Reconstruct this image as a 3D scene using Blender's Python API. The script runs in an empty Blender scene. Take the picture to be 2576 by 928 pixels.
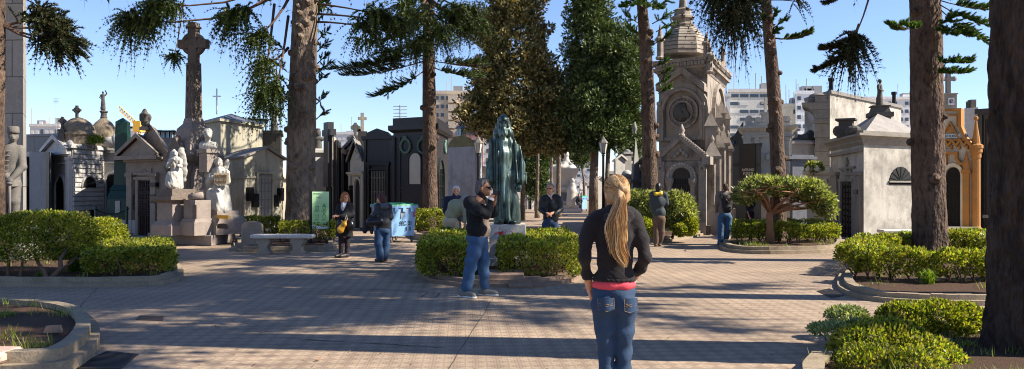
import bpy, math, random
import numpy as np
from mathutils import Vector, Matrix, noise as mnoise
R=math.radians
SC=bpy.context.scene; COL=SC.collection
F=2060.0; CX=1287.5; HY=482.0; H=1.6          # lens in picture units, eye height in metres
def dep(py): return H*F/(py-HY)               # depth of a ground point
def px2x(px,d): return (px-CX)/F*d
def zat(py,d): return H+(HY-py)/F*d
def G(px,py,z=0.0):
    d=(H-z)*F/(py-HY); return Vector((px2x(px,d),d,z))
def PT(px,py,d): return Vector((px2x(px,d),d,zat(py,d)))
ORG={}
def tag(o,label=None,cat=None,group=None,kind=None):
    if label: o['label']=label
    if cat: o['category']=cat
    if group: o['group']=group
    if kind: o['kind']=kind
    return o
def thing(name,label,cat,loc,group=None):
    o=bpy.data.objects.new(name,None); COL.objects.link(o); o.location=loc; o.empty_display_size=.2
    ORG[o]=Vector(loc); return tag(o,label,cat,group)
def link(name,me,mat,parent=None,org=None,smooth=False):
    o=bpy.data.objects.new(name,me); COL.objects.link(o)
    if mat is not None:
        for m in (mat if isinstance(mat,(list,tuple)) else [mat]): me.materials.append(m)
    if parent is not None:
        o.parent=parent; ORG[o]=ORG[parent]; v=ORG[parent]
        me.transform(Matrix.Translation(-v))
    else:
        v=Vector(org) if org is not None else Vector((0,0,0)); ORG[o]=v
        me.transform(Matrix.Translation(-v)); o.location=v
    if smooth:
        me.polygons.foreach_set('use_smooth',[True]*len(me.polygons))
    me.update(); return o
def np_mesh(V,Q=None,T=None):
    me=bpy.data.meshes.new('m'); V=np.asarray(V,dtype=np.float32)
    loops=[];starts=[];n=0
    if Q is not None and len(Q): loops.append(np.asarray(Q).ravel()); starts.append(np.arange(len(Q))*4); n=len(Q)*4
    if T is not None and len(T): loops.append(np.asarray(T).ravel()); starts.append(n+np.arange(len(T))*3)
    L=np.concatenate(loops).astype(np.int32); S=np.concatenate(starts).astype(np.int32)
    me.vertices.add(len(V)); me.vertices.foreach_set('co',V.ravel())
    me.loops.add(len(L)); me.loops.foreach_set('vertex_index',L)
    me.polygons.add(len(S)); me.polygons.foreach_set('loop_start',S)
    me.update(calc_edges=True); me.validate(); return me
def offset_poly(poly,g):
    n=len(poly); a=sum(poly[i].x*poly[(i+1)%n].y-poly[(i+1)%n].x*poly[i].y for i in range(n)); s=1 if a>0 else -1
    out=[]
    for i in range(n):
        p0,p1,p2=poly[i-1],poly[i],poly[(i+1)%n]
        e1=(p1-p0).normalized(); e2=(p2-p1).normalized()
        n1=Vector((e1.y,-e1.x))*s; n2=Vector((e2.y,-e2.x))*s
        m=(n1+n2); L=max(.35,1+n1.dot(n2)); out.append(p1+m*(g/L))
    return out
class MB:
    def __init__(s): s.v=[]; s.f=[]
    def add(s,vs,fs):
        b=len(s.v); s.v+= [tuple(p) for p in vs]; s.f+=[tuple(i+b for i in f) for f in fs]; return s
    def prismv(s,a,b):                # two matching vertex loops -> closed solid
        n=len(a); s.add(list(a)+list(b),[tuple(range(n))[::-1],tuple(range(n,2*n))]+[(i,(i+1)%n,n+(i+1)%n,n+i) for i in range(n)]); return s
    def box(s,x0,x1,y0,y1,z0,z1):
        return s.prismv([(x0,y0,z0),(x1,y0,z0),(x1,y1,z0),(x0,y1,z0)],[(x0,y0,z1),(x1,y0,z1),(x1,y1,z1),(x0,y1,z1)])
    def block(s,fp,z0,z1,g=0,g1=None):
        a=offset_poly(fp,g) if g else fp; b=a if g1 is None else (offset_poly(fp,g1) if g1 else fp)
        return s.prismv([(p.x,p.y,z0) for p in a],[(p.x,p.y,z1) for p in b])
    def cone_roof(s,fp,z0,z1,g=0,k=0.0):
        a=offset_poly(fp,g) if g else fp; c=sum((Vector((p.x,p.y)) for p in a),Vector((0,0)))/len(a)
        b=[c+(Vector((p.x,p.y))-c)*max(k,.002) for p in a]
        return s.prismv([(p.x,p.y,z0) for p in a],[(p.x,p.y,z1) for p in b])
    def tube(s,pts,rs,n=6,cap=True):
        pts=[Vector(p) for p in pts]; k=len(pts)
        if not hasattr(rs,'__len__'): rs=[rs]*k
        rings=[];prev=None
        for i,p in enumerate(pts):
            t=(pts[min(i+1,k-1)]-pts[max(i-1,0)]); t=t.normalized() if t.length>1e-9 else Vector((0,0,1))
            if prev is None:
                u=t.cross(Vector((0,0,1)))
                if u.length<.1: u=t.cross(Vector((1,0,0)))
            else: u=prev-t*prev.dot(t)
            u=u.normalized() if u.length>1e-6 else Vector((1,0,0)); prev=u; w=t.cross(u)
            rings.append([p+(u*math.cos(2*math.pi*j/n)+w*math.sin(2*math.pi*j/n))*rs[i] for j in range(n)])
        return s.loft(rings,cap)
    def loft(s,rings,cap=True):
        n=len(rings[0]); vs=[p for r in rings for p in r]; fs=[]
        for i in range(len(rings)-1):
            for j in range(n):
                a=i*n+j; b=i*n+(j+1)%n; fs.append((a,b,b+n,a+n))
        if cap: fs.append(tuple(range(n))[::-1]); fs.append(tuple(range(len(vs)-n,len(vs))))
        return s.add(vs,fs)
    def lathe(s,c,prof,n=16,ph=0,sx=1,sy=1):
        return s.loft([[(c[0]+max(r,.001)*sx*math.cos(2*math.pi*j/n+ph),c[1]+max(r,.001)*sy*math.sin(2*math.pi*j/n+ph),c[2]+z) for j in range(n)] for r,z in prof])
    def ball(s,c,r,n=10,m=6):
        r=r if hasattr(r,'__len__') else (r,r,r)
        return s.loft([[(c[0]+r[0]*math.sin(t)*math.cos(2*math.pi*j/n),c[1]+r[1]*math.sin(t)*math.sin(2*math.pi*j/n),c[2]-r[2]*math.cos(t)) for j in range(n)] for t in [max(.03,min(math.pi-.03,math.pi*i/m)) for i in range(m+1)]])
    def addnp(s,V,Q):
        return s.add([tuple(v) for v in V],[tuple(int(i) for i in q) for q in Q])
    def build(s,name,mat,parent=None,org=None,smooth=False,bevel=0):
        me=bpy.data.meshes.new(name); me.from_pydata(s.v,[],s.f)
        o=link(name,me,mat,parent,org,smooth)
        import bmesh
        bm=bmesh.new(); bm.from_mesh(me); bmesh.ops.recalc_face_normals(bm,faces=bm.faces[:])
        if bevel: bmesh.ops.bevel(bm,geom=bm.edges[:],offset=bevel,segments=1,affect='EDGES',clamp_overlap=True)
        bm.to_mesh(me); bm.free()
        if smooth: me.polygons.foreach_set('use_smooth',[True]*len(me.polygons)); me.update()
        return o
class Wall:                            # a vertical plane from A (left) to B (right), outward towards the viewer
    def __init__(s,A,B):
        s.A=Vector((A[0],A[1])); B=Vector((B[0],B[1])); s.L=(B-s.A).length; s.t=(B-s.A).normalized(); s.n=Vector((s.t.y,-s.t.x)); s.bk=-s.n
    def uz(s,px,py):
        dx=Vector(((px-CX)/F,1.0)); k=s.A.dot(s.n)/dx.dot(s.n); P=dx*k
        return (P-s.A).dot(s.t),H+(HY-py)/F*k
    def P(s,u,o,z):
        p=s.A+s.t*u+(s.n*o if o>-.3 else s.bk*-o); return (p.x,p.y,z)
    def pr(s,mb,pts,o0,o1):
        mb.prismv([s.P(u,o0,z) for u,z in pts],[s.P(u,o1,z) for u,z in pts]); return mb
    def rect(s,mb,x0,y0,x1,y1,o0=-.02,o1=.05):
        m=(x0+x1)/2; u0=s.uz(x0,y0)[0];u1=s.uz(x1,y0)[0];z1=s.uz(m,y0)[1];z0=s.uz(m,y1)[1]
        return s.pr(mb,[(u0,z0),(u1,z0),(u1,z1),(u0,z1)],o0,o1)
    def dims(s,x0,y0,x1,y1):
        m=(x0+x1)/2; return s.uz(x0,y0)[0],s.uz(x1,y0)[0],s.uz(m,y1)[1],s.uz(m,y0)[1]
    def arch_pts(s,x0,y0,x1,y1,n=10,rise=None,ptd=0):
        u0,u1,z0,z1=s.dims(x0,y0,x1,y1); r=(u1-u0)/2; rise=r if rise is None else rise*r; c=(u0+u1)/2; zs=z1-rise
        pts=[(u0,z0),(u1,z0)]
        for i in range(n+1):
            t=math.pi*i/n; x=math.cos(t); zz=math.sin(t)
            if ptd: zz=zz**.8*(1+.0) if ptd<0 else (1-abs(x)**1.25)
            pts.append((c+r*x,zs+rise*zz))
        return pts
    def arch(s,mb,x0,y0,x1,y1,o0=-.02,o1=.05,**k): return s.pr(mb,s.arch_pts(x0,y0,x1,y1,**k),o0,o1)
    def arch_frame(s,mb,x0,y0,x1,y1,w,o0=-.02,o1=.08,**k):   # w in metres
        pts=s.arch_pts(x0,y0,x1,y1,**k); cu=sum(p[0] for p in pts)/len(pts)
        u0,u1=pts[0][0],pts[1][0]; c=(u0+u1)/2; r=(u1-u0)/2; zs=pts[2][1]
        out=[]
        for i,(u,z) in enumerate(pts[1:]+[pts[0]]):
            if i==0: out.append((u+w,z)); continue
            if i==len(pts)-1: out.append((u-w,z)); continue
            dx=u-c; dz=max(z-zs,0); L=math.hypot(dx,dz) or 1; out.append((u+w*dx/L,z+w*dz/L))
        inn=pts[1:]+[pts[0]]
        for i in range(len(inn)-1):
            s.pr(mb,[inn[i],out[i],out[i+1],inn[i+1]],o0,o1)
        return mb
    def disc(s,mb,x,y,rpx,o0,o1,rin=0,n=24):
        u,z=s.uz(x,y); r=abs(s.uz(x,y-rpx)[1]-z)
        ri=r*rin
        for i in range(n):
            a=2*math.pi*i/n;b=2*math.pi*(i+1)/n
            if rin: s.pr(mb,[(u+ri*math.cos(a),z+ri*math.sin(a)),(u+r*math.cos(a),z+r*math.sin(a)),(u+r*math.cos(b),z+r*math.sin(b)),(u+ri*math.cos(b),z+ri*math.sin(b))],o0,o1)
        if not rin: s.pr(mb,[(u+r*math.cos(2*math.pi*i/n),z+r*math.sin(2*math.pi*i/n)) for i in range(n)],o0,o1)
        return mb
    def bars(s,mb,x0,y0,x1,y1,nx,ny,w=.02,o0=0,o1=.03):
        u0,u1,z0,z1=s.dims(x0,y0,x1,y1)
        for i in range(nx):
            u=u0+(u1-u0)*(i+.5)/nx; s.pr(mb,[(u-w/2,z0),(u+w/2,z0),(u+w/2,z1),(u-w/2,z1)],o0,o1)
        for i in range(ny):
            z=z0+(z1-z0)*(i+.5)/ny; s.pr(mb,[(u0,z-w/2),(u1,z-w/2),(u1,z+w/2),(u0,z+w/2)],o0,o1-.004)
        return mb
    def lattice(s,mb,x0,y0,x1,y1,nx,ny,w=.018,o0=0,o1=.03,curl=True):
        u0,u1,z0,z1=s.dims(x0,y0,x1,y1); du=(u1-u0)/nx; dz=(z1-z0)/ny
        for i in range(nx):
            for j in range(ny):
                cu=u0+du*(i+.5); cz=z0+dz*(j+.5); rr=min(du,dz)*.46; m=8
                for q in range(m):
                    a=2*math.pi*q/m;b=2*math.pi*(q+1)/m;ri=rr-w
                    s.pr(mb,[(cu+ri*math.cos(a),cz+ri*math.sin(a)*dz/du*.9),(cu+rr*math.cos(a),cz+rr*math.sin(a)*dz/du*.9),(cu+rr*math.cos(b),cz+rr*math.sin(b)*dz/du*.9),(cu+ri*math.cos(b),cz+ri*math.sin(b)*dz/du*.9)],o0,o1)
        for i in range(nx+1):
            u=u0+du*i; s.pr(mb,[(u-w/2,z0),(u+w/2,z0),(u+w/2,z1),(u-w/2,z1)],o0,o1-.006)
        return mb
def WF(fp):
    w=Wall(fp[0],fp[1]); w.bk=(fp[-1]-fp[0]).normalized(); return w
_txt={}
def text_geo(t):
    if t in _txt: return _txt[t]
    cu=bpy.data.curves.new('t','FONT'); cu.body=t; cu.extrude=.05; cu.resolution_u=2; cu.align_x='CENTER'
    ob=bpy.data.objects.new('t',cu); COL.objects.link(ob); bpy.context.view_layer.update()
    me=bpy.data.meshes.new_from_object(ob.evaluated_get(bpy.context.evaluated_depsgraph_get()))
    V=np.array([v.co[:] for v in me.vertices]); fs=[tuple(p.vertices) for p in me.polygons]
    bpy.data.objects.remove(ob); bpy.data.curves.remove(cu); bpy.data.meshes.remove(me)
    _txt[t]=(V,fs); return _txt[t]
def wall_text(W,t,x0,y0,x1,y1,out,mat,parent,name='lettering',depth=.012):
    V,fs=text_geo(t); lo=V.min(0);hi=V.max(0)
    u0,u1,z0,z1=W.dims(x0,y0,x1,y1); mb=MB()
    mb.add([W.P(u0+(p[0]-lo[0])/(hi[0]-lo[0])*(u1-u0),out+(depth if p[2]>0 else 0),z0+(p[1]-lo[1])/(hi[1]-lo[1])*(z1-z0)) for p in V],fs)
    return mb.build(name,mat,parent)
def arc_text(W,t,x,y,rpx,a0,a1,hpx,out,mat,parent,name='lettering'):
    u,z=W.uz(x,y); sc=abs(W.uz(x,y-10)[1]-z)/10; r=rpx*sc; h=hpx*sc; mb=MB(); n=len(t)
    for i,ch in enumerate(t):
        if ch==' ': continue
        a=R(a0+(a1-a0)*(i+.5)/n); V,fs=text_geo(ch); lo=V.min(0);hi=V.max(0); k=h/.72; w=(hi[0]+lo[0])/2
        mb.add([W.P(u+r*math.cos(a)+((p[0]-w)*k*.8)*math.sin(a)+p[1]*k*math.cos(a),out+(.012 if p[2]>0 else 0),z+r*math.sin(a)-((p[0]-w)*k*.8)*math.cos(a)+p[1]*k*math.sin(a)) for p in V],fs)
    return mb.build(name,mat,parent)
def fprint(pl,dl,pc,dc,pr,dr):
    L=Vector((px2x(pl,dl),dl));C=Vector((px2x(pc,dc),dc));Rr=Vector((px2x(pr,dr),dr)); return [L,C,Rr,L+Rr-C]
# ------------------------------------------------------------- materials
def lin(c):
    if isinstance(c,str):
        c=[int(c[i:i+2],16)/255 for i in (1,3,5)]; return tuple((x/12.92 if x<=.04045 else ((x+.055)/1.055)**2.4) for x in c)+(1,)
    return tuple(c)+(1,)
def nmat(name):
    m=bpy.data.materials.new(name); m.use_nodes=True; nt=m.node_tree; b=nt.nodes['Principled BSDF']; return m,nt,b
def N(nt,t,**k):
    n=nt.nodes.new(t)
    for a,v in k.items(): setattr(n,a,v)
    return n
def mixc(nt,fac,a,b,mode='MIX'):
    n=N(nt,'ShaderNodeMix',data_type='RGBA',blend_type=mode)
    for i,v in ((0,fac),(6,a),(7,b)):
        if hasattr(v,'is_output'): nt.links.new(v,n.inputs[i])
        elif v is not None: n.inputs[i].default_value=v
    return n.outputs[2]
def nz(nt,scale,detail=4,rough=.6,vec=None,stretch=None):
    n=N(nt,'ShaderNodeTexNoise'); n.inputs['Scale'].default_value=scale; n.inputs['Detail'].default_value=detail; n.inputs['Roughness'].default_value=rough
    g=vec
    if g is None: g=N(nt,'ShaderNodeNewGeometry').outputs['Position']
    if stretch:
        mp=N(nt,'ShaderNodeMapping'); mp.inputs['Scale'].default_value=stretch; nt.links.new(g,mp.inputs['Vector']); g=mp.outputs[0]
    nt.links.new(g,n.inputs['Vector']); return n.outputs['Fac']
def ramp(nt,f,stops):
    r=N(nt,'ShaderNodeValToRGB'); e=r.color_ramp.elements
    while len(e)<len(stops): e.new(.5)
    for i,(p,c) in enumerate(stops): e[i].position=p; e[i].color=c if len(c)==4 else tuple(c)+(1,)
    nt.links.new(f,r.inputs[0]); return r.outputs[0]
def g3(x): return (x,x,x,1)
_mc={}
def stone(name,col,dirt=.5,streak=.5,rough=.85,bump=.25,scale=3.0,dcol=None,joints=None,spec=.3,fine=40,dthr=.5):
    if name in _mc: return _mc[name]
    m,nt,b=nmat(name); c=lin(col); dk=lin(dcol) if dcol else tuple(x*.38 for x in c[:3])+(1,)
    base=mixc(nt,nz(nt,scale,6,.65),tuple(x*.72 for x in c[:3])+(1,),tuple(min(1,x*1.18) for x in c[:3])+(1,))
    sp=ramp(nt,nz(nt,fine,2,.7),[(.35,g3(.78)),(.65,g3(1.12))]); base=mixc(nt,.8,base,sp,'MULTIPLY')
    if streak:
        f=ramp(nt,nz(nt,2.6,5,.7,stretch=(1.5,1.5,.22)),[(.52,g3(0)),(.78,g3(streak))]); base=mixc(nt,f,base,dk)
    if dirt:
        f=ramp(nt,nz(nt,scale*.7,8,.72),[(dthr,g3(0)),(dthr+.18,g3(dirt))]); base=mixc(nt,f,base,dk)
    h=nz(nt,fine*.8,5,.7)
    if joints:                       # (block length, course height) in metres; joints follow world height
        geo=N(nt,'ShaderNodeNewGeometry').outputs['Position']; sx=N(nt,'ShaderNodeSeparateXYZ'); nt.links.new(geo,sx.inputs[0])
        ad=N(nt,'ShaderNodeMath',operation='ADD'); nt.links.new(sx.outputs[0],ad.inputs[0]); nt.links.new(sx.outputs[1],ad.inputs[1])
        cb=N(nt,'ShaderNodeCombineXYZ'); nt.links.new(ad.outputs[0],cb.inputs[0]); nt.links.new(sx.outputs[2],cb.inputs[1])
        br=N(nt,'ShaderNodeTexBrick'); br.inputs['Scale'].default_value=1; br.inputs['Brick Width'].default_value=joints[0]; br.inputs['Row Height'].default_value=joints[1]; br.inputs['Mortar Size'].default_value=.012
        br.inputs['Color1'].default_value=g3(1); br.inputs['Color2'].default_value=g3(.82); br.inputs['Mortar'].default_value=g3(.35); nt.links.new(cb.outputs[0],br.inputs['Vector'])
        base=mixc(nt,1,base,br.outputs['Color'],'MULTIPLY')
    nt.links.new(base,b.inputs['Base Color']); b.inputs['Roughness'].default_value=rough; b.inputs['Specular IOR Level'].default_value=spec
    bp=N(nt,'ShaderNodeBump'); bp.inputs['Strength'].default_value=bump; bp.inputs['Distance'].default_value=.03; nt.links.new(h,bp.inputs['Height']); nt.links.new(bp.outputs[0],b.inputs['Normal'])
    _mc[name]=m; return m
def plain(name,col,rough=.6,metal=0,var=.15,scale=12,bump=.05,spec=.4,stretch=None,sheen=0):
    if name in _mc: return _mc[name]
    m,nt,b=nmat(name); c=lin(col)
    base=mixc(nt,nz(nt,scale,4,.6,stretch=stretch),tuple(x*(1-var) for x in c[:3])+(1,),tuple(min(1,x*(1+var)) for x in c[:3])+(1,))
    nt.links.new(base,b.inputs['Base Color']); b.inputs['Roughness'].default_value=rough; b.inputs['Metallic'].default_value=metal; b.inputs['Specular IOR Level'].default_value=spec
    if sheen: b.inputs['Sheen Weight'].default_value=sheen
    if bump:
        bp=N(nt,'ShaderNodeBump'); bp.inputs['Strength'].default_value=bump*3; bp.inputs['Distance'].default_value=.01; nt.links.new(nz(nt,scale*4,4,.6,stretch=stretch),bp.inputs['Height']); nt.links.new(bp.outputs[0],b.inputs['Normal'])
    _mc[name]=m; return m
def leafmat(name,cols,trans=.4,rough=.45,tcol=None):
    if name in _mc: return _mc[name]
    m,nt,b=nmat(name); g=N(nt,'ShaderNodeNewGeometry')
    n=len(cols); c=ramp(nt,g.outputs['Random Per Island'],[(i/(n-1) if n>1 else 0,lin(x)) for i,x in enumerate(cols)])
    f=ramp(nt,nz(nt,1.7,3,.6),[(.35,g3(.7)),(.65,g3(1.2))]); c=mixc(nt,1,c,f,'MULTIPLY')
    nt.links.new(c,b.inputs['Base Color']); b.inputs['Roughness'].default_value=rough; b.inputs['Specular IOR Level'].default_value=.35
    t=N(nt,'ShaderNodeBsdfTranslucent'); tc=mixc(nt,1,c,lin(tcol) if tcol else (1.5,1.6,.5,1),'MULTIPLY'); nt.links.new(tc,t.inputs[0])
    ms=N(nt,'ShaderNodeMixShader'); ms.inputs[0].default_value=trans; nt.links.new(b.outputs[0],ms.inputs[1]); nt.links.new(t.outputs[0],ms.inputs[2])
    nt.links.new(ms.outputs[0],nt.nodes['Material Output'].inputs['Surface']); _mc[name]=m; return m
# ------------------------------------------------------------- smooth solids (signed distance -> mesh)
class SDF:
    def __init__(s,vox=.012): s.ops=[]; s.vox=vox; s.fn=[]
    def cone(s,a,b,ra,rb=None,k=.03):
        s.ops.append(('c',np.array(a,float),np.array(b,float),ra,ra if rb is None else rb,k)); return s
    def chain(s,pts,rs,k=.03):
        for i in range(len(pts)-1): s.cone(pts[i],pts[i+1],rs[i],rs[i+1],k)
        return s
    def ell(s,c,r,yaw=0,k=.03,rot=None,sub=False):
        M=np.array(rot) if rot is not None else np.array([[math.cos(yaw),-math.sin(yaw),0],[math.sin(yaw),math.cos(yaw),0],[0,0,1]])
        s.ops.append(('s' if sub else 'e',np.array(c,float),np.array(r,float),M,0,k)); return s
    def cut(s,p,n,k=.004): n=np.array(n,float); s.ops.append(('p',np.array(p,float),n/np.linalg.norm(n),0,0,k)); return s   # removes the side n points to
    def fold(s,amp,fx=12,fz=2,seed=0,zr=None,fy=None):
        s.fn.append((amp,fx,fz,seed,zr,fy)); return s
    def mesh(s):
        lo=np.full(3,1e9);hi=-lo
        for o in s.ops:
            if o[0]=='c':
                r=max(o[3],o[4]); lo=np.minimum(lo,np.minimum(o[1],o[2])-r);hi=np.maximum(hi,np.maximum(o[1],o[2])+r)
            elif o[0]=='e': r=o[2].max(); lo=np.minimum(lo,o[1]-r);hi=np.maximum(hi,o[1]+r)
        h=s.vox; pad=h*2+.03; lo=lo-pad;hi=hi+pad; n=np.ceil((hi-lo)/h).astype(int)+1
        ax=[lo[i]+h*np.arange(n[i]) for i in range(3)]; D=np.full(tuple(n),1.0,np.float32)
        for o in s.ops:
            if o[0] in 'ces':
                if o[0]=='c': r=max(o[3],o[4]); a=np.minimum(o[1],o[2])-r; b=np.maximum(o[1],o[2])+r
                else: r=o[2].max(); a=o[1]-r;b=o[1]+r
                m=o[5]+.06; i0=np.maximum(((a-m-lo)/h).astype(int),0); i1=np.minimum(((b+m-lo)/h).astype(int)+2,n)
                sl=tuple(slice(i0[i],i1[i]) for i in range(3))
            else: sl=(slice(None),)*3
            X=ax[0][sl[0]][:,None,None];Y=ax[1][sl[1]][None,:,None];Z=ax[2][sl[2]][None,None,:]
            if o[0]=='c':
                ba=o[2]-o[1]; L=ba@ba+1e-12; pa=(X-o[1][0],Y-o[1][1],Z-o[1][2])
                t=np.clip((pa[0]*ba[0]+pa[1]*ba[1]+pa[2]*ba[2])/L,0,1)
                d=np.sqrt((pa[0]-t*ba[0])**2+(pa[1]-t*ba[1])**2+(pa[2]-t*ba[2])**2)-(o[3]+(o[4]-o[3])*t)
            elif o[0] in 'es':
                M=o[3]; q=(X-o[1][0],Y-o[1][1],Z-o[1][2]); r=o[2]
                l=[(M[0][i]*q[0]+M[1][i]*q[1]+M[2][i]*q[2])/r[i] for i in range(3)]
                k0=np.sqrt(l[0]**2+l[1]**2+l[2]**2); k1=np.sqrt((l[0]/r[0])**2+(l[1]/r[1])**2+(l[2]/r[2])**2)+1e-9
                d=k0*(k0-1)/k1
            else: d=(X-o[1][0])*o[2][0]+(Y-o[1][1])*o[2][1]+(Z-o[1][2])*o[2][2]
            A=D[sl]; k=o[5]
            if o[0] in 'ps':
                if o[0]=='s': d=-d
                D[sl]=np.maximum(A,d)
            else:
                hh=np.clip(.5+.5*(A-d)/k,0,1); D[sl]=A+(d-A)*hh-k*hh*(1-hh)
        X=ax[0][:,None,None];Y=ax[1][None,:,None];Z=ax[2][None,None,:]
        for amp,fx,fz,seed,zr,fy in s.fn:
            rg=np.random.RandomState(seed); e=0
            for q in range(5):
                kx,ky=rg.normal(size=2)*fx; kz=rg.normal()*fz
                if fy is not None: ky=rg.normal()*fy
                e=e+np.sin(kx*X+ky*Y+kz*Z+rg.rand()*6.28)
            e=e*(amp/2.2)
            if zr: e=e*np.clip((zr[1]-Z)/(zr[1]-zr[0]),0,1)
            D=D+e.astype(np.float32)
        return surfnets(D,lo,h)
def surfnets(D,lo,h):
    D=np.where(D==0,1e-6,D); S=D<0; nx,ny,nz_=D.shape
    c=np.zeros((nx-1,ny-1,nz_-1),np.int8)
    for a in (0,1):
        for b in (0,1):
            for e in (0,1): c+=S[a:nx-1+a,b:ny-1+b,e:nz_-1+e]
    I=np.argwhere((c>0)&(c<8)); idx=np.full(c.shape,-1,np.int64); idx[I[:,0],I[:,1],I[:,2]]=np.arange(len(I))
    P=np.zeros((len(I),3));W=np.zeros(len(I))
    corners=[(a,b,e) for a in (0,1) for b in (0,1) for e in (0,1)]
    for A in corners:
        for ax in range(3):
            if A[ax]: continue
            B=list(A);B[ax]=1
            da=D[I[:,0]+A[0],I[:,1]+A[1],I[:,2]+A[2]];db=D[I[:,0]+B[0],I[:,1]+B[1],I[:,2]+B[2]]
            m=(da<0)!=(db<0); t=np.where(m,da/(da-db+1e-20),0)
            p=np.tile(np.array(A,float),(len(I),1)); p[:,ax]+=t; P+=p*m[:,None]; W+=m
    V=(I+P/W[:,None])*h+lo
    Q=[]
    for ax in range(3):
        o1,o2=(ax+1)%3,(ax+2)%3
        s0=[slice(None)]*3;s1=[slice(None)]*3; s0[ax]=slice(0,-1);s1[ax]=slice(1,None)
        E=np.argwhere(S[tuple(s0)]!=S[tuple(s1)])
        E=E[(E[:,o1]>0)&(E[:,o2]>0)&(E[:,o1]<D.shape[o1]-1)&(E[:,o2]<D.shape[o2]-1)]
        if not len(E): continue
        def cell(a,b):
            q=E.copy(); q[:,o1]-=a; q[:,o2]-=b; return idx[q[:,0],q[:,1],q[:,2]]
        q=np.stack([cell(1,1),cell(0,1),cell(0,0),cell(1,0)],1)
        ins=S[E[:,0],E[:,1],E[:,2]]; q[~ins]=q[~ins][:,::-1]; Q.append(q)
    Q=np.concatenate(Q); Q=Q[(Q>=0).all(1)]
    return V,Q
def sdf_obj(S,name,mat,parent=None,org=None,off=(0,0,0),extra=()):
    V,Q=S.mesh(); V=V+np.array(off)
    for (v2,q2) in extra:
        Q=np.concatenate([Q,q2+len(V)]); V=np.concatenate([V,v2+np.array(off)])
    return link(name,np_mesh(V,Q),mat,parent,org,True)
def merge(a,b):
    """join mesh b into a (same thing), keeping both materials"""
    ma,mb_=a.data,b.data; off=(ORG[b]-ORG[a]); 
    def arr(me):
        nv=len(me.vertices); V=np.empty(nv*3,np.float32); me.vertices.foreach_get('co',V)
        L=np.empty(len(me.loops),np.int32); me.loops.foreach_get('vertex_index',L); S=np.empty(len(me.polygons),np.int32); me.polygons.foreach_get('loop_start',S)
        M=np.empty(len(me.polygons),np.int32); me.polygons.foreach_get('material_index',M); sm=np.empty(len(me.polygons),bool); me.polygons.foreach_get('use_smooth',sm)
        return V.reshape(-1,3),L,S,M,sm
    A=arr(ma);B=arr(mb_); mats=list(ma.materials)+list(mb_.materials)
    V=np.concatenate([A[0],B[0]+np.array(off,np.float32)]);L=np.concatenate([A[1],B[1]+len(A[0])]);S=np.concatenate([A[2],B[2]+len(A[1])]);M=np.concatenate([A[3],B[3]+len(ma.materials)]);sm=np.concatenate([A[4],B[4]])
    me=bpy.data.meshes.new(ma.name); me.vertices.add(len(V)); me.vertices.foreach_set('co',V.ravel()); me.loops.add(len(L)); me.loops.foreach_set('vertex_index',L.astype(np.int32)); me.polygons.add(len(S)); me.polygons.foreach_set('loop_start',S.astype(np.int32))
    for x in mats: me.materials.append(x)
    me.update(calc_edges=True); me.polygons.foreach_set('material_index',M.astype(np.int32)); me.polygons.foreach_set('use_smooth',sm); me.update()
    a.data=me; bpy.data.meshes.remove(mb_) if mb_.users==0 else None
    bpy.data.objects.remove(b); return a
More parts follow.
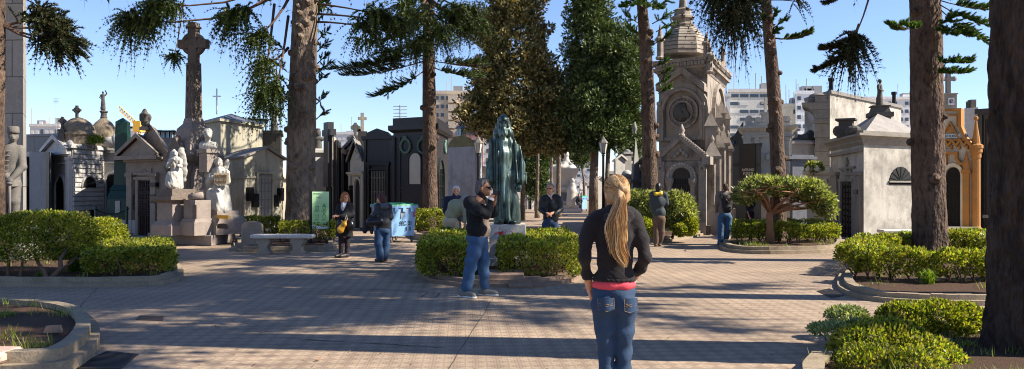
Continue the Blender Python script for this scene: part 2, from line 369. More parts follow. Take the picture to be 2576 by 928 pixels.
# ------------------------------------------------------------- the setting
def ground_mat():
    m,nt,b=nmat('plaza_tiles'); geo=N(nt,'ShaderNodeNewGeometry').outputs['Position']
    def mth(op,a,bv=None,c=None):
        n=N(nt,'ShaderNodeMath',operation=op)
        for i,v in enumerate((a,bv,c)):
            if v is None: continue
            if hasattr(v,'is_output'): nt.links.new(v,n.inputs[i])
            else: n.inputs[i].default_value=v
        return n.outputs[0]
    def pattern(ang):
        mp=N(nt,'ShaderNodeMapping'); mp.inputs['Rotation'].default_value=(0,0,ang); mp.inputs['Scale'].default_value=(5,5,1); nt.links.new(geo,mp.inputs[0])
        sx=N(nt,'ShaderNodeSeparateXYZ'); nt.links.new(mp.outputs[0],sx.inputs[0]); u,v=sx.outputs[0],sx.outputs[1]
        fu=mth('FRACT',u);fv=mth('FRACT',v)
        g=mth('MAXIMUM',mth('ABSOLUTE',mth('SUBTRACT',fu,.5)),mth('ABSOLUTE',mth('SUBTRACT',fv,.5)))
        grout=mth('GREATER_THAN',g,.462)
        # small grooved squares inside each tile, their grooves turning by a quarter from one to the next
        p=mth('FLOOR',mth('ADD',mth('MULTIPLY',mth('ADD',u,v),1.0),.5)); q=mth('FLOOR',mth('ADD',mth('MULTIPLY',mth('SUBTRACT',u,v),1.0),.5))
        ch=mth('MODULO',mth('ABSOLUTE',mth('ADD',p,q)),2)
        ch=mth('GREATER_THAN',ch,.5)
        wu=mth('GREATER_THAN',mth('SINE',mth('MULTIPLY',u,2*math.pi*7)),.45); wv=mth('GREATER_THAN',mth('SINE',mth('MULTIPLY',v,2*math.pi*7)),.45)
        gr=mth('ADD',mth('MULTIPLY',wu,ch),mth('MULTIPLY',wv,mth('SUBTRACT',1,ch)))
        n3=N(nt,'ShaderNodeTexWhiteNoise'); cb=N(nt,'ShaderNodeCombineXYZ'); nt.links.new(mth('FLOOR',u),cb.inputs[0]); nt.links.new(mth('FLOOR',v),cb.inputs[1]); nt.links.new(cb.outputs[0],n3.inputs['Vector'])
        return grout,ch,gr,n3.outputs['Value']
    grout,ch,gr,rnd=pattern(-.057)
    c1=lin('#a8947d');c2=lin('#8f7c69'); dark=lin('#5a4a3f')
    c=mixc(nt,ch,c1,c2); c=mixc(nt,mth('MULTIPLY',gr,.32),c,dark)  # two tones and darker grooves: shading of the turned grooves put into the colour
    c=mixc(nt,1,c,ramp(nt,rnd,[(0,g3(.9)),(1,g3(1.08))]),'MULTIPLY')
    c=mixc(nt,mth('MULTIPLY',grout,.32),c,lin('#54483e'))
    c=mixc(nt,1,c,ramp(nt,nz(nt,.55,6,.65),[(.3,g3(.72)),(.7,g3(1.2))]),'MULTIPLY')
    c=mixc(nt,ramp(nt,nz(nt,1.3,7,.75),[(.55,g3(0)),(.75,g3(.35))]),c,lin('#6b655c'))
    c=mixc(nt,ramp(nt,nz(nt,.23,5,.6),[(.46,g3(0)),(.56,g3(.28))]),c,lin('#7d6f61')); c=mixc(nt,ramp(nt,nz(nt,9,3,.7),[(.66,g3(0)),(.72,g3(.35))]),c,lin('#5f5248'))
    nt.links.new(c,b.inputs['Base Color']); b.inputs['Roughness'].default_value=.75; b.inputs['Specular IOR Level'].default_value=.3
    bp=N(nt,'ShaderNodeBump'); bp.inputs['Strength'].default_value=.35; bp.inputs['Distance'].default_value=.004
    nt.links.new(mth('MULTIPLY',mth('MAXIMUM',gr,grout),-1),bp.inputs['Height']); nt.links.new(bp.outputs[0],b.inputs['Normal'])
    return m
mb=MB(); mb.add([(-900,-30,0),(900,-30,0),(900,1500,0),(-900,1500,0)],[(0,1,2,3)])
tag(mb.build('ground',ground_mat()),'brown grooved paving tiles of the cemetery plaza',kind='structure')
JOINT=plain('joint_dark','#4a3d33',.9)
def seam(a,b,w=.009):
    A=G(*a);B=G(*b); d=(B-A).normalized(); n=Vector((-d.y,d.x,0)); m=MB(); k=14; L=[];Rr=[]
    for i in range(k+1):
        p=A.lerp(B,i/k); j=(random.random()-.5)*.03; ww=w*(.5+random.random()*.8)/2; L.append(p+n*(j+ww));Rr.append(p+n*(j-ww))
    for i in range(k): m.add([(*L[i].xy,.004),(*L[i+1].xy,.004),(*Rr[i+1].xy,.004),(*Rr[i].xy,.004)],[(0,1,2,3)])
    return tag(m.build('paving_joint',JOINT),'dark expansion joint between paving fields',kind='structure')
random.seed(3)
seam((1250,735),(1126,928)); seam((245,725),(182,790)); seam((1120,875),(700,850),.018); seam((1290,650),(1500,655),.02); seam((930,728),(1115,736),.02)
for pts in [(1075,735,1060,747),(1060,747,1095,748),(1095,748,1108,737)]: seam(pts[:2],pts[2:],.02)
seam((800,670),(1060,690),.02); seam((1640,560),(1210,600),.03)
# drains and covers set in the paving
def drain(name,label,cat,c4,nsl,frame,slot):
    P=[G(*q) for q in c4]; t=thing(name,label,cat,P[0].lerp(P[2],.5))
    m=MB(); m.add([(p.x,p.y,.004) for p in P],[(0,1,2,3)]); m.build('pit',slot,t)
    m=MB()
    for i in range(nsl):
        a=(i+.1)/nsl;b=(i+.62)/nsl
        q=[P[0].lerp(P[1],a),P[0].lerp(P[1],b),P[3].lerp(P[2],b),P[3].lerp(P[2],a)]
        m.prismv([(p.x,p.y,.005) for p in q],[(p.x,p.y,.012) for p in q])
    m.build('grate',frame,t)
    m=MB()
    for i in range(4):
        a,b=P[i],P[(i+1)%4]; c=(P[0]+P[2])/2; ia=a.lerp(c,-.05);ib=b.lerp(c,-.05)
        m.prismv([(p.x,p.y,.002) for p in (ia,ib,b,a)],[(p.x,p.y,.011) for p in (ia,ib,b,a)])
    m.build('rim',frame,t)
IRON=plain('cast_iron','#3b3733',.6,.3); IRONL=plain('worn_iron','#5d5348',.65,.2); PIT=plain('pit_black','#0c0b0a',.95)
CONC=stone('kerb_concrete','#958670',.5,.3,.9,.4,4)
drain('floor_drain','long dark slotted drain at the foot of the front left kerb','drain',[(178,928),(268,886),(345,893),(300,928)],14,IRON,PIT)
drain('floor_drain','square iron drain at the tip of the right hand hedge bed','drain',[(2056,733),(2086,727),(2122,743),(2092,750)],9,IRON,PIT)
drain('utility_cover','low brown ribbed cover plate in the shaded paving','cover',[(343,805),(352,795),(410,796),(408,807)],8,plain('cover_tile','#6b5a4d',.8),plain('cover_slot','#3d332b',.9))
# fallen leaf
m=MB(); p=G(800,908); m.add([(p.x-.035,p.y,.012),(p.x,p.y-.03,.03),(p.x+.04,p.y,.014),(p.x,p.y+.04,.022),(p.x-.02,p.y-.03,.02)],[(0,4,1),(0,1,3),(1,2,3)])
tag(m.build('fallen_leaf',plain('dry_leaf','#a0642f',.8),org=p),'dry orange leaf lying on the sunlit paving','leaf')
# ------------------------------------------------------------- planting beds
SOIL=stone('soil','#4a3526',.55,0,.95,.8,5); GRASSM=leafmat('grass_blade',['#4c6420','#7d8a34','#a39a58'],.35)
def smooth_poly(pts,n=3):
    for _ in range(n):
        q=[]
        for i in range(len(pts)):
            a,b=pts[i],pts[(i+1)%len(pts)]; q+= [a*.75+b*.25,a*.25+b*.75]
        pts=q
    return pts
def ring(m,poly,go,gi,z0,z1,jit=0):
    o=offset_poly(poly,go) if go else poly; i_=offset_poly(poly,gi) if gi else poly; n=len(poly)
    for k in range(n):
        l=(k+1)%n; dz=(random.random()-.5)*jit
        m.prismv([(o[k].x,o[k].y,z0),(o[l].x,o[l].y,z0),(i_[l].x,i_[l].y,z0),(i_[k].x,i_[k].y,z0)],[(o[k].x,o[k].y,z1+dz),(o[l].x,o[l].y,z1+dz),(i_[l].x,i_[l].y,z1+dz),(i_[k].x,i_[k].y,z1+dz)])
def inpoly(p,poly):
    c=False;n=len(poly)
    for i in range(n):
        a,b=poly[i],poly[i-1]
        if (a.y>p[1])!=(b.y>p[1]) and p[0]<(b.x-a.x)*(p[1]-a.y)/(b.y-a.y)+a.x: c=not c
    return c
def bed(label,pts,z1=.13,z2=.26,w=.13,sm=2,mat=None,grass=0,gmat=None,seed=0,twostep=True,gh=.12,jit=.012):
    random.seed(seed); poly=[G(*p).xy for p in pts] if not isinstance(pts[0],Vector) else pts
    if sm: poly=smooth_poly([Vector(p) for p in poly],sm)
    c=sum(poly,Vector((0,0)))/len(poly); t=thing('planting_bed',label,'planter',(c.x,c.y,0)); mat=mat or CONC
    if twostep:
        m=MB(); ring(m,poly,0,-w,0,z1); m.build('lower_kerb',mat,t)
        m=MB(); ring(m,poly,-w+.02,-w-.12,.02,z2,jit); m.build('upper_kerb',mat,t)
        inn=offset_poly(poly,-w-.1); zs=z2-.07
    else:
        m=MB(); ring(m,poly,0,-.17,0,z2,.012); m.build('kerb',mat,t); inn=offset_poly(poly,-.15); zs=z2-.05
    m=MB(); k=len(inn); ci=sum(inn,Vector((0,0)))/k; vs=[];fs=[]; RR=7
    for r in range(RR):
        f=1-r/RR
        for p in inn:
            q=ci+(p-ci)*f; vs.append((q.x,q.y,zs+.03*(1-f**3)+.04*(mnoise.noise((q.x*1.3,q.y*1.3,seed)) if r else 0)))
    vs.append((ci.x,ci.y,zs+.03))
    for r in range(RR-1):
        for i in range(k): a=r*k+i;b=r*k+(i+1)%k; fs.append((a,b,b+k,a+k))
    for i in range(k): fs.append(((RR-1)*k+i,(RR-1)*k+(i+1)%k,RR*k))
    m.add(vs,fs); m.build('soil',SOIL,t,smooth=True)
    if grass:
        lo=[min(p.x for p in inn),min(p.y for p in inn)];hi=[max(p.x for p in inn),max(p.y for p in inn)]
        V=[];T=[];
        for _ in range(grass):
            x=random.uniform(lo[0],hi[0]);y=random.uniform(lo[1],hi[1])
            if not inpoly((x,y),inn) or mnoise.noise((x*1.1,y*1.1,seed+5))<.02: continue
            for _b in range(22):
                a=random.random()*6.28; h=gh*random.uniform(.4,1.3); l=random.uniform(.2,.9)*h; bx=x+random.gauss(0,.08);by=y+random.gauss(0,.08); z=zs+.02
                wx,wy=-math.sin(a)*.0045,math.cos(a)*.0045; n=len(V)
                V+=[(bx-wx,by-wy,z),(bx+wx,by+wy,z),(bx+math.cos(a)*l,by+math.sin(a)*l,z+h)]; T.append((n,n+1,n+2))
        if V:
            o=link('grass',np_mesh(V,None,T),GRASSM,None,(c.x,c.y,zs)); tag(o,'sparse grass blades on the soil of the '+label.split(' with ')[0],'grass',kind='stuff')
    return t,zs
GRASSB=leafmat('grass_tuft',['#3f5a1c','#6d8a2c','#9aa04a'],.35)
def tuft(label,px,py,d,h,n=160,w=.25,seed=0,z0=None):
    random.seed(seed); p=PT(px,py,d) if z0 is None else Vector((px2x(px,d),d,z0)); V=[];Q=[]
    for _ in range(n):
        a=random.random()*6.28; r=w*random.random()**.7; hh=h*random.uniform(.5,1.1); bx=p.x+random.gauss(0,w*.15);by=p.y+random.gauss(0,w*.15)
        wx,wy=-math.sin(a)*.006,math.cos(a)*.006; k=len(V)
        mx,my=bx+math.cos(a)*r*.4,by+math.sin(a)*r*.4; tx,ty=bx+math.cos(a)*r*1.15,by+math.sin(a)*r*1.15
        V+=[(bx-wx,by-wy,p.z),(bx+wx,by+wy,p.z),(mx+wx,my+wy,p.z+hh*.75),(mx-wx,my-wy,p.z+hh*.75),(tx,ty,p.z+hh*(.9 if r<w*.6 else .6))]; Q+=[(k,k+1,k+2,k+3)]; Q+=[(k+3,k+2,k+4,k+4)]
    Qs=[q for q in Q if q[2]!=q[3]]; T=[q[:3] for q in Q if q[2]==q[3]]
    return tag(link('grass_tuft',np_mesh(V,Qs,T),GRASSB,None,p),label,'grass tuft')
KERBB=stone('kerb_brown','#8a7463',.5,.2,.9,.5,5)
bA=[(-420,716),(0,722),(220,723),(395,720),(448,710),(466,694),(452,672),(425,640),(330,618),(0,612),(-420,612)]
bed('left planting bed with two-step concrete kerb and dry soil',bA,grass=240,seed=1,z1=.075,z2=.15)
bB=[(-380,940),(-100,955),(150,948),(222,915),(252,872),(252,838),(215,806),(120,790),(-60,784),(-380,784)]
bed('bare rounded planting bed with cracked kerb in the front left corner',bB,grass=110,seed=2,sm=3,jit=0,z1=.11,z2=.21,w=.11)
bC=[(585,634),(640,636),(745,634),(838,632),(852,622),(835,600),(700,592),(590,596)]
bed('narrow planting bed behind the stone bench under the thick trunk',bC,grass=60,seed=3,z1=.07,z2=.15)
bD=[(1054,690),(1080,708),(1165,723),(1365,723),(1438,710),(1482,688),(1440,660),(1340,646),(1170,646),(1095,660)]
bed('octagonal planting bed of broken brown kerbs around the bronze statue',bD,grass=90,seed=4,sm=0,mat=KERBB,z1=.06,z2=.12,w=.16)
bE=[(1040,604),(1090,606),(1140,604),(1170,594),(1150,578),(1060,574),(1030,584)]
bed('small planting bed around the middle trunk beside the blue bin',bE,grass=20,seed=5,twostep=False,z2=.2)
bF=[(1600,598),(1640,610),(1690,608),(1765,594),(1775,586),(1750,574),(1640,572),(1590,582)]
bed('curved planting bed in front of the domed chapel',bF,grass=120,seed=6,z1=.07,z2=.16)
bG=[(1806,622),(1825,634),(1900,640),(2000,639),(2100,636),(2132,627),(2120,600),(2050,590),(1880,592),(1815,606)]
bed('kerbed planting bed under the spreading flat-topped shrub',bG,grass=260,seed=7,z1=.09,z2=.18)
bH=[(2098,722),(2130,744),(2200,760),(2330,768),(2480,770),(2700,768),(2800,740),(2760,640),(2600,610),(2400,608),(2220,630),(2120,680)]
bed('large kerbed planting bed with a box hedge ring on the right',bH,grass=340,seed=8,z1=.07,z2=.14)
bI=[(2010,960),(2030,925),(2085,880),(2200,842),(2330,832),(2480,846),(2620,880),(2900,930),(2900,1100),(2100,1100)]
bed('front right planting bed at the foot of the dark trunk',bI,grass=300,seed=9,z2=.12,twostep=False,gh=.09)
tuft('spiky green grass tuft between the left bush and the low hedge',190,690,15.2,.34,260,.34,1)
tuft('tall grass tuft in the bare front left bed',18,850,9.6,.36,260,.3,2)
tuft('small bright grass clump in front of the forked bush stems',108,702,14.6,.16,140,.22,3)
tuft('bright grass tuft beside the statue bed kerb',1452,690,15.3,.2,110,.2,4)
tuft('sunlit grass tuft below the right box hedge',2335,716,13.4,.3,200,.24,5)
tuft('dry grass tuft beside the foot of the dark trunk',2440,905,8.1,.2,180,.3,6)
# loose bricks of the broken kerb
BR=[(1255,716,.36,.1),(1330,716,.42,.17),(1395,706,.5,-.2),(1310,726,.4,.02),(1200,713,.3,-.05)]
for i,(x,y,l,a) in enumerate(BR):
    p=G(x,y); m=MB(); c,s_=math.cos(a),math.sin(a); w=.1; h=.08 if i!=3 else .07; z=.055 if i!=3 else .0
    q=[(p.x+c*dx-s_*dy,p.y+.1+s_*dx+c*dy) for dx,dy in ((-l/2,-w/2),(l/2,-w/2),(l/2,w/2),(-l/2,w/2))]
    m.prismv([(*k,z) for k in q],[(*k,z+h) for k in q])
    tag(m.build('kerb_stone',KERBB,org=(p.x,p.y+.1,z),bevel=.012),['loose kerb stone left of the pedestal slab','loose kerb stone stacked above another right of the walking man','tilted kerb stone at the right part of the statue bed','loose kerb stone lying lowest on the paving edge','short kerb stone behind the walking man\'s legs'][i],'kerb stone','loose kerb stones of the statue bed')
m=MB(); p=G(134,828,.2); m.prismv([(p.x-.08,p.y-.04,.17),(p.x+.09,p.y-.02,.17),(p.x+.07,p.y+.06,.17),(p.x-.06,p.y+.05,.17)],[(p.x-.06,p.y-.03,.235),(p.x+.07,p.y-.01,.245),(p.x+.06,p.y+.04,.24),(p.x-.05,p.y+.04,.235)])
tag(m.build('stone_shard',stone('shard','#7d6a5e',.3,0),org=(p.x,p.y,.26)),'flat pinkish stone shard lying on the bare soil','stone')

# dry leaf scraps blown over the paving and along the kerbs
rg=np.random.RandomState(77); PX=[]
for _ in range(420):
    y=495+430*rg.rand()**.6 if rg.rand()<.5 else rg.choice([648,655,700,728,735,768,775,930,890])+rg.normal()*5
    q=G(rg.rand()*2575,max(y,560)); PX.append((q.x,q.y,.008))
PX=np.array(PX); DD=rg.normal(size=PX.shape); DD[:,2]=abs(DD[:,2])*.15
from math import pi
_r=np.cross(DD,[0,0,1.]); n_=len(PX); d_=DD/(np.linalg.norm(DD,axis=1,keepdims=True)); r_=_r/(np.linalg.norm(_r,axis=1,keepdims=True)); s_=(.02+.03*rg.rand(n_))[:,None]
V=np.stack([PX,PX+d_*s_*.5+r_*s_*.3+[0,0,.006],PX+d_*s_,PX+d_*s_*.5-r_*s_*.3+[0,0,.002]],1).reshape(-1,3)
tag(link('leaf_litter',np_mesh(V,np.arange(n_*4).reshape(n_,4)),leafmat('litter',['#5a4630','#8a6a45','#b39a70','#4a3a2a'],.1),None,(0,10,0)),'dry leaf scraps scattered over the paving','leaf litter',kind='stuff')
# ------------------------------------------------------------- leaves, hedges, bushes
def unit(a): return a/(np.linalg.norm(a,axis=1,keepdims=True)+1e-9)
def leaves_np(P,D,size,rg,asp=.5,fold=.25):
    n=len(P); D=unit(D); r=unit(np.cross(D,rg.normal(size=(n,3)))); u=np.cross(r,D)
    s=(size*(.5+.95*rg.rand(n)))[:,None]
    b=P; t=P+D*s; l=P+D*s*.45+r*s*asp*.5+u*s*fold*.4; q=P+D*s*.45-r*s*asp*.5+u*s*fold*.4
    V=np.stack([b,l,t,q],1).reshape(-1,3); Q=np.arange(n*4).reshape(n,4); return V,Q
BOX=leafmat('box_leaf',['#2a3816','#50631f','#929a36','#868a30','#b5ac48','#665a32'],.45,.38)
BOXD=leafmat('box_leaf_dull',['#3a4a20','#5d6c30','#77824a'],.4,.4)
STEM=plain('hedge_stem','#6a5240',.9,bump=.3,scale=20)
def ellip_surface(blobs,n,rg,zmin):
    out=[];nor=[]
    A=np.array([ (b[3]*b[4]+b[3]*b[5]+b[4]*b[5]) for b in blobs]); A=A/A.sum()
    for i,b in enumerate(blobs):
        k=int(n*A[i]); d=unit(rg.normal(size=(k,3))); c=np.array(b[:3]);r=np.array(b[3:6])
        lum=1+.14*np.array([mnoise.noise((q[0]*3.1+i*9,q[1]*3.1,q[2]*3.1)) for q in d])+.1*np.array([mnoise.noise((q[0]*7+i*5,q[1]*7,q[2]*7)) for q in d])
        dep_=1-rg.rand(k)**2.2*.38
        p=c+d*r*(lum*dep_)[:,None]; nn=unit(d/r)
        keep=p[:,2]>zmin
        for j,b2 in enumerate(blobs):
            if j==i: continue
            q=(p-np.array(b2[:3]))/np.array(b2[3:6]); keep&=(np.linalg.norm(q,axis=1)>.72)
        out.append(p[keep]);nor.append(nn[keep])
    return np.concatenate(out),np.concatenate(nor)
def bush(label,blobs,n,size,seed,mat,stems=None,zmin=.2,name='bush',cat='bush',asp=.5,up=.5,group=None):
    rg=np.random.RandomState(seed); c=np.mean([b[:3] for b in blobs],0); z0=min(b[2]-b[5] for b in blobs)
    t=thing(name,label,cat,(c[0],c[1],max(0,z0-.2) if stems else max(z0,.15)),group)
    P,Nn=ellip_surface(blobs,n,rg,zmin); D=Nn+rg.normal(size=P.shape)*.75+np.array([0,0,up])
    V,Q=leaves_np(P,D,np.full(len(P),size),rg,asp)
    fo=link('foliage',np_mesh(V,Q),mat,t)
    if stems:
        m=MB()
        for pts,r0 in stems: m.tube(pts,[r0*(1-.6*i/(len(pts)-1)) for i in range(len(pts))],6)
        merge(fo,m.build('stems',STEM,t,smooth=True))
    return t
def hedge(label,path,width,z0,z1,dens,size,seed,mat=BOX,closed=False,stem=.0,group=None,bump=.06,fill=.35,zvar=.0):
    # path: ground points; the foliage is a rounded bar of leaves along it, on short stems
    rg=np.random.RandomState(seed); random.seed(seed); pts=[Vector(p[:2]) for p in path]
    if closed: pts=pts+[pts[0]]
    seg=[(pts[i],pts[i+1],(pts[i+1]-pts[i]).length) for i in range(len(pts)-1)]; L=sum(s[2] for s in seg); hgt=z1-z0
    per=width+2*hgt; n=int(dens*(L*per+2*width*hgt)); cum=np.cumsum([0]+[s[2] for s in seg])
    def at(x,lat):
        i=min(max(np.searchsorted(cum,x,side='right')-1,0),len(seg)-1); a,b,l=seg[i]; t=(b-a)/l; f=(x-cum[i]); nn=Vector((-t.y,t.x))
        return a+t*f+nn*lat,t,nn
    P=[];D=[]
    for k in range(int(n*(1+fill))):
        inner=k>=n; w=rg.rand()*per; e=rg.rand()
        if (not closed) and rg.rand()<2*width*hgt/(L*per+2*width*hgt):
            end=rg.rand()<.5; x=0. if end else L; lat=(rg.rand()-.5)*width; z=z0+rg.rand()*hgt
            q,t,nn=at(x,lat); d=t*(-1 if end else 1); nv=(d.x,d.y,0)
        else:
            x=rg.rand()*L
            if w<hgt: lat=-width/2; z=z0+w; nv=None; sg=-1
            elif w<hgt+width: lat=-width/2+(w-hgt); z=z1; sg=0
            else: lat=width/2; z=z1-(w-hgt-width); sg=1
            q,t,nn=at(x,lat)
            nv=(0,0,1) if sg==0 else (nn.x*sg,nn.y*sg,.1)
            # rounded shoulders
            fz=(z-z0)/hgt
            if sg!=0 and fz>.8: q=q-nn*sg*(fz-.8)*.5*width*.5
            if sg!=0 and fz<.3: q=q-nn*sg*(.3-fz)*.35
        b=bump*(1.6*mnoise.noise((q.x*2.3,q.y*2.3,z*2.3+seed))+1.0*mnoise.noise((q.x*6,q.y*6,z*6+seed)))-rg.rand()**2*.12
        if inner: b-=rg.rand()*min(width*.35,.2)
        zz=z+nv[2]*b+zvar*mnoise.noise((q.x*.9,q.y*.9,seed*3.3))*(z-z0)/hgt
        if nv[2]<.5 and mnoise.noise((q.x*4.5,q.y*4.5,z*4.5+seed*2))>.22: continue
        P.append((q.x+nv[0]*b,q.y+nv[1]*b,zz)); D.append(nv)
    P=np.array(P);D=np.array(D)+rg.normal(size=P.shape)*.8+np.array([0,0,.55])
    V,Q=leaves_np(P,D,np.full(len(P),size),rg,.58)
    c=sum(pts,Vector((0,0)))/len(pts); t=thing('hedge',label,'hedge',(c.x,c.y,max(.1,z0-stem)),group)
    fo=link('foliage',np_mesh(V,Q),mat,t)
    m=MB(); k=int(L/.28)+1
    for i in range(k):
        for r in range(2):
            q,tt,nn=at((i+rg.rand())*L/k,(rg.rand()-.5)*width*.7); b=Vector((q.x,q.y,z0-stem-.08)); pr=[b]
            for j in range(3): pr.append(pr[-1]+Vector((rg.normal()*.05,rg.normal()*.05,(stem+.3)/3)))
            m.tube(pr,[.022,.017,.013,.008],5)
            for _ in range(2): m.tube([pr[1],pr[1]+Vector((rg.normal()*.15,rg.normal()*.15,stem*.5+.2))],[.012,.006],4)
    merge(fo,m.build('stems',STEM,t,smooth=True))
    return t
def GP(px,py,z=0): return G(px,py,z)
# left bed
def blobpx(px,py,d,rx,ry,rz): p=PT(px,py,d); return (p.x,p.y,p.z,rx,ry,rz)
bush('big rounded yellow-green bush with forked bare stems at the left edge',[blobpx(100,600,15.4,.9,.8,.5),blobpx(172,592,15.4,.48,.7,.43),blobpx(15,612,15.3,.8,.8,.48),blobpx(-80,620,15.3,.8,.8,.5),blobpx(60,630,15.0,.8,.6,.36),blobpx(60,560,15.4,.3,.4,.2),blobpx(140,560,15.5,.25,.4,.2)],52000,.05,11,BOX,
 stems=[([PT(118,703,14.4),PT(112,682,14.5),PT(96,662,14.7),PT(85,630,15)],.05),([PT(128,702,14.4),PT(152,676,14.5),PT(152,650,14.7),PT(172,620,15)],.055),([PT(152,676,14.5),PT(180,662,14.7),PT(195,640,15)],.03),([PT(20,700,14.7),PT(22,650,14.9)],.04),([PT(50,702,14.6),PT(58,650,14.8)],.04)],zmin=.36)
bush('smaller round bush behind the low hedge on the left',[blobpx(262,585,18.4,.42,.5,.33),blobpx(228,597,18.6,.3,.4,.3),blobpx(292,592,18.3,.2,.35,.25)],17000,.05,12,BOX,stems=[([PT(262,650,18.4),PT(262,600,18.4)],.04)],zmin=.2)
hedge('low clipped box hedge at the right end of the left bed',[GP(322,690,.12),GP(340,645,.12)],1.52,.16,.52,1900,.05,13,BOX,stem=.05,fill=.3,bump=.05)
hedge('short clipped hedge between the gravestone and the sign post',[GP(600,606),GP(700,606)],.5,.25,.78,1300,.06,14,BOX,stem=.1)
hedge('clipped hedge under the green sign board',[GP(705,618),GP(842,616)],.7,.22,.68,1300,.06,15,BOX,stem=.1)
hedge('low hedge at the foot of the trunk beside the blue bin',[GP(1046,592),GP(1118,592)],.8,.2,.9,1100,.065,16,BOX,stem=.1)
# statue bed D
hedge('clipped box hedge left of the statue pedestal',[GP(1122,696,.1),GP(1150,640,.1)],1.02,.12,.68,2000,.05,17,BOX,stem=.03)
hedge('clipped box hedge right of the statue pedestal',[GP(1360,697,.1),GP(1348,640,.1)],1.5,.12,.68,2000,.05,18,BOX,stem=.05)
# bed F
PIT_=leafmat('pittosporum_leaf',['#424c2a','#6a7340','#989a5e','#adad7c'],.35,.4)
bush('tall dark green shrub in front of the chapel porch',[blobpx(1640,525,26.3,.62,.6,.55),blobpx(1700,530,26.2,.6,.6,.6),blobpx(1600,520,26.6,.35,.4,.5),blobpx(1728,555,25.9,.3,.35,.35)],15000,.11,19,PIT_,stems=[([PT(1660,600,26.2),PT(1650,545,26.3)],.05),([PT(1690,600,26.2),PT(1705,545,26.3)],.05)],zmin=.4,name='shrub',cat='shrub',asp=.42)
bush('low bright green bush at the right end of the chapel bed',[blobpx(1735,570,25.6,.24,.3,.27),blobpx(1712,578,25.5,.22,.3,.2)],5200,.06,20,BOX,zmin=.2)
bush('low bright green bush at the left end of the chapel bed',[blobpx(1618,572,25.6,.3,.3,.3),blobpx(1645,580,25.5,.26,.3,.22)],5200,.06,21,BOX,zmin=.2)
# bed G
hedge('clipped hedge along the front of the flat-topped shrub',[GP(1850,618),GP(1960,622),GP(2095,619)],.7,.24,.6,1500,.06,22,BOX,stem=.15,zvar=.1)
hedge('darker hedge strip behind the flat-topped shrub',[GP(1850,600),GP(1980,599),GP(2090,600)],.5,.2,.6,900,.065,23,BOX,stem=.1)
def spreading_shrub():
    d=23.2; base=PT(1938,612,d); t=thing('spreading_shrub','flat-topped spreading shrub with orange-brown branches and grey-green leaves','shrub',base)
    m=MB(); fork=PT(1938,528,d); m.tube([base,PT(1936,575,d),PT(1935,545,d),fork],[.13,.1,.095,.1],8)
    tips=[];random.seed(31)
    ends=[(1868,488,-.3),(1880,478,.5),(1915,470,-.6),(1950,468,.2),(1985,470,.9),(2010,475,-.7),(2045,488,.2),(2075,500,-.4),(2085,520,.5),(1868,490,.4),(2030,520,-.3),(2000,480,.1),(1900,480,-.8)]
    for (x,y,dy) in ends:
        e=PT(x,y,d+dy*1.2); mid=fork.lerp(e,.5)+Vector((0,0,-.02 if x>1990 else .12)); m.tube([fork-Vector((0,0,.1)),fork.lerp(mid,.6),mid,e],[.052,.042,.03,.014],6)
        for q in range(5):
            f=mid.lerp(e,random.random()); g=f+Vector((random.gauss(0,.3),random.gauss(0,.3),random.uniform(.0,.12))); m.tube([f,g],[.022,.008],4)
    m.build('branches',plain('shrub_bark','#8a6247',.85,bump=.4,scale=14),t,smooth=True)
    rg=np.random.RandomState(5); bl=[blobpx(1893,480,d,.38,.6,.2),blobpx(1928,466,d,.42,.7,.18),blobpx(1985,470,d,.42,.7,.2),blobpx(2030,480,d,.42,.7,.25),blobpx(2062,505,d,.3,.6,.22),blobpx(1868,495,d+.3,.22,.5,.17),blobpx(2078,530,d-.2,.18,.4,.17),blobpx(1900,458,d+.2,.2,.4,.1),blobpx(2050,468,d,.16,.3,.12)]
    P,Nn=ellip_surface(bl,1900,rg,.6); D0=unit(Nn+rg.normal(size=P.shape)*.4+np.array([0,0,.6]))
    k=11; PP=np.repeat(P,k,0)+rg.normal(size=(len(P)*k,3))*.03; DD=np.repeat(D0,k,0)+rg.normal(size=(len(P)*k,3))*.75
    V,Q=leaves_np(PP,DD,np.full(len(PP),.13),rg,.3,.1); link('foliage',np_mesh(V,Q),PIT_,t)
spreading_shrub()
# bed H: ring of box hedge, each run its own plant strip
hedge('long sunlit box hedge along the front of the right bed',[GP(2165,708),GP(2240,716),GP(2330,720),GP(2420,721),GP(2580,718)],.7,.19,.56,2300,.055,24,BOX,stem=.15,zvar=.07,bump=.08)
hedge('box hedge curving back along the left end of the right bed',[GP(2150,695),GP(2190,664),GP(2300,645)],.7,.2,.56,1900,.055,25,BOX,stem=.1,bump=.08)
hedge('box hedge behind the wide brown trunk in the right bed',[GP(2385,640),GP(2480,648),GP(2560,680)],.9,.2,.6,1800,.055,26,BOX,stem=.1,bump=.08)
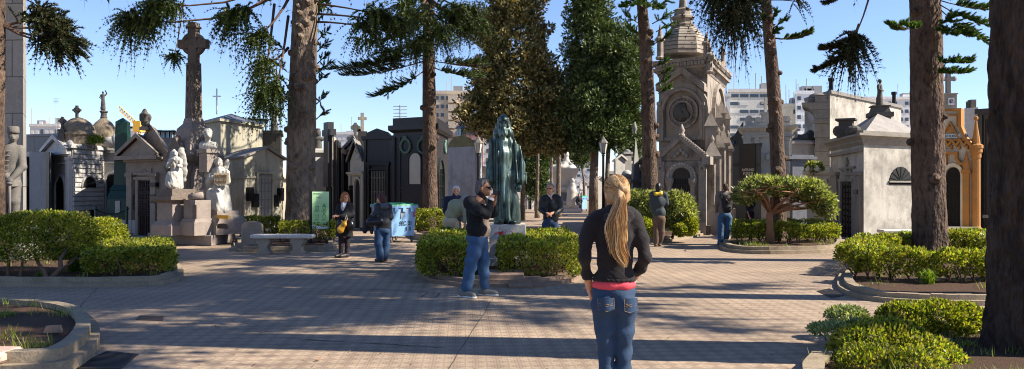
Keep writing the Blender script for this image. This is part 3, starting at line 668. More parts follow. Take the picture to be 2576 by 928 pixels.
# bed I
bush('bright yellow-green box bush in the front right corner',[blobpx(2175,888,7.6,.3,.34,.26),blobpx(2250,892,7.6,.36,.34,.3),blobpx(2330,920,7.4,.3,.3,.27),blobpx(2205,855,7.9,.24,.24,.2),blobpx(2385,945,7.3,.2,.24,.22),blobpx(2125,895,7.7,.14,.2,.18),blobpx(2190,945,7.15,.34,.22,.27),blobpx(2300,955,7.0,.32,.2,.27),blobpx(2230,875,7.7,.3,.3,.27)],34000,.036,27,BOX,stems=[([PT(2100,940,7.7),PT(2110,900,7.8)],.012)],zmin=.02)
bush('taller box bush on bare stems beside the dark trunk',[blobpx(2285,795,8.9,.26,.28,.15),blobpx(2360,797,8.8,.3,.28,.17),blobpx(2425,797,8.8,.17,.2,.15),blobpx(2408,838,8.6,.15,.16,.14),blobpx(2240,800,9.0,.13,.2,.13),blobpx(2300,825,8.7,.25,.2,.12)],19000,.038,28,BOX,
  stems=[([PT(2395,900,8.3),PT(2392,870,8.5),PT(2410,830,8.75),PT(2430,800,8.8)],.022),([PT(2392,870,8.5),PT(2375,835,8.7),PT(2360,800,8.8)],.017),([PT(2300,890,8.4),PT(2310,840,8.7),PT(2330,800,8.8)],.017),([PT(2330,885,8.4),PT(2345,830,8.7)],.012),([PT(2350,880,8.4),PT(2330,835,8.7)],.01)],zmin=.12)
bush('small grey-green sprig bush at the front right bed corner',[blobpx(2092,832,8.4,.17,.2,.07),blobpx(2130,793,8.9,.2,.22,.08),blobpx(2060,827,8.5,.09,.12,.04),blobpx(2150,822,8.6,.12,.14,.08)],4600,.042,29,leafmat('sprig_leaf',['#56643a','#7d875a','#b3b48a'],.3,.4),
  stems=[([PT(2092,925,7.9),PT(2090,885,8.1),PT(2075,850,8.3),PT(2055,830,8.45)],.013),([PT(2098,928,7.9),PT(2100,880,8.1),PT(2110,835,8.5),PT(2135,800,8.8)],.013)],zmin=.15)
# ------------------------------------------------------------- trees
def bark(name,col,dcol,scale=9,bump=.9,stretch=(1,1,.45),lumps=.6):
    m,nt,b=nmat(name)
    f=nz(nt,scale,7,.68,stretch=stretch); c=ramp(nt,f,[(.3,lin(dcol)),(.52,lin(col)),(.72,tuple(min(1,x*1.35) for x in lin(col)[:3])+(1,))])
    c=mixc(nt,1,c,ramp(nt,nz(nt,1.1,4,.6),[(.35,g3(.75)),(.65,g3(1.15))]),'MULTIPLY')
    nt.links.new(c,b.inputs['Base Color']); b.inputs['Roughness'].default_value=.9; b.inputs['Specular IOR Level'].default_value=.2
    vo=N(nt,'ShaderNodeTexVoronoi'); vo.inputs['Scale'].default_value=scale*2.2; g=N(nt,'ShaderNodeNewGeometry').outputs['Position']
    mp=N(nt,'ShaderNodeMapping'); mp.inputs['Scale'].default_value=(1,1,.5); nt.links.new(g,mp.inputs[0]); nt.links.new(mp.outputs[0],vo.inputs['Vector'])
    h=N(nt,'ShaderNodeMath',operation='MULTIPLY_ADD'); nt.links.new(vo.outputs['Distance'],h.inputs[0]); h.inputs[1].default_value=lumps; nt.links.new(f,h.inputs[2])
    bp=N(nt,'ShaderNodeBump'); bp.inputs['Strength'].default_value=bump; bp.inputs['Distance'].default_value=.05; nt.links.new(h.outputs[0],bp.inputs['Height']); nt.links.new(bp.outputs[0],b.inputs['Normal']); return m
BARK1=bark('bark_grey_brown','#75675a','#43382f',8); BARK2=bark('bark_brown','#5f4e42','#2e2520',10,1); BARK3=bark('bark_dark','#4a3c33','#1a1310',7,1.6,(1,1,.3),1.2); LIMB=plain('limb_bark','#5b463a',.9,bump=.4,scale=15)
def trunk_rings(pts,d,seed,rough,flare,n=28,dz=.12,ridge=0):
    # pts: (px,py,width_px) from the ground up
    P=[(PT(x,y,d),w*d/F/2) for x,y,w in pts]; rings=[]; z0,z1=P[0][0].z,P[-1][0].z; k=int((z1-z0)/dz)
    for i in range(k+1):
        z=z0+(z1-z0)*i/k; j=0
        while j<len(P)-2 and P[j+1][0].z<z: j+=1
        f=(z-P[j][0].z)/(P[j+1][0].z-P[j][0].z); c=P[j][0].lerp(P[j+1][0],f); r=P[j][1]*(1-f)+P[j+1][1]*f; rg=[]
        h=z-z0
        for q in range(n):
            a=2*math.pi*q/n; ca,sa=math.cos(a),math.sin(a)
            rr=r*(1+flare*math.exp(-h/.35)*(1+.5*math.sin(5*a+seed)))*(1+rough*(mnoise.noise((ca*2.2+seed,sa*2.2,z*1.2))+.7*mnoise.noise((ca*6,sa*6+seed,z*4))+.5*mnoise.noise((ca*12+seed,sa*12,z*9)))+ridge*abs(mnoise.noise((ca*9+seed,sa*9,z*1.6)))+ridge*.6*mnoise.noise((ca*20,sa*20+seed,z*5)))
            rg.append((c.x+ca*rr,c.y+sa*rr,z))
        rings.append(rg)
    return rings,P
def strand_template(seed,m=9,leaf=.055,k=5,fwd=.05):
    rg=np.random.RandomState(seed); V=[];T=[]           # x,y lateral (m), z = fraction along, w = forward metres
    for i in range(m):
        t=(i+.4)/m; sc=(.55+.6*math.sin(math.pi*min(1,t*.9+.1)))*(1 if i<m-1 else .7)
        for j in range(k):
            a=2*math.pi*(j/k)+rg.rand()*1.2+i*.7; l=leaf*sc*(.7+.6*rg.rand()); w=.32*l; ca,sa=math.cos(a),math.sin(a); b=len(V)
            V+=[(-sa*w,ca*w,t,0),(sa*w,-ca*w,t,0),(ca*l,sa*l,t,fwd*(.6+.8*rg.rand()))]; T.append((b,b+1,b+2))
    for ax in ((1,0),(0,1)):
        for i in range(m):
            t0,t1=i/m,(i+1)/m; b=len(V); w=.012*(1.1-t0); w1=.012*(1.1-t1)
            V+=[(ax[0]*w,ax[1]*w,t0,0),(-ax[0]*w,-ax[1]*w,t0,0),(-ax[0]*w1,-ax[1]*w1,t1,0),(ax[0]*w1,ax[1]*w1,t1,0)]; T+=[(b,b+1,b+2),(b,b+2,b+3)]
    return np.array(V),np.array(T)
ST={}
def strands_np(A,D,L,droop,rg,leaf,m=9,k=5,fwd=.05):
    key=(leaf,m,k,fwd)
    if key not in ST: ST[key]=[strand_template(i,m,leaf,k,fwd) for i in range(4)]
    n=len(A); D=unit(D); ref=np.tile([0,0,1.],(n,1)); ref[np.abs(D[:,2])>.9]=[1,0,0]; U=unit(np.cross(D,ref)); W=np.cross(D,U); which=rg.randint(0,4,n); Vs=[];Ts=[];off=0
    for q in range(4):
        ii=np.where(which==q)[0]
        if not len(ii): continue
        V,T=ST[key][q]; t=V[:,2][None,:,None]; Ln=L[ii][:,None,None]
        p=A[ii][:,None,:]+D[ii][:,None,:]*(t*Ln+V[:,3][None,:,None])+V[:,0][None,:,None]*U[ii][:,None,:]+V[:,1][None,:,None]*W[ii][:,None,:]
        p[:,:,2]-= (droop[ii][:,None]*V[:,2][None,:]**2)*L[ii][:,None]
        Vs.append(p.reshape(-1,3)); Ts.append((T[None]+ (np.arange(len(ii))*len(V))[:,None,None]).reshape(-1,3)+off); off+=len(ii)*len(V)
    return np.concatenate(Vs),np.concatenate(Ts)
ARA=leafmat('araucaria_needles',['#202c16','#36451c','#5a6828','#434f24'],.25,.45,'#c0d060')
ARAD=leafmat('araucaria_dark',['#1d2817','#2c3820','#434d2a','#5c4430'],.2,.5,'#8a9a50')
ARAG=leafmat('araucaria_fresh',['#2b431a','#476026','#647a34'],.25,.45)
class Crown:
    def __init__(s,seed): s.rg=np.random.RandomState(seed); s.V=[];s.T=[];s.n=0; s.limb=MB()
    def put(s,A,D,L,dr,leaf,**k):
        V,T=strands_np(np.array(A),np.array(D),np.array(L),np.array(dr),s.rg,leaf,**k); s.V.append(V);s.T.append(T+s.n);s.n+=len(V)
    def limbline(s,pts,r0,r1): s.limb.tube(pts,[r0+(r1-r0)*i/(len(pts)-1) for i in range(len(pts))],6)
    def bough(s,a,b,n=50,L=.9,droop=.8,spread=.45,leaf=.06,r=.05,sag=-.1,f0=.45,out=.5,**kw):   # rope-like hanging twigs
        a=Vector(a);b=Vector(b); ln=(b-a).length; pts=[a.lerp(b,t)+Vector((0,0,sag*ln*4*t*(1-t))) for t in (0,.25,.5,.75,1)]; s.limbline(pts,r,r*.35)
        d=(b-a).normalized(); A=[];D=[];LL=[];dr=[]
        for i in range(n):
            t=f0+(1-f0)*s.rg.rand()**.7; p=a.lerp(b,t)+Vector((0,0,sag*ln*4*t*(1-t))); v=Vector(s.rg.normal(size=3))
            A.append(np.array(p)+s.rg.normal(size=3)*spread*.12); D.append(np.array(d*out+v*.5+Vector((0,0,.1)))); LL.append(L*(.55+.7*s.rg.rand())); dr.append(droop*(.6+.8*s.rg.rand()))
        s.put(A,D,LL,dr,leaf,**kw)
    def feather(s,a,b,n=14,L=.7,leaf=.05,r=.03,sag=-.04,sub=5,droop=-.15):      # flat tiers of upturned sprays
        a=Vector(a);b=Vector(b); ln=(b-a).length; pts=[a.lerp(b,t)+Vector((0,0,sag*ln*4*t*(1-t))) for t in (0,.25,.5,.75,1)]; s.limbline(pts,r,r*.25)
        d=(b-a).normalized(); side=d.cross(Vector((0,0,1))).normalized(); A=[];D=[];LL=[];dr=[]
        for i in range(n):
            t=.25+.75*(i+s.rg.rand())/n; p=a.lerp(b,t)+Vector((0,0,sag*ln*4*t*(1-t))); sg=1 if i%2 else -1; l=L*(1.15-t*.7)*(.8+.4*s.rg.rand())
            sd=(side*sg*.9+d*.7).normalized(); e=p+sd*l; s.limbline([p,p.lerp(e,.5)+Vector((0,0,-.02)),e],r*.35,r*.12)
            for q in range(sub):
                f=.25+.75*(q+.5)/sub; A.append(np.array(p.lerp(e,f))); w=(d*.6+sd*.5+Vector((0,0,.45))+Vector(s.rg.normal(size=3))*.25); D.append(np.array(w)); LL.append(.34*L*(.8+.5*s.rg.rand())); dr.append(droop)
        A.append(np.array(b));D.append(np.array(d));LL.append(L*.4);dr.append(droop)
        s.put(A,D,LL,dr,leaf)
    def shoot(s,p,d,L=.6,n=9,leaf=.05,r=.02):                                  # sprout straight from the bark
        p=Vector(p);d=Vector(d).normalized(); e=p+d*L+Vector((0,0,.2*L)); s.limbline([p,p.lerp(e,.5),e],r,r*.3); A=[];D=[];LL=[];dr=[]
        for i in range(n):
            t=.25+.75*i/n; q=p.lerp(e,t); w=d*.7+Vector(s.rg.normal(size=3))*.55+Vector((0,0,.35)); A.append(np.array(q));D.append(np.array(w));LL.append(L*(.3+.3*s.rg.rand()));dr.append(-.1)
        s.put(A,D,LL,dr,leaf)
    def upper(s,base,h0,h1,rmax,seed,whorls=8,per=6,n=22):
        rg=np.random.RandomState(seed)
        for i in range(whorls):
            f=i/(whorls-1); z=h0+(h1-h0)*f; rad=rmax*(1-f*.8)
            for j in range(per):
                a=2*math.pi*j/per+i*.9+rg.rand()*.7; rr=rad*(.65+.5*rg.rand()); p=Vector((base.x,base.y,z+rg.normal()*.25)); e=p+Vector((math.cos(a)*rr,math.sin(a)*rr,rr*.05-.1))
                s.bough(p,e,n=int(n*2.4),L=1.0,droop=.7,leaf=.15,r=.035,f0=.3,m=5,k=4)
        return s
    def done(s,t,mat,name='foliage'):
        o=None
        if s.V: o=link(name,np_mesh(np.concatenate(s.V),None,np.concatenate(s.T)),mat,t)
        if s.limb.v:
            l_=s.limb.build('limbs',LIMB,t,smooth=True)
            if o: merge(o,l_)
        return o
def araucaria(label,pts,d,seed,barkm,rough=.03,flare=.3,knots=0,top=17,group='monkey-puzzle trees of the plaza',ridge=0):
    rings,P=trunk_rings(pts,d,seed,rough,flare,84 if ridge else 28,.05 if ridge else .12,ridge); b=P[0][0]; t=thing('araucaria_tree',label,'tree',(b.x,b.y,0),group)
    tip=P[-1]; n=len(rings[0])
    rings.append([(tip[0].x+math.cos(2*math.pi*q/n)*.1,tip[0].y+math.sin(2*math.pi*q/n)*.1,top) for q in range(n)])
    m=MB(); m.loft(rings); tr_=m.build('trunk',barkm,t,smooth=True)
    rg=random.Random(seed)
    if knots:
        m=MB()
        for i in range(knots):
            j=rg.randint(int(len(rings)*.25),len(rings)-3); q=rg.choice([k for k in range(n) if math.sin(2*math.pi*k/n)<.35]); p=Vector(rings[j][q]); c=sum((Vector(v) for v in rings[j]),Vector())/n
            dd=(p-c).normalized(); r=rg.uniform(.05,.11); m.tube([p-dd*.06,p+dd*.02,p+dd*(.06+r*.3),p+dd*(.075+r*.3),p+dd*(.03+r*.3)],[r*1.7,r*1.25,r,r*.7,r*.45],9)
        merge(tr_,m.build('knots',barkm,t,smooth=True))
    return t,P
# T1 big knotted trunk
t1,P1=araucaria('thick knotted grey-brown trunk behind the green sign board',[(757,605,86),(757,560,76),(757,480,72),(757,380,70),(760,250,68),(764,120,64),(768,0,60),(770,-120,52)],26.6,1,BARK1,.025,.4,46,ridge=.03)
c=Crown(1); d=26.6
for (x0,y0,x1,y1,n) in [(735,0,320,45,80),(735,-40,572,40,60),(735,10,640,95,26),(735,-30,385,5,70),(725,70,690,235,22),(690,40,655,250,36),(725,150,655,160,24)]:
    c.bough(PT(x0,y0-30,d),PT(x1,y1,d-1.2),n=int(n*2.6),L=.8,droop=.85,leaf=.066,r=.05,f0=.8 if x1<450 else .66)
for (x0,y0,x1,y1,n) in [(795,10,960,40,50),(795,35,1000,60,70),(795,55,930,70,30)]:
    c.bough(PT(x0,y0,d),PT(x1,y1,d-1),n=int(n*1.9),L=.75,droop=.75,leaf=.062,r=.04,f0=.7,sag=.02)
for i,(x,y,sx) in enumerate([(800,100,1),(798,130,1),(798,160,1),(795,210,1),(795,262,1),(795,300,1),(722,180,-1),(722,210,-1),(722,240,-1),(722,130,-1),(735,260,-1),(797,185,1),(722,300,-1)]):
    c.shoot(PT(x,y,d-.2),(sx,-.5,.5),.45 if i<6 else .55,11,.045)
c.bough(PT(470,-70,d),PT(438,140,d-1.5),n=40,L=.4,droop=.3,leaf=.045,r=.03,f0=.93)
c.upper(Vector((P1[0][0].x,26.6,0)),9.3,19,4.5,3,whorls=7,per=6,n=15); c.done(t1,ARA)
# T2 straight trunk beside the black tomb
t2,P2=araucaria('straight brown trunk in front of the black wreathed tomb',[(1082,596,50),(1081,550,42),(1081,450,37),(1080,300,35),(1078,150,31),(1076,60,26),(1075,0,22)],33,2,BARK2,.03,.3,8)
c=Crown(2); d=33
for (x1,y1,n) in [(900,120,46),(960,150,50),(1010,60,60),(1040,130,50),(1150,60,60),(1200,40,60),(1000,30,50),(1110,110,40),(1180,90,40)]:
    c.bough(PT(1078,y1-70,d),PT(x1,y1-20,d-1.5),n=int(n*1.5),L=.8,droop=.75,leaf=.06,r=.05,f0=.4)
for (y0,x1,y1) in [(135,850,170),(150,880,185),(170,960,235),(165,1185,190),(150,1200,160),(120,920,160)]:
    c.feather(PT(1078,y0,d),PT(x1,y1,d-1.2),n=18,L=1.0,leaf=.05)
for (y0,x1,y1,dy) in [(40,1000,60,-3),(30,1120,70,-3),(60,1060,110,-2.5),(20,1050,40,-3),(20,1160,20,-2),(10,1230,60,-2)]:
    c.bough(PT(1077,y0-20,d),PT(x1,y1,d+dy),n=60,L=.8,droop=.8,leaf=.06,r=.05,f0=.3)
c.upper(Vector((P2[0][0].x,33,0)),10.6,20,4.4,5,whorls=7,per=5,n=11); c.done(t2,ARA)
# T5 slim trunk left of the chapel
t5,P5=araucaria('slim dark trunk rising from the shrub left of the chapel',[(1637,596,46),(1636,540,40),(1634,420,37),(1630,250,35),(1622,100,30),(1613,0,25),(1608,-80,20)],27.6,3,BARK2,.035,.2,10)
c=Crown(3); d=27.6
for (x,y,sx,L) in [(1640,60,1,.6),(1645,110,1,.6),(1642,170,1,.5),(1648,215,1,.5),(1612,90,-1,.5),(1608,60,-1,.6),(1620,20,-1,.7),(1640,25,1,.7),(1650,80,1,.6),(1655,190,1,.4),(1655,235,1,.4)]:
    c.shoot(PT(x,y,d-.2),(sx,-.4,.3),L,12,.05)
for (x1,y1) in [(1580,15),(1650,20),(1560,-20)]: c.feather(PT(1612,-10,d),PT(x1,y1,d-1),n=8,L=.5,leaf=.05)
c.upper(Vector((P5[-1][0].x,27.6,0)),10.5,17,3,7,whorls=5,per=5,n=16); c.done(t5,ARAG)
# T6 leaning trunk behind the spreading shrub
t6,P6=araucaria('leaning ringed trunk behind the flat-topped shrub',[(1957,612,44),(1956,560,40),(1957,430,36),(1951,300,34),(1944,200,33),(1935,100,29),(1926,0,25),(1921,-80,20)],24.6,4,BARK2,.035,.2,14)
c=Crown(4); d=24.6
for (x,y,sx,L) in [(1930,55,-1,.3),(1945,70,1,.4),(1935,90,1,.3),(1940,48,.3,.3)]: c.shoot(PT(x,y,d-.3),(sx,-.8,.4),L,14,.05)
c.feather(PT(1942,95,d),PT(2035,78,d-.8),n=14,L=.32,leaf=.05,sag=-.1); c.done(t6,ARAG)
c=Crown(14); c.bough(PT(1925,0,d),PT(2010,5,d-.6),n=14,L=.5,droop=.8,leaf=.045,r=.03,f0=.8,sag=.03)
c.upper(Vector((P6[-1][0].x,24.6,0)),9.2,17,3.4,9,whorls=6,per=5,n=18); c.done(t6,ARAD,'upper_foliage')
# T7 wide trunk in the right bed
t7,P7=araucaria('wide brown rough trunk standing in the right box hedge bed',[(2338,660,92),(2338,620,80),(2336,500,76),(2332,350,76),(2330,200,74),(2328,60,72),(2326,0,70),(2325,-100,64)],18.8,5,BARK2,.04,.16,6,ridge=.06)
c=Crown(5); d=18.8
for (y0,x1,y1) in [(10,2475,60),(20,2470,100),(0,2480,20),(150,2418,155),(178,2412,180),(60,2420,85),(-10,2430,-5)]: c.feather(PT(2360,y0,d-.2),PT(x1,y1,d-1),n=11,L=.42,leaf=.04,r=.016)
c.feather(PT(2310,70,d-.4),PT(2255,60,d-1.5),n=12,L=.35,leaf=.045,r=.015); c.shoot(PT(2345,70,d-.4),(.5,-.8,.1),.5,16,.05); c.done(t7,ARAG)
c=Crown(15); c.upper(Vector((P7[-1][0].x,18.8,0)),10.5,18,3.8,11,whorls=8,per=6,n=20); c.done(t7,ARAD,'upper_foliage')
# T8 dark trunk at the right edge
t8,P8=araucaria('near-black deeply fissured trunk at the right edge',[(2650,945,330),(2651,880,290),(2652,700,280),(2653,500,276),(2653,300,275),(2653,100,276),(2653,-60,276),(2653,-300,260)],7.85,6,BARK3,.05,.16,0,ridge=.09)
c=Crown(6); c.upper(Vector((P8[0][0].x,7.85,0)),9.2,17,4.6,13,whorls=9,per=6,n=20); c.done(t8,ARAD)
# T9 trunk sliver and foliage at the left edge
t9,P9=araucaria('brown trunk cut by the left edge in front of the tall stone pier',[(-30,640,80),(-28,560,70),(-26,400,66),(-24,200,64),(-22,0,62),(-20,-100,58)],15.5,7,BARK2,.04,.2,4)
c=Crown(7); d=15.5
for (x1,y1,n) in [(150,55,90),(185,110,70),(110,30,60),(165,90,50)]: c.bough(PT(0,60,d),PT(x1,y1,d+.4),n=int(n*1.5),L=.42,droop=.45,leaf=.045,r=.03,f0=.55)
c.upper(Vector((P9[0][0].x,15.5,0)),7.5,15,3.6,15,whorls=6,per=6,n=18); c.done(t9,ARAD)
# two more plaza trees just outside the picture, whose boughs reach in and shade the paving
for i,(x,y,h0,rm,label) in enumerate([(8.7,11.9,8.6,2.7,'tall tree just beyond the right edge whose twigs hang into the sky'),(16,11.0,14.2,4.4,'second tall tree further beyond the right edge')]):
    m=MB(); rings=[]
    for k in range(60):
        z=k*.28; rings.append([(x+math.cos(2*math.pi*q/18)*.38*(1-z/22)*(1+.06*mnoise.noise((q,z,i))),y+math.sin(2*math.pi*q/18)*.38*(1-z/22),z) for q in range(18)])
    t=thing('araucaria_tree',label,'tree',(x,y,0),'monkey-puzzle trees of the plaza'); m.loft(rings); m.build('trunk',BARK2,t,smooth=True)
    c=Crown(20+i)
    if i==0:
        d=12.6
        for (x1,y1,x2,y2,n) in [(2200,-60,2142,105,80),(2160,60,2125,130,40)]: c.bough(PT(x1,y1,d),PT(x2,y2,d),n=n,L=.42,droop=1.0,leaf=.03,r=.018,f0=.88,out=.12)
        c.feather(PT(2150,120,d),PT(2058,175,d),n=11,L=.22,leaf=.03,r=.012); c.feather(PT(2150,105,d),PT(2075,120,d),n=9,L=.2,leaf=.03,r=.012)
        for (x1,y1,x2,y2,n) in [(1990,-110,1855,5,110),(1950,-110,1810,-20,90),(2000,-90,1835,35,110),(1960,-120,1785,-25,60)]: c.bough(PT(x1,y1,d+3),PT(x2,y2,d+3),n=n,L=.62,droop=1.0,leaf=.04,r=.03,f0=.7,out=.15)
        c.feather(PT(2300,-120,d),PT(2095,0,d),n=10,L=.3,leaf=.04)
    c.upper(Vector((x,y,0)),h0,h0+8.5,rm,30+i,whorls=9,per=6,n=22); c.done(t,ARAD)
# cypresses of the avenue
CYP1=leafmat('cypress_brownish',['#3f4020','#6b6734','#a1925a','#b0a06c'],.25,.6,'#b0a468'); CYP2=leafmat('cypress_green',['#24361a','#415328','#6b7844','#8b9458'],.25,.6,'#a0b060')
def cyp(label,blobs,d,n,leaf,seed,mat,trunks):
    rg=np.random.RandomState(seed); B=[]
    for (x,y,rx,rz,dy) in blobs: p=PT(x,y,d+dy); B.append((p.x,p.y,p.z,rx*d/F,rx*d/F*.85,rz*d/F))
    b=PT(trunks[0][0][0],trunks[0][0][1],d); t=thing('cypress_tree',label,'tree',(b.x,b.y,0),'cypresses of the avenue')
    S_,SN=ellip_surface(B,int(n*.17),rg,1.2); SB=[]          # cloud-like clumps standing out of the main masses
    for q,nn in zip(S_,SN):
        r=leaf*rg.uniform(1.5,3.6); q=q+nn*r*rg.uniform(-.5,.55); SB.append((q[0],q[1],q[2],r*rg.uniform(.8,1.2),r*rg.uniform(.8,1.2),r*rg.uniform(.75,1.25)))
    Vs=[];Qs=[];off=0; k=150
    for bq in SB:
        dd=unit(rg.normal(size=(k,3))); dd[:,2]=dd[:,2]*.8+.15; p=np.array(bq[:3])+dd*np.array(bq[3:])*(1-.35*rg.rand(k,1)**2); V,Q=leaves_np(p,dd+rg.normal(size=p.shape)*.45+np.array([0,0,.35]),np.full(k,leaf),rg,.42); Vs.append(V);Qs.append(Q+off);off+=len(V)
    P2,N2=ellip_surface([(q[0],q[1],q[2],q[3]*.8,q[4]*.8,q[5]*.82) for q in B],n*5,rg,1.5); V,Q=leaves_np(P2,N2+rg.normal(size=P2.shape)*.8,np.full(len(P2),leaf*1.6),rg,.5); Vs.append(V);Qs.append(Q+off)
    link('foliage',np_mesh(np.concatenate(Vs),np.concatenate(Qs)),mat,t)
    m=MB()
    for pts in trunks: m.tube([PT(q[0],q[1],d) for q in pts],[q[2]*d/F/2 for q in pts],9)
    m.build('trunk',BARK1,t,smooth=True)
    return t
cyp('broad brownish cypress behind the bronze statue',[(1290,-20,62,110,0),(1300,110,82,120,0),(1300,230,105,110,0),(1235,250,45,70,-.6),(1205,285,45,38,-1),(1270,320,70,40,-1),(1350,250,70,90,-.5),(1385,310,50,45,-1),(1405,350,34,28,-1.2),(1330,356,62,30,-1),(1285,362,40,24,-1),(1385,362,40,24,-1),(1240,180,38,70,0),(1220,60,36,40,0)],46,3000,.19,41,CYP1,[[(1314,556,15),(1315,480,12),(1312,400,11),(1305,250,10)]])
cyp('tall dark green cypress between the statue and the chapel',[(1480,0,44,120,0),(1478,120,50,130,0),(1485,250,60,80,0),(1540,150,62,80,-.8),(1565,220,48,70,-1),(1550,290,50,50,-.8),(1480,270,58,50,-1),(1450,320,38,30,-1),(1510,335,60,42,-1),(1475,352,40,26,-1),(1545,345,40,30,-1),(1530,110,40,50,-.5),(1595,130,26,40,-.5),(1580,300,30,40,-.6),(1440,240,25,50,0)],45,3200,.18,42,CYP2,[[(1492,550,26),(1493,450,22),(1496,370,20),(1490,250,14)],[(1524,548,12),(1527,440,11),(1532,330,11)]])
cyp('dense dark cypress standing low behind the statue in the avenue',[(1350,420,30,70,0),(1348,380,25,50,0),(1345,470,26,50,0)],68,700,.24,43,CYP2,[[(1348,531,10),(1348,480,8),(1348,440,6)]])
cyp('leafy tree arching over the far end of the avenue',[(1400,375,32,20,0),(1375,385,25,22,0),(1430,365,30,16,0),(1460,385,20,28,0)],75,600,.26,44,CYP2,[[(1470,528,8),(1468,450,6),(1460,400,4)]])
cyp('dark green cypress left of the slim trunk',[(1588,360,14,40,0),(1592,330,12,35,0)],80,260,.3,45,CYP2,[[(1590,523,6),(1590,450,5),(1590,400,4)]])
for i,(x,yb,w,dd,lab) in enumerate([(1403,545,13,52,'bare grey trunk beside the avenue left of the white monument'),(1385,538,8,60,'thin bare trunk further along the left side of the avenue'),(1350,548,9,50,'slim bare trunk just behind the statue on its right')]):
    rings,P=trunk_rings([(x,yb,w*1.3),(x+1,yb-60,w),(x+3,yb-200,w*.8),(x+2,yb-260,w*.6)],dd,i+50,.04,.2,12,.3); t=thing('avenue_tree',lab,'tree',(P[0][0].x,dd,0),'bare trunks lining the avenue'); m=MB(); m.loft(rings); m.build('trunk',BARK1,t,smooth=True)
    rg=np.random.RandomState(i); B=[]
    p=P[-1][0]; Pp,Nn=ellip_surface([(p.x,p.y,p.z+.3,1.2,1.2,.7),(p.x+.6,p.y,p.z+.8,.9,.9,.6)],260,rg,2); k=12
    PP=np.repeat(Pp,k,0)+rg.normal(size=(len(Pp)*k,3))*.2; V,Q=leaves_np(PP,np.repeat(Nn,k,0)+rg.normal(size=PP.shape)*.8,np.full(len(PP),.25),rg,.4); link('foliage',np_mesh(V,Q),CYP2,t)
# ------------------------------------------------------------- tombs and monuments
GREY=stone('grey_granite','#807c77',.45,.5,.8,.25,2.5); LGREY=stone('light_grey_marble','#b9b6b1',.4,.5,.75,.2,2.2); WHITE=stone('white_marble','#b5b0a6',.2,.3,.6,.15,2.5,fine=25)
BROWN=stone('brown_granite','#938678',.5,.5,.85,.35,3); CONCR=stone('weathered_concrete','#a39d8a',.55,.75,.9,.3,1.6,dcol='#4a4a3e'); DARKST=stone('dark_stone','#5a5650',.5,.4,.85,.3,3)
BLACK=stone('black_granite','#1b1b1d',.2,.15,.3,.05,3,spec=.5); BLACKM=stone('black_granite_dull','#2d2c2f',.3,.3,.45,.1,3,spec=.4); BLUEG=stone('blue_granite','#4f5660',.2,.2,.35,.1,6,joints=(1.1,.8),spec=.5); BLUEG2=stone('blue_granite_slab','#6d7178',.3,.5,.5,.1,5,spec=.4)
STUCCO=stone('white_stucco','#b4aea3',.75,.6,.9,.25,1.1,dthr=.43,dcol='#6a665e'); STUCCOG=stone('grey_stucco','#8b857b',.55,.7,.9,.3,1.6); ROOFG=stone('grey_roof','#86817a',.5,.5,.9,.35,2); CREAM=stone('cream_stone','#cfc5b0',.3,.5,.85,.2,2)
CHAP=stone('chapel_stone','#988d81',.6,.75,.85,.4,2.2,dcol='#2d2823'); CHAPD=stone('chapel_dark_stone','#5e544b',.6,.6,.85,.4,2.5,dcol='#221e1b'); PIER=stone('pier_granite','#a39d94',.35,.5,.7,.2,3,joints=(1.25,.86))
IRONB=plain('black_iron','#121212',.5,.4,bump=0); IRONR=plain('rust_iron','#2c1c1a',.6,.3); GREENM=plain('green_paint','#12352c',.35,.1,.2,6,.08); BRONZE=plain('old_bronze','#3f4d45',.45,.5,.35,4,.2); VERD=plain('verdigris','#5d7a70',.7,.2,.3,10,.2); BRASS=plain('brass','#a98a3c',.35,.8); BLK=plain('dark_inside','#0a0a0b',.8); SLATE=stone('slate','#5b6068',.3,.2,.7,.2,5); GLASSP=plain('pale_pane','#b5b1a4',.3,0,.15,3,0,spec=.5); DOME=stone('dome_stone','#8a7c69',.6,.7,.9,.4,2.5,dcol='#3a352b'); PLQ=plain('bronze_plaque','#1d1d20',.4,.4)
GLASSM=plain('skylight_glass','#a8c4cf',.15,0,.2,4,0,spec=.6)
def cent(fp): c=sum(fp,Vector((0,0)))/len(fp); return Vector((c.x,c.y,0))
def maus(label,fp,name='mausoleum',cat='mausoleum',group=None): return thing(name,label,cat,cent(fp),group)
def front(x0,d0,x1,d1,dd=3): 
    A=Vector((px2x(x0,d0),d0));B=Vector((px2x(x1,d1),d1)); t=(B-A).normalized(); n=Vector((-t.y,t.x)); v=(B if x1<CX else A).normalized(); n=(v*.92+n*.08).normalized() if (x1<CX or x0>CX) else n; return [A,B,B+n*dd,A+n*dd]
def sq(c,h,ang,h2=None):
    h2=h2 or h; ca,sa=math.cos(ang),math.sin(ang); return [Vector((c[0]+ca*x-sa*y,c[1]+sa*x+ca*y)) for x,y in ((-h,-h2),(h,-h2),(h,h2),(-h,h2))]
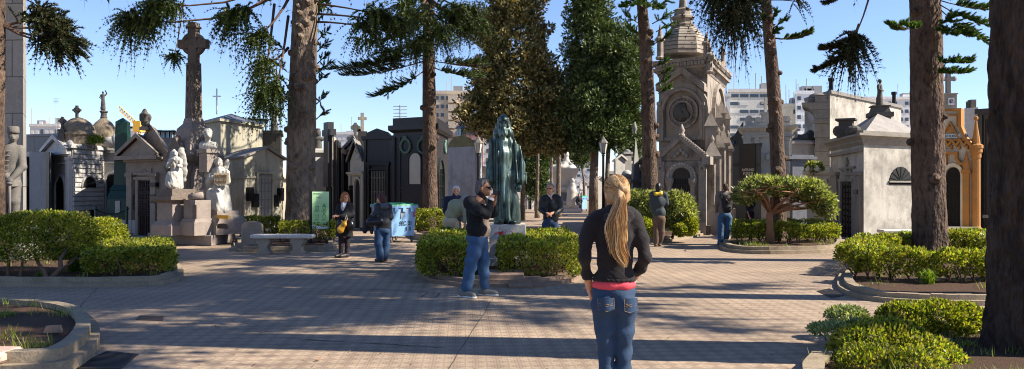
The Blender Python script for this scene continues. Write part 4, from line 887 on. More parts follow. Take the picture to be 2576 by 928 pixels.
def cross(m,c,h,w,th,ang=0,arm=.66,celtic=False,foot=.0):
    # upright cross on point c
    ca,sa=math.cos(ang),math.sin(ang)
    def bx(x0,x1,z0,z1,t):
        q=[(x0,-t/2),(x1,-t/2),(x1,t/2),(x0,t/2)]; q=[(c[0]+ca*x-sa*y,c[1]+sa*x+ca*y) for x,y in q]
        m.prismv([(*k,c[2]+z0) for k in q],[(*k,c[2]+z1) for k in q])
    a=th/2; bx(-a,a,0,h,th); bx(-w/2,-a,h*arm-a,h*arm+a,th*.98); bx(a,w/2,h*arm-a,h*arm+a,th*.98)
    if celtic:
        r=w*.33; n=24
        for i in range(n):
            p=[]
            for q in (i,i+1):
                t=2*math.pi*q/n
                for rr in (r-th*.22,r+th*.22): p.append((rr*math.cos(t),h*arm+rr*math.sin(t)))
            A=[p[0],p[1],p[3],p[2]]; 
            f=[(c[0]+ca*x+sa*th*.38,c[1]+sa*x-ca*th*.38,c[2]+z) for x,z in A]; b=[(c[0]+ca*x-sa*th*.38,c[1]+sa*x+ca*th*.38,c[2]+z) for x,z in A]; m.prismv(f,b)
def pediment(W,m,x0,x1,yb,ya,o0,o1,thick=.12,px=None):
    u0,z0=W.uz(x0,yb); u1,_=W.uz(x1,yb); xa=px or (x0+x1)/2; ua,za=W.uz(xa,ya)
    W.pr(m,[(u0,z0),(u1,z0),(ua,za)],o0,o1-.1)
    for (ub) in (u0,u1):
        d=Vector((ua-ub,za-z0)).normalized(); s=1 if ub<ua else -1; n=Vector((-d.y*s,d.x*s)) * thick
        W.pr(m,[(ub,z0),(ua,za),(ua,za+thick*1.2),(ub+n.x*.0-s*.1,z0+thick*.6)],o0,o1+.05)
    W.pr(m,[(u0-.1,z0-thick),(u1+.1,z0-thick),(u1+.1,z0+.01),(u0-.1,z0+.01)],o0,o1+.04)
def robed(name,p,h,mat,parent,yaw=math.pi,arms='down',seed=0,org=None,vox=None,wide=1,fold=.012):
    # a small standing draped stone figure
    s=h/1.75; S=SDF(vox or max(.012,h/60)); f=Vector((math.sin(yaw),math.cos(yaw),0)); rt=Vector((f.y,-f.x,0)); P=lambda x,y,z:tuple(Vector(p)+(rt*x+f*y+Vector((0,0,z)))*s)
    S.chain([P(0,0,.02),P(0,0,.5),P(0,.02,.95)],[.25*s*wide,.2*s*wide,.15*s*wide],.06*s); S.cone(P(0,.02,.95),P(0,0,1.3),.15*s,.17*s,.05*s); S.cone(P(-.14,0,1.38),P(.14,0,1.38),.09*s,.09*s,.06*s)
    S.cone(P(0,0,1.4),P(0,.02,1.56),.06*s,.05*s,.03*s); S.ell(P(0,.03,1.64),(.085*s,.1*s,.12*s),-yaw,.03*s); S.ell(P(0,-.01,1.66),(.1*s,.1*s,.115*s),-yaw,.03*s)
    if arms=='down':
        for q in (-1,1): S.chain([P(.2*q,0,1.36),P(.26*q,.03,1.08),P(.14*q,.2,1.0)],[.075*s,.06*s,.05*s],.04*s)
    elif arms=='cross': 
        for q in (-1,1): S.chain([P(.2*q,0,1.36),P(.25*q,.06,1.1),P(.03*q,.2,1.2)],[.075*s,.065*s,.05*s],.03*s)
    elif arms=='up':
        S.chain([P(-.2,0,1.36),P(-.34,.05,1.55),P(-.2,.08,1.85)],[.07*s,.055*s,.045*s],.03*s); S.chain([P(.2,0,1.36),P(.3,.03,1.1),P(.2,.15,.95)],[.07*s,.06*s,.05*s],.03*s)
    S.fold(fold*s,14/s,2/s,seed); return sdf_obj(S,name,mat,parent,org)
# --- pier with the soldier at the left edge
fp=front(-90,19.4,58,19.2,1.4); t=maus('tall grey granite pier at the left edge behind the soldier statue',fp,'granite_pier','pier'); m=MB(); m.block(fp,0,8); m.build('shaft',PIER,t); m=MB(); m.block(fp,0,.5,.15); m.build('plinth',GREY,t)
def soldier():
    SOLD=stone('statue_grey','#6f6a64',.5,.5,.8,.3,4); d=18.3; s=F/d; org=PT(26,600,d); org.z=0
    ped=thing('statue_pedestal','low stone pedestal under the soldier statue, half hidden by the bush','pedestal',org); mm=MB(); mm.box(org.x-.5,org.x+.5,d-.4,d+.45,0,.3); mm.box(org.x-.42,org.x+.42,d-.34,d+.38,.3,.42); mm.build('block',GREY,ped)
    J=lambda x,y,dy=0:tuple(PT(x,y,d)+Vector((0,dy,0)))
    t=thing('soldier_statue','grey stone statue of a moustached soldier in a cap resting his hands on a sword','statue',(org.x,org.y,.42))
    S=SDF(.012); k=.03
    S.chain([J(28,385),J(27,420),J(26,450)],[.2,.19,.17],.08).ell(J(29,392,-.06),(.22,.16,.26),0,.06).cone(J(10,378),J(46,378),.11,.11,.08)
    S.chain([J(30,372,.0),J(33,356,-.02)],[.085,.075],.03)                                   # collar and neck
    S.ell(J(35,342,-.02),(.092,.11,.135),-.5,.02).ell(J(38,349,-.09),(.06,.06,.07),0,.03).cone(J(40,341,-.12),J(41,346,-.135),.014,.022,.012).ell(J(40,350,-.125),(.055,.02,.016),0,.012)
    S.ell(J(36,334,-.06),(.09,.03,.02),0,.01)
    for q,(a,b,c) in enumerate([((4,374),(-6,412),(40,452)),((52,376),(60,420),(46,450))]): S.chain([J(*a),J(*b,-.05),J(*c,-.24)],[.1,.085,.058],.03)
    S.ell(J(44,456,-.27),(.07,.06,.075),0,.02).ell(J(41,462,-.25),(.06,.06,.05),0,.02)
    for i,(x,y) in enumerate([(38,460),(41,463),(45,464),(48,462)]): S.cone(J(x,y-6,-.3),J(x-1,y+4,-.31),.02,.017,.008)
    S.chain([J(24,440),J(22,470)],[.2,.27],.05).cut(J(22,470),(0,0,-1),.01)
    sdf_obj(S,'coat',SOLD,t)
    S=SDF(.012); 
    S.chain([J(15,462),J(13,505,-.03),J(10,520,-.02),J(12,556),J(14,585)],[.145,.115,.095,.085,.075],.03); S.chain([J(36,462),J(38,505,-.03),J(38,520),J(36,556,.02),J(36,585)],[.145,.115,.095,.085,.075],.03)
    for x in (14,36): S.ell(J(x+3,592,-.07),(.085,.17,.06),0,.03)
    S.fold(.008,14,6,4); S.cut((0,0,.42),(0,0,-1)); sdf_obj(S,'legs',SOLD,t)
    m=MB(); c=J(35,331,-.02); m.lathe(c,[(.118,-.045),(.122,0),(.115,.1),(.1,.115),(.0,.118)],20); m.build('cap',SOLD,t,smooth=True)
    m=MB(); m.tube([J(45,460,-.3),J(44,520,-.28),J(43,598,-.26)],[.03,.026,.016],8); m.ball(J(45,462,-.3),(.07,.06,.04)); m.build('sword',SOLD,t,smooth=True)
    m=MB()
    for i in range(6):
        y=380+i*12; x=28; m.tube([J(x-12+i*.3,y,-.225),J(x,y+3,-.255),J(x+12-i*.3,y,-.225)],.011,5)
    for i in range(5): m.ball(J(12,378+i*14,-.2),.032,8,5)
    m.build('braiding',SOLD,t,smooth=True)
soldier()
# --- dark granite tombs right of it
fp=front(40,36,160,35,3); t=maus('blue-grey granite tomb block behind the soldier statue',fp); m=MB(); m.block(fp,0,zat(341,35)); m.build('wall',BLUEG,t); m=MB(); m.block(fp,zat(341,35),zat(335,35),.06); m.build('coping',BLUEG2,t)
fp=front(74,29.5,126,29,2.5); t=maus('tall plain grey granite slab tomb left of the domed mausoleum',fp); m=MB(); m.block(fp,0,zat(381,29)); m.build('wall',BLUEG2,t); m=MB(); W=WF(fp); W.rect(m,118,383,126,545,.0,.04); m.build('dark_edge',BLACK,t)
fp=front(30,31,76,30.5,2.5); t=maus('small grey tomb with a dark pillar beside the soldier statue',fp); W=WF(fp); m=MB(); m.block(fp,0,zat(392,30.5)); m.build('wall',LGREY,t); m=MB(); m.block(fp,zat(392,30.5),zat(382,30.5),.1); m.build('cornice',LGREY,t)
m=MB(); W.rect(m,60,395,75,545,0,.12); m.build('pillar',BLACKM,t); robed('figure',PT(54,540,30.2),1.7,BRONZE,t,math.pi,'cross',3)
# --- rusticated mausoleum with two domes
fp=fprint(122,31,182,29.2,262,31); t=maus('grey rusticated corner mausoleum with pediment and two brown stone domes',fp); W1=WF(fp);W2=Wall(fp[1],fp[2]); d=30
m=MB(); m.block(fp,0,zat(372,29.2)); m.build('wall',LGREY,t)
m=MB()
for i in range(15):
    y=368+i*11.6; W2.rect(m,183,y,259,y+8.6,-.01,.05)
m.build('rustication',LGREY,t)
m=MB(); m.block(fp,zat(372,29.2),zat(365,29.2),.1); m.block(fp,zat(365,29.2),zat(361,29.2),.03); m.build('coping',LGREY,t)
m=MB(); pediment(W1,m,120,182,384,350,-1.5,.22,.14); m.build('pediment',LGREY,t)
m=MB()
for x in (124,171): W1.rect(m,x,398,x+10,545,0,.1); W1.rect(m,x-1,394,x+11,402,0,.13)
W1.rect(m,122,386,181,394,0,.12); W1.rect(m,124,410,180,414,0,.09); m.build('pilasters',LGREY,t)
m=MB(); W1.arch_frame(m,143,443,167,545,.09,0,.09); m.build('door_surround',WHITE,t)
m=MB(); W1.arch(m,144,445,166,545,0,.03); o=m.build('door',BLK,t); m=MB(); W1.lattice(m,145,455,165,540,4,10,.02,.03,.05); m.build('grille',IRONB,o)
m=MB(); W2.arch_frame(m,203,443,239,466,.06,0,.1); m.build('lunette_frame',LGREY,t); m=MB(); W2.arch(m,204,445,238,465,0,.07); m.build('lunette',BLK,t); m=MB(); W2.rect(m,224,528,240,545,0,.06); m.build('vent',BLK,t)
c=PT(197,366,30.2); m=MB(); m.lathe((c.x,c.y,c.z-.1),[(.62,0),(.62,.45),(.68,.48),(.68,.55),(.6,.58),(.55,.78),(.42,.95),(.24,1.08),(.06,1.14)],24); dm=m.build('dome',DOME,t,smooth=False)
m=MB(); cc=PT(193.5,301,30.2); m.lathe((cc.x,cc.y,cc.z-.08),[(.14,0),(.06,.08),(.05,.14)],10); cross(m,(cc.x,cc.y,cc.z+.02),.5,.3,.085,0,.66,True); m.build('cross',DARKST,dm)
m=MB(); cc=PT(157,366,29.6); m.lathe((cc.x,cc.y,cc.z),[(.14,0),(.14,.5),(.16,.52),(.16,.58),(.05,.6)],4,math.pi/4); cross(m,(cc.x,cc.y,cc.z+.58),.46,.26,.08,0,.68,True); m.build('corner_cross',DARKST,t)
m=MB(); cc=PT(176,366,29.2); m.lathe((cc.x,cc.y,cc.z),[(.1,0),(.13,.08),(.08,.16),(.02,.2)],10); m.build('urn',LGREY,t,smooth=True)
fp2=front(259,31.2,312,31.2,3); t=maus('grey domed mausoleum with arched iron door behind the green obelisk',fp2); W=Wall(fp2[0],fp2[1]); m=MB(); m.block(fp2,0,zat(385,31.2)); m.build('wall',LGREY,t)
m=MB(); m.block(fp2,zat(385,31.2),zat(377,31.2),.12); m.block(fp2,zat(377,31.2),zat(366,31.2),-.1); m.build('cornice',LGREY,t)
m=MB(); W.arch_frame(m,270,437,299,548,.09,0,.1); W.rect(m,260,405,310,410,0,.07); m.build('door_surround',LGREY,t); m=MB(); W.arch(m,271,439,298,548,0,.03); o=m.build('door',BLK,t); m=MB(); W.lattice(m,272,452,297,545,3,7,.025,.03,.05); m.build('grille',IRONB,o)
c=PT(261,362,31.8); m=MB(); m.lathe((c.x,c.y,c.z-.2),[(.5,0),(.5,.35),(.53,.4),(.5,.45),(.49,.62),(.43,.84),(.3,1.02),(.15,1.16),(.1,1.2)],24); dm=m.build('dome',DOME,t)
m=MB(); m.lathe((c.x,c.y,c.z+.98),[(.12,0),(.13,.06),(.11,.1),(.11,.22),(.15,.25),(.15,.3),(.05,.33)],12); m.build('lantern',DARKST,dm); robed('roof_statue',PT(259,273,31.8),.66,DARKST,dm,math.pi*.8,'up',5)
m=MB(); m.ball(PT(280,358,30.9),(.34,.15,.22)); m.ball(PT(292,356,30.9),(.2,.15,.3)); m.ball(PT(268,362,30.9),(.2,.12,.14)); m.build('scroll',LGREY,t,smooth=True)
rgx=np.random.RandomState(8); Pp=np.array([list(PT(210+rgx.rand()*50,362-rgx.rand()*22*max(0,1-abs(rgx.rand()-.5)),29.9)) for _ in range(900)]); V,Q=leaves_np(Pp,rgx.normal(size=Pp.shape)+np.array([0,0,1.2]),np.full(900,.12),rgx,.2); o=link('weeds',np_mesh(V,Q),GRASSB,None,PT(235,366,29.9)); tag(o,'weeds growing on the roof between the two brown domes','weeds',kind='stuff')
# --- green obelisk with chain post
d=28.8; c=PT(309,600,d); c.z=0; t=thing('obelisk','dark green metal obelisk on a stepped base with a pale plaque','obelisk',c); m=MB()
z=lambda y:zat(y,d)
m.block(sq(c,.62,.15),0,z(552)); m.build('plinth',LGREY,t); m=MB(); m.block(sq(c,.44,.15),z(552),z(541)); m.block(sq(c,.42,.15),z(541),z(500),0,-.03); m.block(sq(c,.44,.15),z(500),z(478),-.03,-.12); m.block(sq(c,.3,.15),z(478),z(465),.05,-.05); m.build('base',GREENM,t)
m=MB(); m.block(sq(c,.235,.15),z(465),z(307),0,-.045); m.cone_roof(sq(c,.19,.15),z(307),z(296)); m.build('shaft',GREENM,t)
W=Wall(sq(c,.41,.15)[0],sq(c,.41,.15)[1]); m=MB(); W.rect(m,290,505,302,536,0,.03); m.build('plaque',WHITE,t)
for i,x in enumerate((241,319)):
    p=PT(x,600,27.8); p.z=0; m=MB(); m.lathe(p,[(.07,0),(.07,.05),(.045,.1),(.045,.98),(.065,1.0),(.05,1.06),(.02,1.1)],10); tag(m.build('chain_post',GREENM,org=p),['short dark green chain post left of the green obelisk','dark green chain post at the corner beside the brown gabled mausoleum'][i],'post','chain posts around the obelisk')
m=MB(); A=PT(241,600,27.8);A.z=1;B=PT(319,600,27.8);B.z=1; m.tube([A.lerp(B,k/10)-Vector((0,0,.16*4*(k/10)*(1-k/10))) for k in range(11)],.018,5); tag(m.build('chain',IRONB,org=A),'sagging dark chain between the posts at the obelisk','chain')
# --- brown mausoleum with double pediment
fp=fprint(316,28.6,419,27.6,440,31); t=maus('brown granite mausoleum with double pediment and rusty iron double door',fp); W=WF(fp); m=MB(); m.block(fp,0,zat(394,28)); m.build('wall',BROWN,t)
m=MB(); pediment(W,m,313,409,394,347,-2.8,.3,.13,363); m.build('pediment',BROWN,t)
A=W.uz(328,394);B=W.uz(421,394);Cc=W.uz(374,319); m=MB(); W.pr(m,[(A[0],A[1]),(B[0],B[1]),(Cc[0],Cc[1])],-2.5,-.45); W.pr(m,[(B[0]+.12,B[1]),(Cc[0],Cc[1]+.12),(Cc[0],Cc[1]),(B[0],B[1])],-2.6,-.4); W.pr(m,[(A[0],A[1]),(Cc[0],Cc[1]),(Cc[0],Cc[1]+.12),(A[0]-.12,A[1])],-2.6,-.4); m.build('rear_gable',BROWN,t)
m=MB(); W.rect(m,314,396,411,402,0,.22); W.rect(m,318,402,408,407,0,.14); W.rect(m,326,434,400,440,0,.12); m.build('cornice',BROWN,t)
m=MB()
for x in (326,386): W.rect(m,x,444,x+13,590,0,.14); W.rect(m,x-2,436,x+15,444,0,.18); W.rect(m,x-2,585,x+15,603,0,.2)
m.build('pilasters',BROWN,t)
m=MB(); W.rect(m,341,445,384,452,0,.1); W.rect(m,345,452,351,597,0,.08); W.rect(m,383,452,386,597,0,.08); W.rect(m,348,424,383,443,.0,.05); m.build('door_surround',BROWN,t); m=MB(); u,zz=W.uz(365,433); 
for q in range(7): m.ball(W.P(u-.36+.12*q,.06,zz+.05*math.cos(q-3)),(.07,.04,.06),8,5)
m.build('garland',BROWN,t,smooth=True)
m=MB(); W.rect(m,351,454,383,592,0,.03); o=m.build('door',IRONR,t); m=MB(); W.bars(m,352,456,366,590,3,7,.025,.03,.06); W.bars(m,368,456,382,590,3,7,.025,.03,.06); W.lattice(m,352,470,382,540,4,5,.02,.03,.065); m.build('grille',IRONR,o)
for (a,b,c_,e) in [(387,459,401,469.5),(387,489,401,502),(389,505,398,510)]: m=MB(); W.rect(m,a,b,c_,e,.02,.17); m.build('plaque',PLQ,t)
m=MB(); W.arch(m,323,485,339,528,0,.08,rise=.3); m.build('plaque',PLQ,t); m=MB(); W.rect(m,338,592,389,604,0,.35); m.build('step',GREY,t)
p=PT(365,319,28.4); m=MB(); m.lathe((p.x,p.y,p.z-.12),[(.2,0),(.2,.1),(.12,.14),(.1,.26),(.18,.3)],4,.8); m.build('finial_base',BROWN,t); S=SDF(.02); S.cone(p+Vector((0,0,.1)),p+Vector((0,0,.4)),.12,.14).ell(p+Vector((0,0,.5)),(.1,.1,.12)).ell(p+Vector((-.15,0,.34)),(.07,.06,.13)).ell(p+Vector((.14,0,.33)),(.06,.06,.14)).fold(.02,20,10,2); sdf_obj(S,'finial',DARKST,t)
# --- glass skylights behind
for i,(x0,x1,y0,y1,d) in enumerate([(382,438,322,346,36),(610,668,292,330,40)]):
    fp=front(x0,d,x1,d,2); t=maus(['glass skylight roof between the gabled mausoleum and the celtic cross','glass skylight roof behind the concrete mausoleum'][i],fp,'skylight_tomb','tomb','glazed tomb roofs'); c=cent(fp); zz=zat(y1,d); ze=zat(y0+8,d); zt=zat(y0,d)
    m=MB(); m.block(fp,0,zz); m.build('wall',GREY,t); m=MB(); m.block(fp,zz,ze,-.08); m.block(fp,ze,zt,.05,-.9); m.build('glass',GLASSM,t); m=MB(); m.block(fp,ze-.03,ze+.03,.07)
    for k in range(6):
        q=fp[0].lerp(fp[1],k/5); m.tube([(q.x,q.y-.02,zz),(q.x,q.y-.02,ze)],.03,4)
    m.build('frame',IRONB,t)
# --- celtic cross monument
fpS=fprint(379,25.6,532,24.0,592,26.4); mc=(fpS[0]+fpS[2])/2; t=maus('tall celtic cross monument with white angels and a white bust on a carved granite base',fpS,'celtic_cross_monument','monument')
ang=math.atan2((fpS[1]-fpS[0]).y,(fpS[1]-fpS[0]).x); MON=stone('monument_granite','#8f837a',.4,.35,.8,.35,4); MOND=stone('monument_carved','#75695f',.5,.3,.85,.8,14,fine=18)
d=25.3; z=lambda y:zat(y,d)
m=MB(); m.block(fpS,0,.31); m.build('step',MON,t,bevel=.015)
fpb=offset_poly(fpS,-.3); m=MB(); m.block(fpb,.31,.62); m.block(fpb,.62,.74,0,-.1); m.block(fpb,.74,1.12,-.12); m.block(fpb,1.12,1.2,-.08); m.block(fpb,1.2,1.32,-.22); m.build('base',MON,t)
fpu=sq(mc,.5,ang,.5); W1=Wall(fpb[0],fpb[1]);W2=Wall(fpb[1],fpb[2])
# left pedestal carrying the smaller angel
dl=24.7; pL=PT(442,600,dl); fl=sq((pL.x,pL.y),.42,ang,.42); m=MB(); m.block(fl,.31,.6,.08); m.block(fl,.6,.72,.05,-.03); m.block(fl,.72,1.28,-.05); m.build('angel_pedestal',MON,t); m=MB(); m.block(fl,1.28,1.36,.0,.1); m.block(fl,1.36,1.46,.1); m.block(fl,1.46,1.68,-.02); m.build('carved_band',MOND,t)
# front pier and right pedestal
dr=24.4; pC=PT(496,600,dr); fc=sq((pC.x,pC.y),.3,ang,.3); m=MB(); m.block(fc,.31,.7,.06); m.block(fc,.7,.8,.03,0); m.block(fc,.8,1.35,-.03); m.build('front_pier',MON,t); m=MB(); W=Wall(*sq((pC.x,pC.y),.27,ang,.27)[:2]); W.rect(m,486,515,496,550,0,.03); m.build('carved_panel',MOND,t); m=MB(); m.tube([Vector((pC.x-.2,pC.y-.1,1.42)),Vector((pC.x+.2,pC.y-.1,1.5))],.1,8); m.build('scroll',MON,t,smooth=True)
pR=PT(553,600,25.1); fr=sq((pR.x,pR.y),.42,ang,.42); m=MB(); m.block(fr,.31,.78,.12); m.block(fr,.78,.9,.1,0); m.block(fr,.9,1.02); m.build('angel_pedestal',MON,t)
W=Wall(*sq((pR.x,pR.y),.54,ang,.54)[:2]); m=MB(); W.arch(m,548,562,574,575,0,.03,rise=.2); m.build('plaque',PLQ,t); m=MB(); Wp=Wall(*sq((pR.x,pR.y),.44,ang,.44)[:2]); Wp.rect(m,545,541,576,550,-.02,.04); m.build('brass_plate',BRASS,t)
for (a,b,c_,e) in [(514,563,532,576),(495,565,508,576)]: m=MB(); W1.rect(m,a,b,c_,e,0,.05); m.build('plaque',PLQ,t)
# middle body, gablets, columns
m=MB(); m.block(fpu,1.2,2.5); m.block(fpu,2.5,2.6,.0,.12); m.block(fpu,2.6,2.78,.12); m.block(fpu,2.78,3.1,.05,-.05); m.build('body',MON,t)
m=MB(); m.block(fpu,2.4,2.5,.05); m.block(fpu,2.62,2.74,.14); m.build('knotwork_band',MOND,t)
WA=Wall(fpu[0],fpu[1]);WB=Wall(fpu[1],fpu[2])
m=MB()
for Wq in (WA,WB):
    L=Wq.L; Wq.pr(m,[(.1,2.5),(L-.1,2.5),(L-.1,2.75),(L/2,3.35),(.1,2.75)],0,.2)
m.build('gablets',MOND,t)
for Wq,u in ((WA,.0),(WA,WA.L),(WB,WB.L)):
    p=Wq.P(u,.05,1.3); m=MB(); m.lathe(p,[(.12,0),(.12,.1),(.08,.14),(.07,.85),(.12,.95),(.13,1.1)],10); m.build('column',MOND,t,smooth=True)
m=MB(); m.block(sq(mc,.45,ang),3.05,3.2); m.block(sq(mc,.39,ang),3.2,3.58,0,-.03); m.block(sq(mc,.36,ang),3.58,3.76,0,-.14); m.block(sq(mc,.23,ang),3.76,3.92,0,-.03); m.build('plinth',MON,t)
m=MB(); m.block(sq(mc,.185,ang),3.9,z(150),0,-.025); sh_=m.build('shaft',MOND,t)
m=MB(); ch=(mc.x,mc.y,z(150)); hh=z(46)-z(150); cross(m,ch,hh,.94,.27,-.12,.47,True); m.block(sq(mc,.16,-.12),z(60),z(55),.02); m.build('cross_head',MOND,t)
m=MB()
for Wq in (Wall(*sq(mc,.18,ang)[:2]),Wall(*sq(mc,.18,ang)[1:3])):
    for j in range(5):
        u=Wq.L/2; zz=4.15+j*.34
        for rr in (.13,):
            for q in range(12):
                a=2*math.pi*q/12;b=2*math.pi*(q+1)/12
                k=.15-.0*j
                Wq.pr(m,[(u+.07*math.cos(a),zz+.1*math.sin(a)),(u+.11*math.cos(a),zz+k*math.sin(a)),(u+.11*math.cos(b),zz+k*math.sin(b)),(u+.07*math.cos(b),zz+.1*math.sin(b))],-.03,.02)
merge(sh_,m.build('knotwork',MOND,t))
ANG=stone('angel_marble','#aeaba4',.3,.35,.6,.1,3,fine=30)
def angel(x,yb,yt,d,right):
    h=zat(yt,d)-zat(yb,d); s=h/1.3; p=PT(x,yb,d); Pq=lambda a,b,c:(p.x+a*s,p.y+b*s,p.z+c*s); S=SDF(.0125)
    S.cone(Pq(0,.05,.05),Pq(0,.1,.5),(.3 if right else .24)*s,.2*s,.05).cone(Pq(.1 if right else -.02,-.25,.08),Pq(.04,-.2,.42),.17*s,.13*s,.06).cone(Pq(-.14,-.2,.1),Pq(-.1,-.18,.42),.14*s,.12*s,.06)
    S.chain([Pq(0,.05,.5),Pq(-.02,.02,.75),Pq(0,0,.95)],[.18*s,.14*s,.15*s],.06*s).cone(Pq(-.12,0,.94),Pq(.12,0,.94),.08*s,.08*s,.05*s).cone(Pq(0,0,1.0),Pq(.02,-.02,1.1),.05*s,.05*s,.03*s)
    S.ell(Pq(.03,-.03,1.17),(.075*s,.09*s,.105*s),0,.03*s).ell(Pq(-.02,.02,1.18),(.1*s,.1*s,.11*s),0,.03*s)
    S.chain([Pq(.18,0,.92),Pq(.24,-.1,.72),Pq(.2,-.28,.74)],[.075*s,.065*s,.05*s],.03*s).chain([Pq(-.18,0,.92),Pq(-.2,-.12,.72),Pq(.06,-.28,.86 if right else .95)],[.075*s,.065*s,.045*s],.03*s)
    S.cone(Pq(.03,-.12,1.165),Pq(.03,-.135,1.14),.014*s,.02*s,.015).fold(.012*s,16/s,6/s,3 if right else 9).fold(.009*s,36/s,10/s,6); o=sdf_obj(S,'angel_figure',ANG,t)
    W_=[((-.3,.16,.95),(.19,.06,.74),-6,(-.1,.14,1.5)),((.16,.2,1.42),(.09,.05,.2),12,(.1,.18,1.3))] if right else [((.17,.16,.66),(.12,.05,.52),-4,(.1,.14,1.08)),((-.16,.2,.9),(.1,.05,.26),8,(-.1,.16,1.0))]
    for (c,r,tl,kn) in W_:
        S=SDF(.016); M=np.array(Matrix.Rotation(R(tl),3,'Y')); S.ell((p.x+c[0],p.y+c[1],p.z+c[2]),r,rot=M,k=.01).ell((p.x+kn[0],p.y+kn[1],p.z+kn[2]),(r[0]*.7,.07,r[0]*.8),k=.06); S.fold(.009,9,16,5); sdf_obj(S,'wing',ANG,o)
    if right:
        Wt=Wall((p.x+.02*s,p.y-.4*s),(p.x+.36*s,p.y-.36*s)); m=MB(); L=Wt.L; zz=p.z+.62*s; Wt.pr(m,[(0,zz+.06),(.1,zz),(L-.1,zz),(L,zz+.06),(L,zz+.3*s),(0,zz+.3*s)],-.05,.0); m.build('tablet',stone('tablet_stone','#c9b99c',.2,.2),o)
        for w_,a in (('FATHER',.17),('FAHY',.05)):
            V,fs=text_geo(w_); lo=V.min(0);hi=V.max(0); mm=MB(); mm.add([Wt.P(L*.1+(q[0]-lo[0])/(hi[0]-lo[0])*L*.8,.004+(.012 if q[2]>0 else 0),zz+(a+.0)*s+(q[1]-lo[1])/(hi[1]-lo[1])*.09*s) for q in V],fs); mm.build('lettering',plain('tablet_gold','#6b4d1e',.5),o)
angel(441,470,377,24.7,False); angel(551,531,396,25.1,True)
def bust():
    d=25.0; p=PT(520,378,d); m=MB(); W=Wall((p.x-.2,p.y-.1),(p.x+.24,p.y)); m.block(sq((p.x,p.y+.12),.19,ang),2.2,p.z+.02); m.block(sq((p.x,p.y+.12),.24,ang),p.z-.08,p.z+.03); m.build('bust_pedestal',MON,t)
    S=SDF(.014); P=lambda a,b,c:(p.x+a,p.y+b,p.z+c)
    S.cone(P(-.15,.1,.14),P(.17,.08,.14),.13,.13,.08).ell(P(.02,.08,.08),(.2,.14,.14),0,.05).cone(P(0,.08,.2),P(.02,.05,.38),.09,.08,.04).ell(P(.03,.03,.5),(.115,.14,.165),-.4,.03).ell(P(.06,-.06,.42),(.08,.07,.08),0,.03).cone(P(.07,-.11,.5),P(.08,-.13,.45),.018,.03,.015).ell(P(.0,.08,.56),(.13,.14,.13),0,.02).cut(P(0,0,.0),(0,0,-1)).fold(.006,30,20,2)
    sdf_obj(S,'bust',ANG,t)
bust()
# --- concrete mausoleum, rear block with pyramid roof and front block
fp=fprint(500,35.5,555,33.5,660,36.5); t=maus('tall weathered concrete mausoleum with low pyramid roof topped by a thin cross',fp); m=MB(); zt=zat(305,33.5); m.block(fp,0,zt); m.build('wall',CONCR,t); m=MB(); m.block(fp,zt,zt+.1,.12); m.build('cornice',CONCR,t)
m=MB(); m.cone_roof(fp,zt+.1,zat(283,35.5),.12); m.build('roof',SLATE,t); c=cent(fp); m=MB(); cz=zat(284,36); cross(m,(px2x(545,35.6),35.6,cz-.1),1.12,.34,.05,0,.7); m.build('cross',plain('white_metal','#d8d8d4',.4,.2),t)
fp=fprint(557,33.5,614.5,31.2,712,33.5); t=maus('gabled concrete vault with panelled grey metal door and black plaques',fp); W1=WF(fp);W2=Wall(fp[1],fp[2]); m=MB(); ze=zat(396,31.2); m.block(fp,0,ze); u0=0;L=W2.L; W2.bk=(fp[0]-fp[1]).normalized(); W2.pr(m,[(0,ze),(L,ze),(L*.52,ze+.42)],-W1.L,0); m.build('wall',CONCR,t)
m=MB(); W2.pr(m,[(-.14,ze-.02),(L*.52,ze+.42),(L*.52,ze+.5),(-.14,ze+.06)],-W1.L-.1,.12); W2.pr(m,[(L*.52,ze+.42),(L+.14,ze-.02),(L+.14,ze+.06),(L*.52,ze+.5)],-W1.L-.1,.12); m.build('roof',ROOFG,t)
m=MB(); W2.rect(m,615,444,712,449,0,.05); W1.rect(m,557,447,614,450,0,.04); W2.rect(m,642,436,646,575,0,.1); W2.rect(m,680,436,684,575,0,.1); W2.rect(m,642,433,684,437,0,.11); m.build('string_course',CONCR,t)
m=MB(); W2.rect(m,646,438,680,572,0,.03); o=m.build('door',plain('grey_metal','#7d7c78',.5,.3),t); m=MB()
for i in range(4):
    for j in range(6): W2.rect(m,647.5+i*8.2,441+j*21,654+i*8.2,458.5+j*21,.02,.055)
m.build('panels',plain('grey_metal2','#8b8a85',.45,.3),o)
for (a,b,c_,e) in [(619,471,631.5,505),(632.5,487,645,521),(683.5,490,695.5,520),(696.5,473,708,505)]: m=MB(); W2.rect(m,a,b,c_,e,0,.13); m.build('plaque',PLQ,t)
fp=front(655,38,706,38,2.5); t=maus('rough dark stone block tomb carrying a hooded figure, seen behind the thick trunk',fp); m=MB(); m.block(fp,0,zat(332,38)); m.block(fp,zat(336,38),zat(328,38),.08); m.build('wall',DARKST,t); robed('roof_statue',PT(690,332,38.5),1.35,DARKST,t,math.pi,'cross',8)
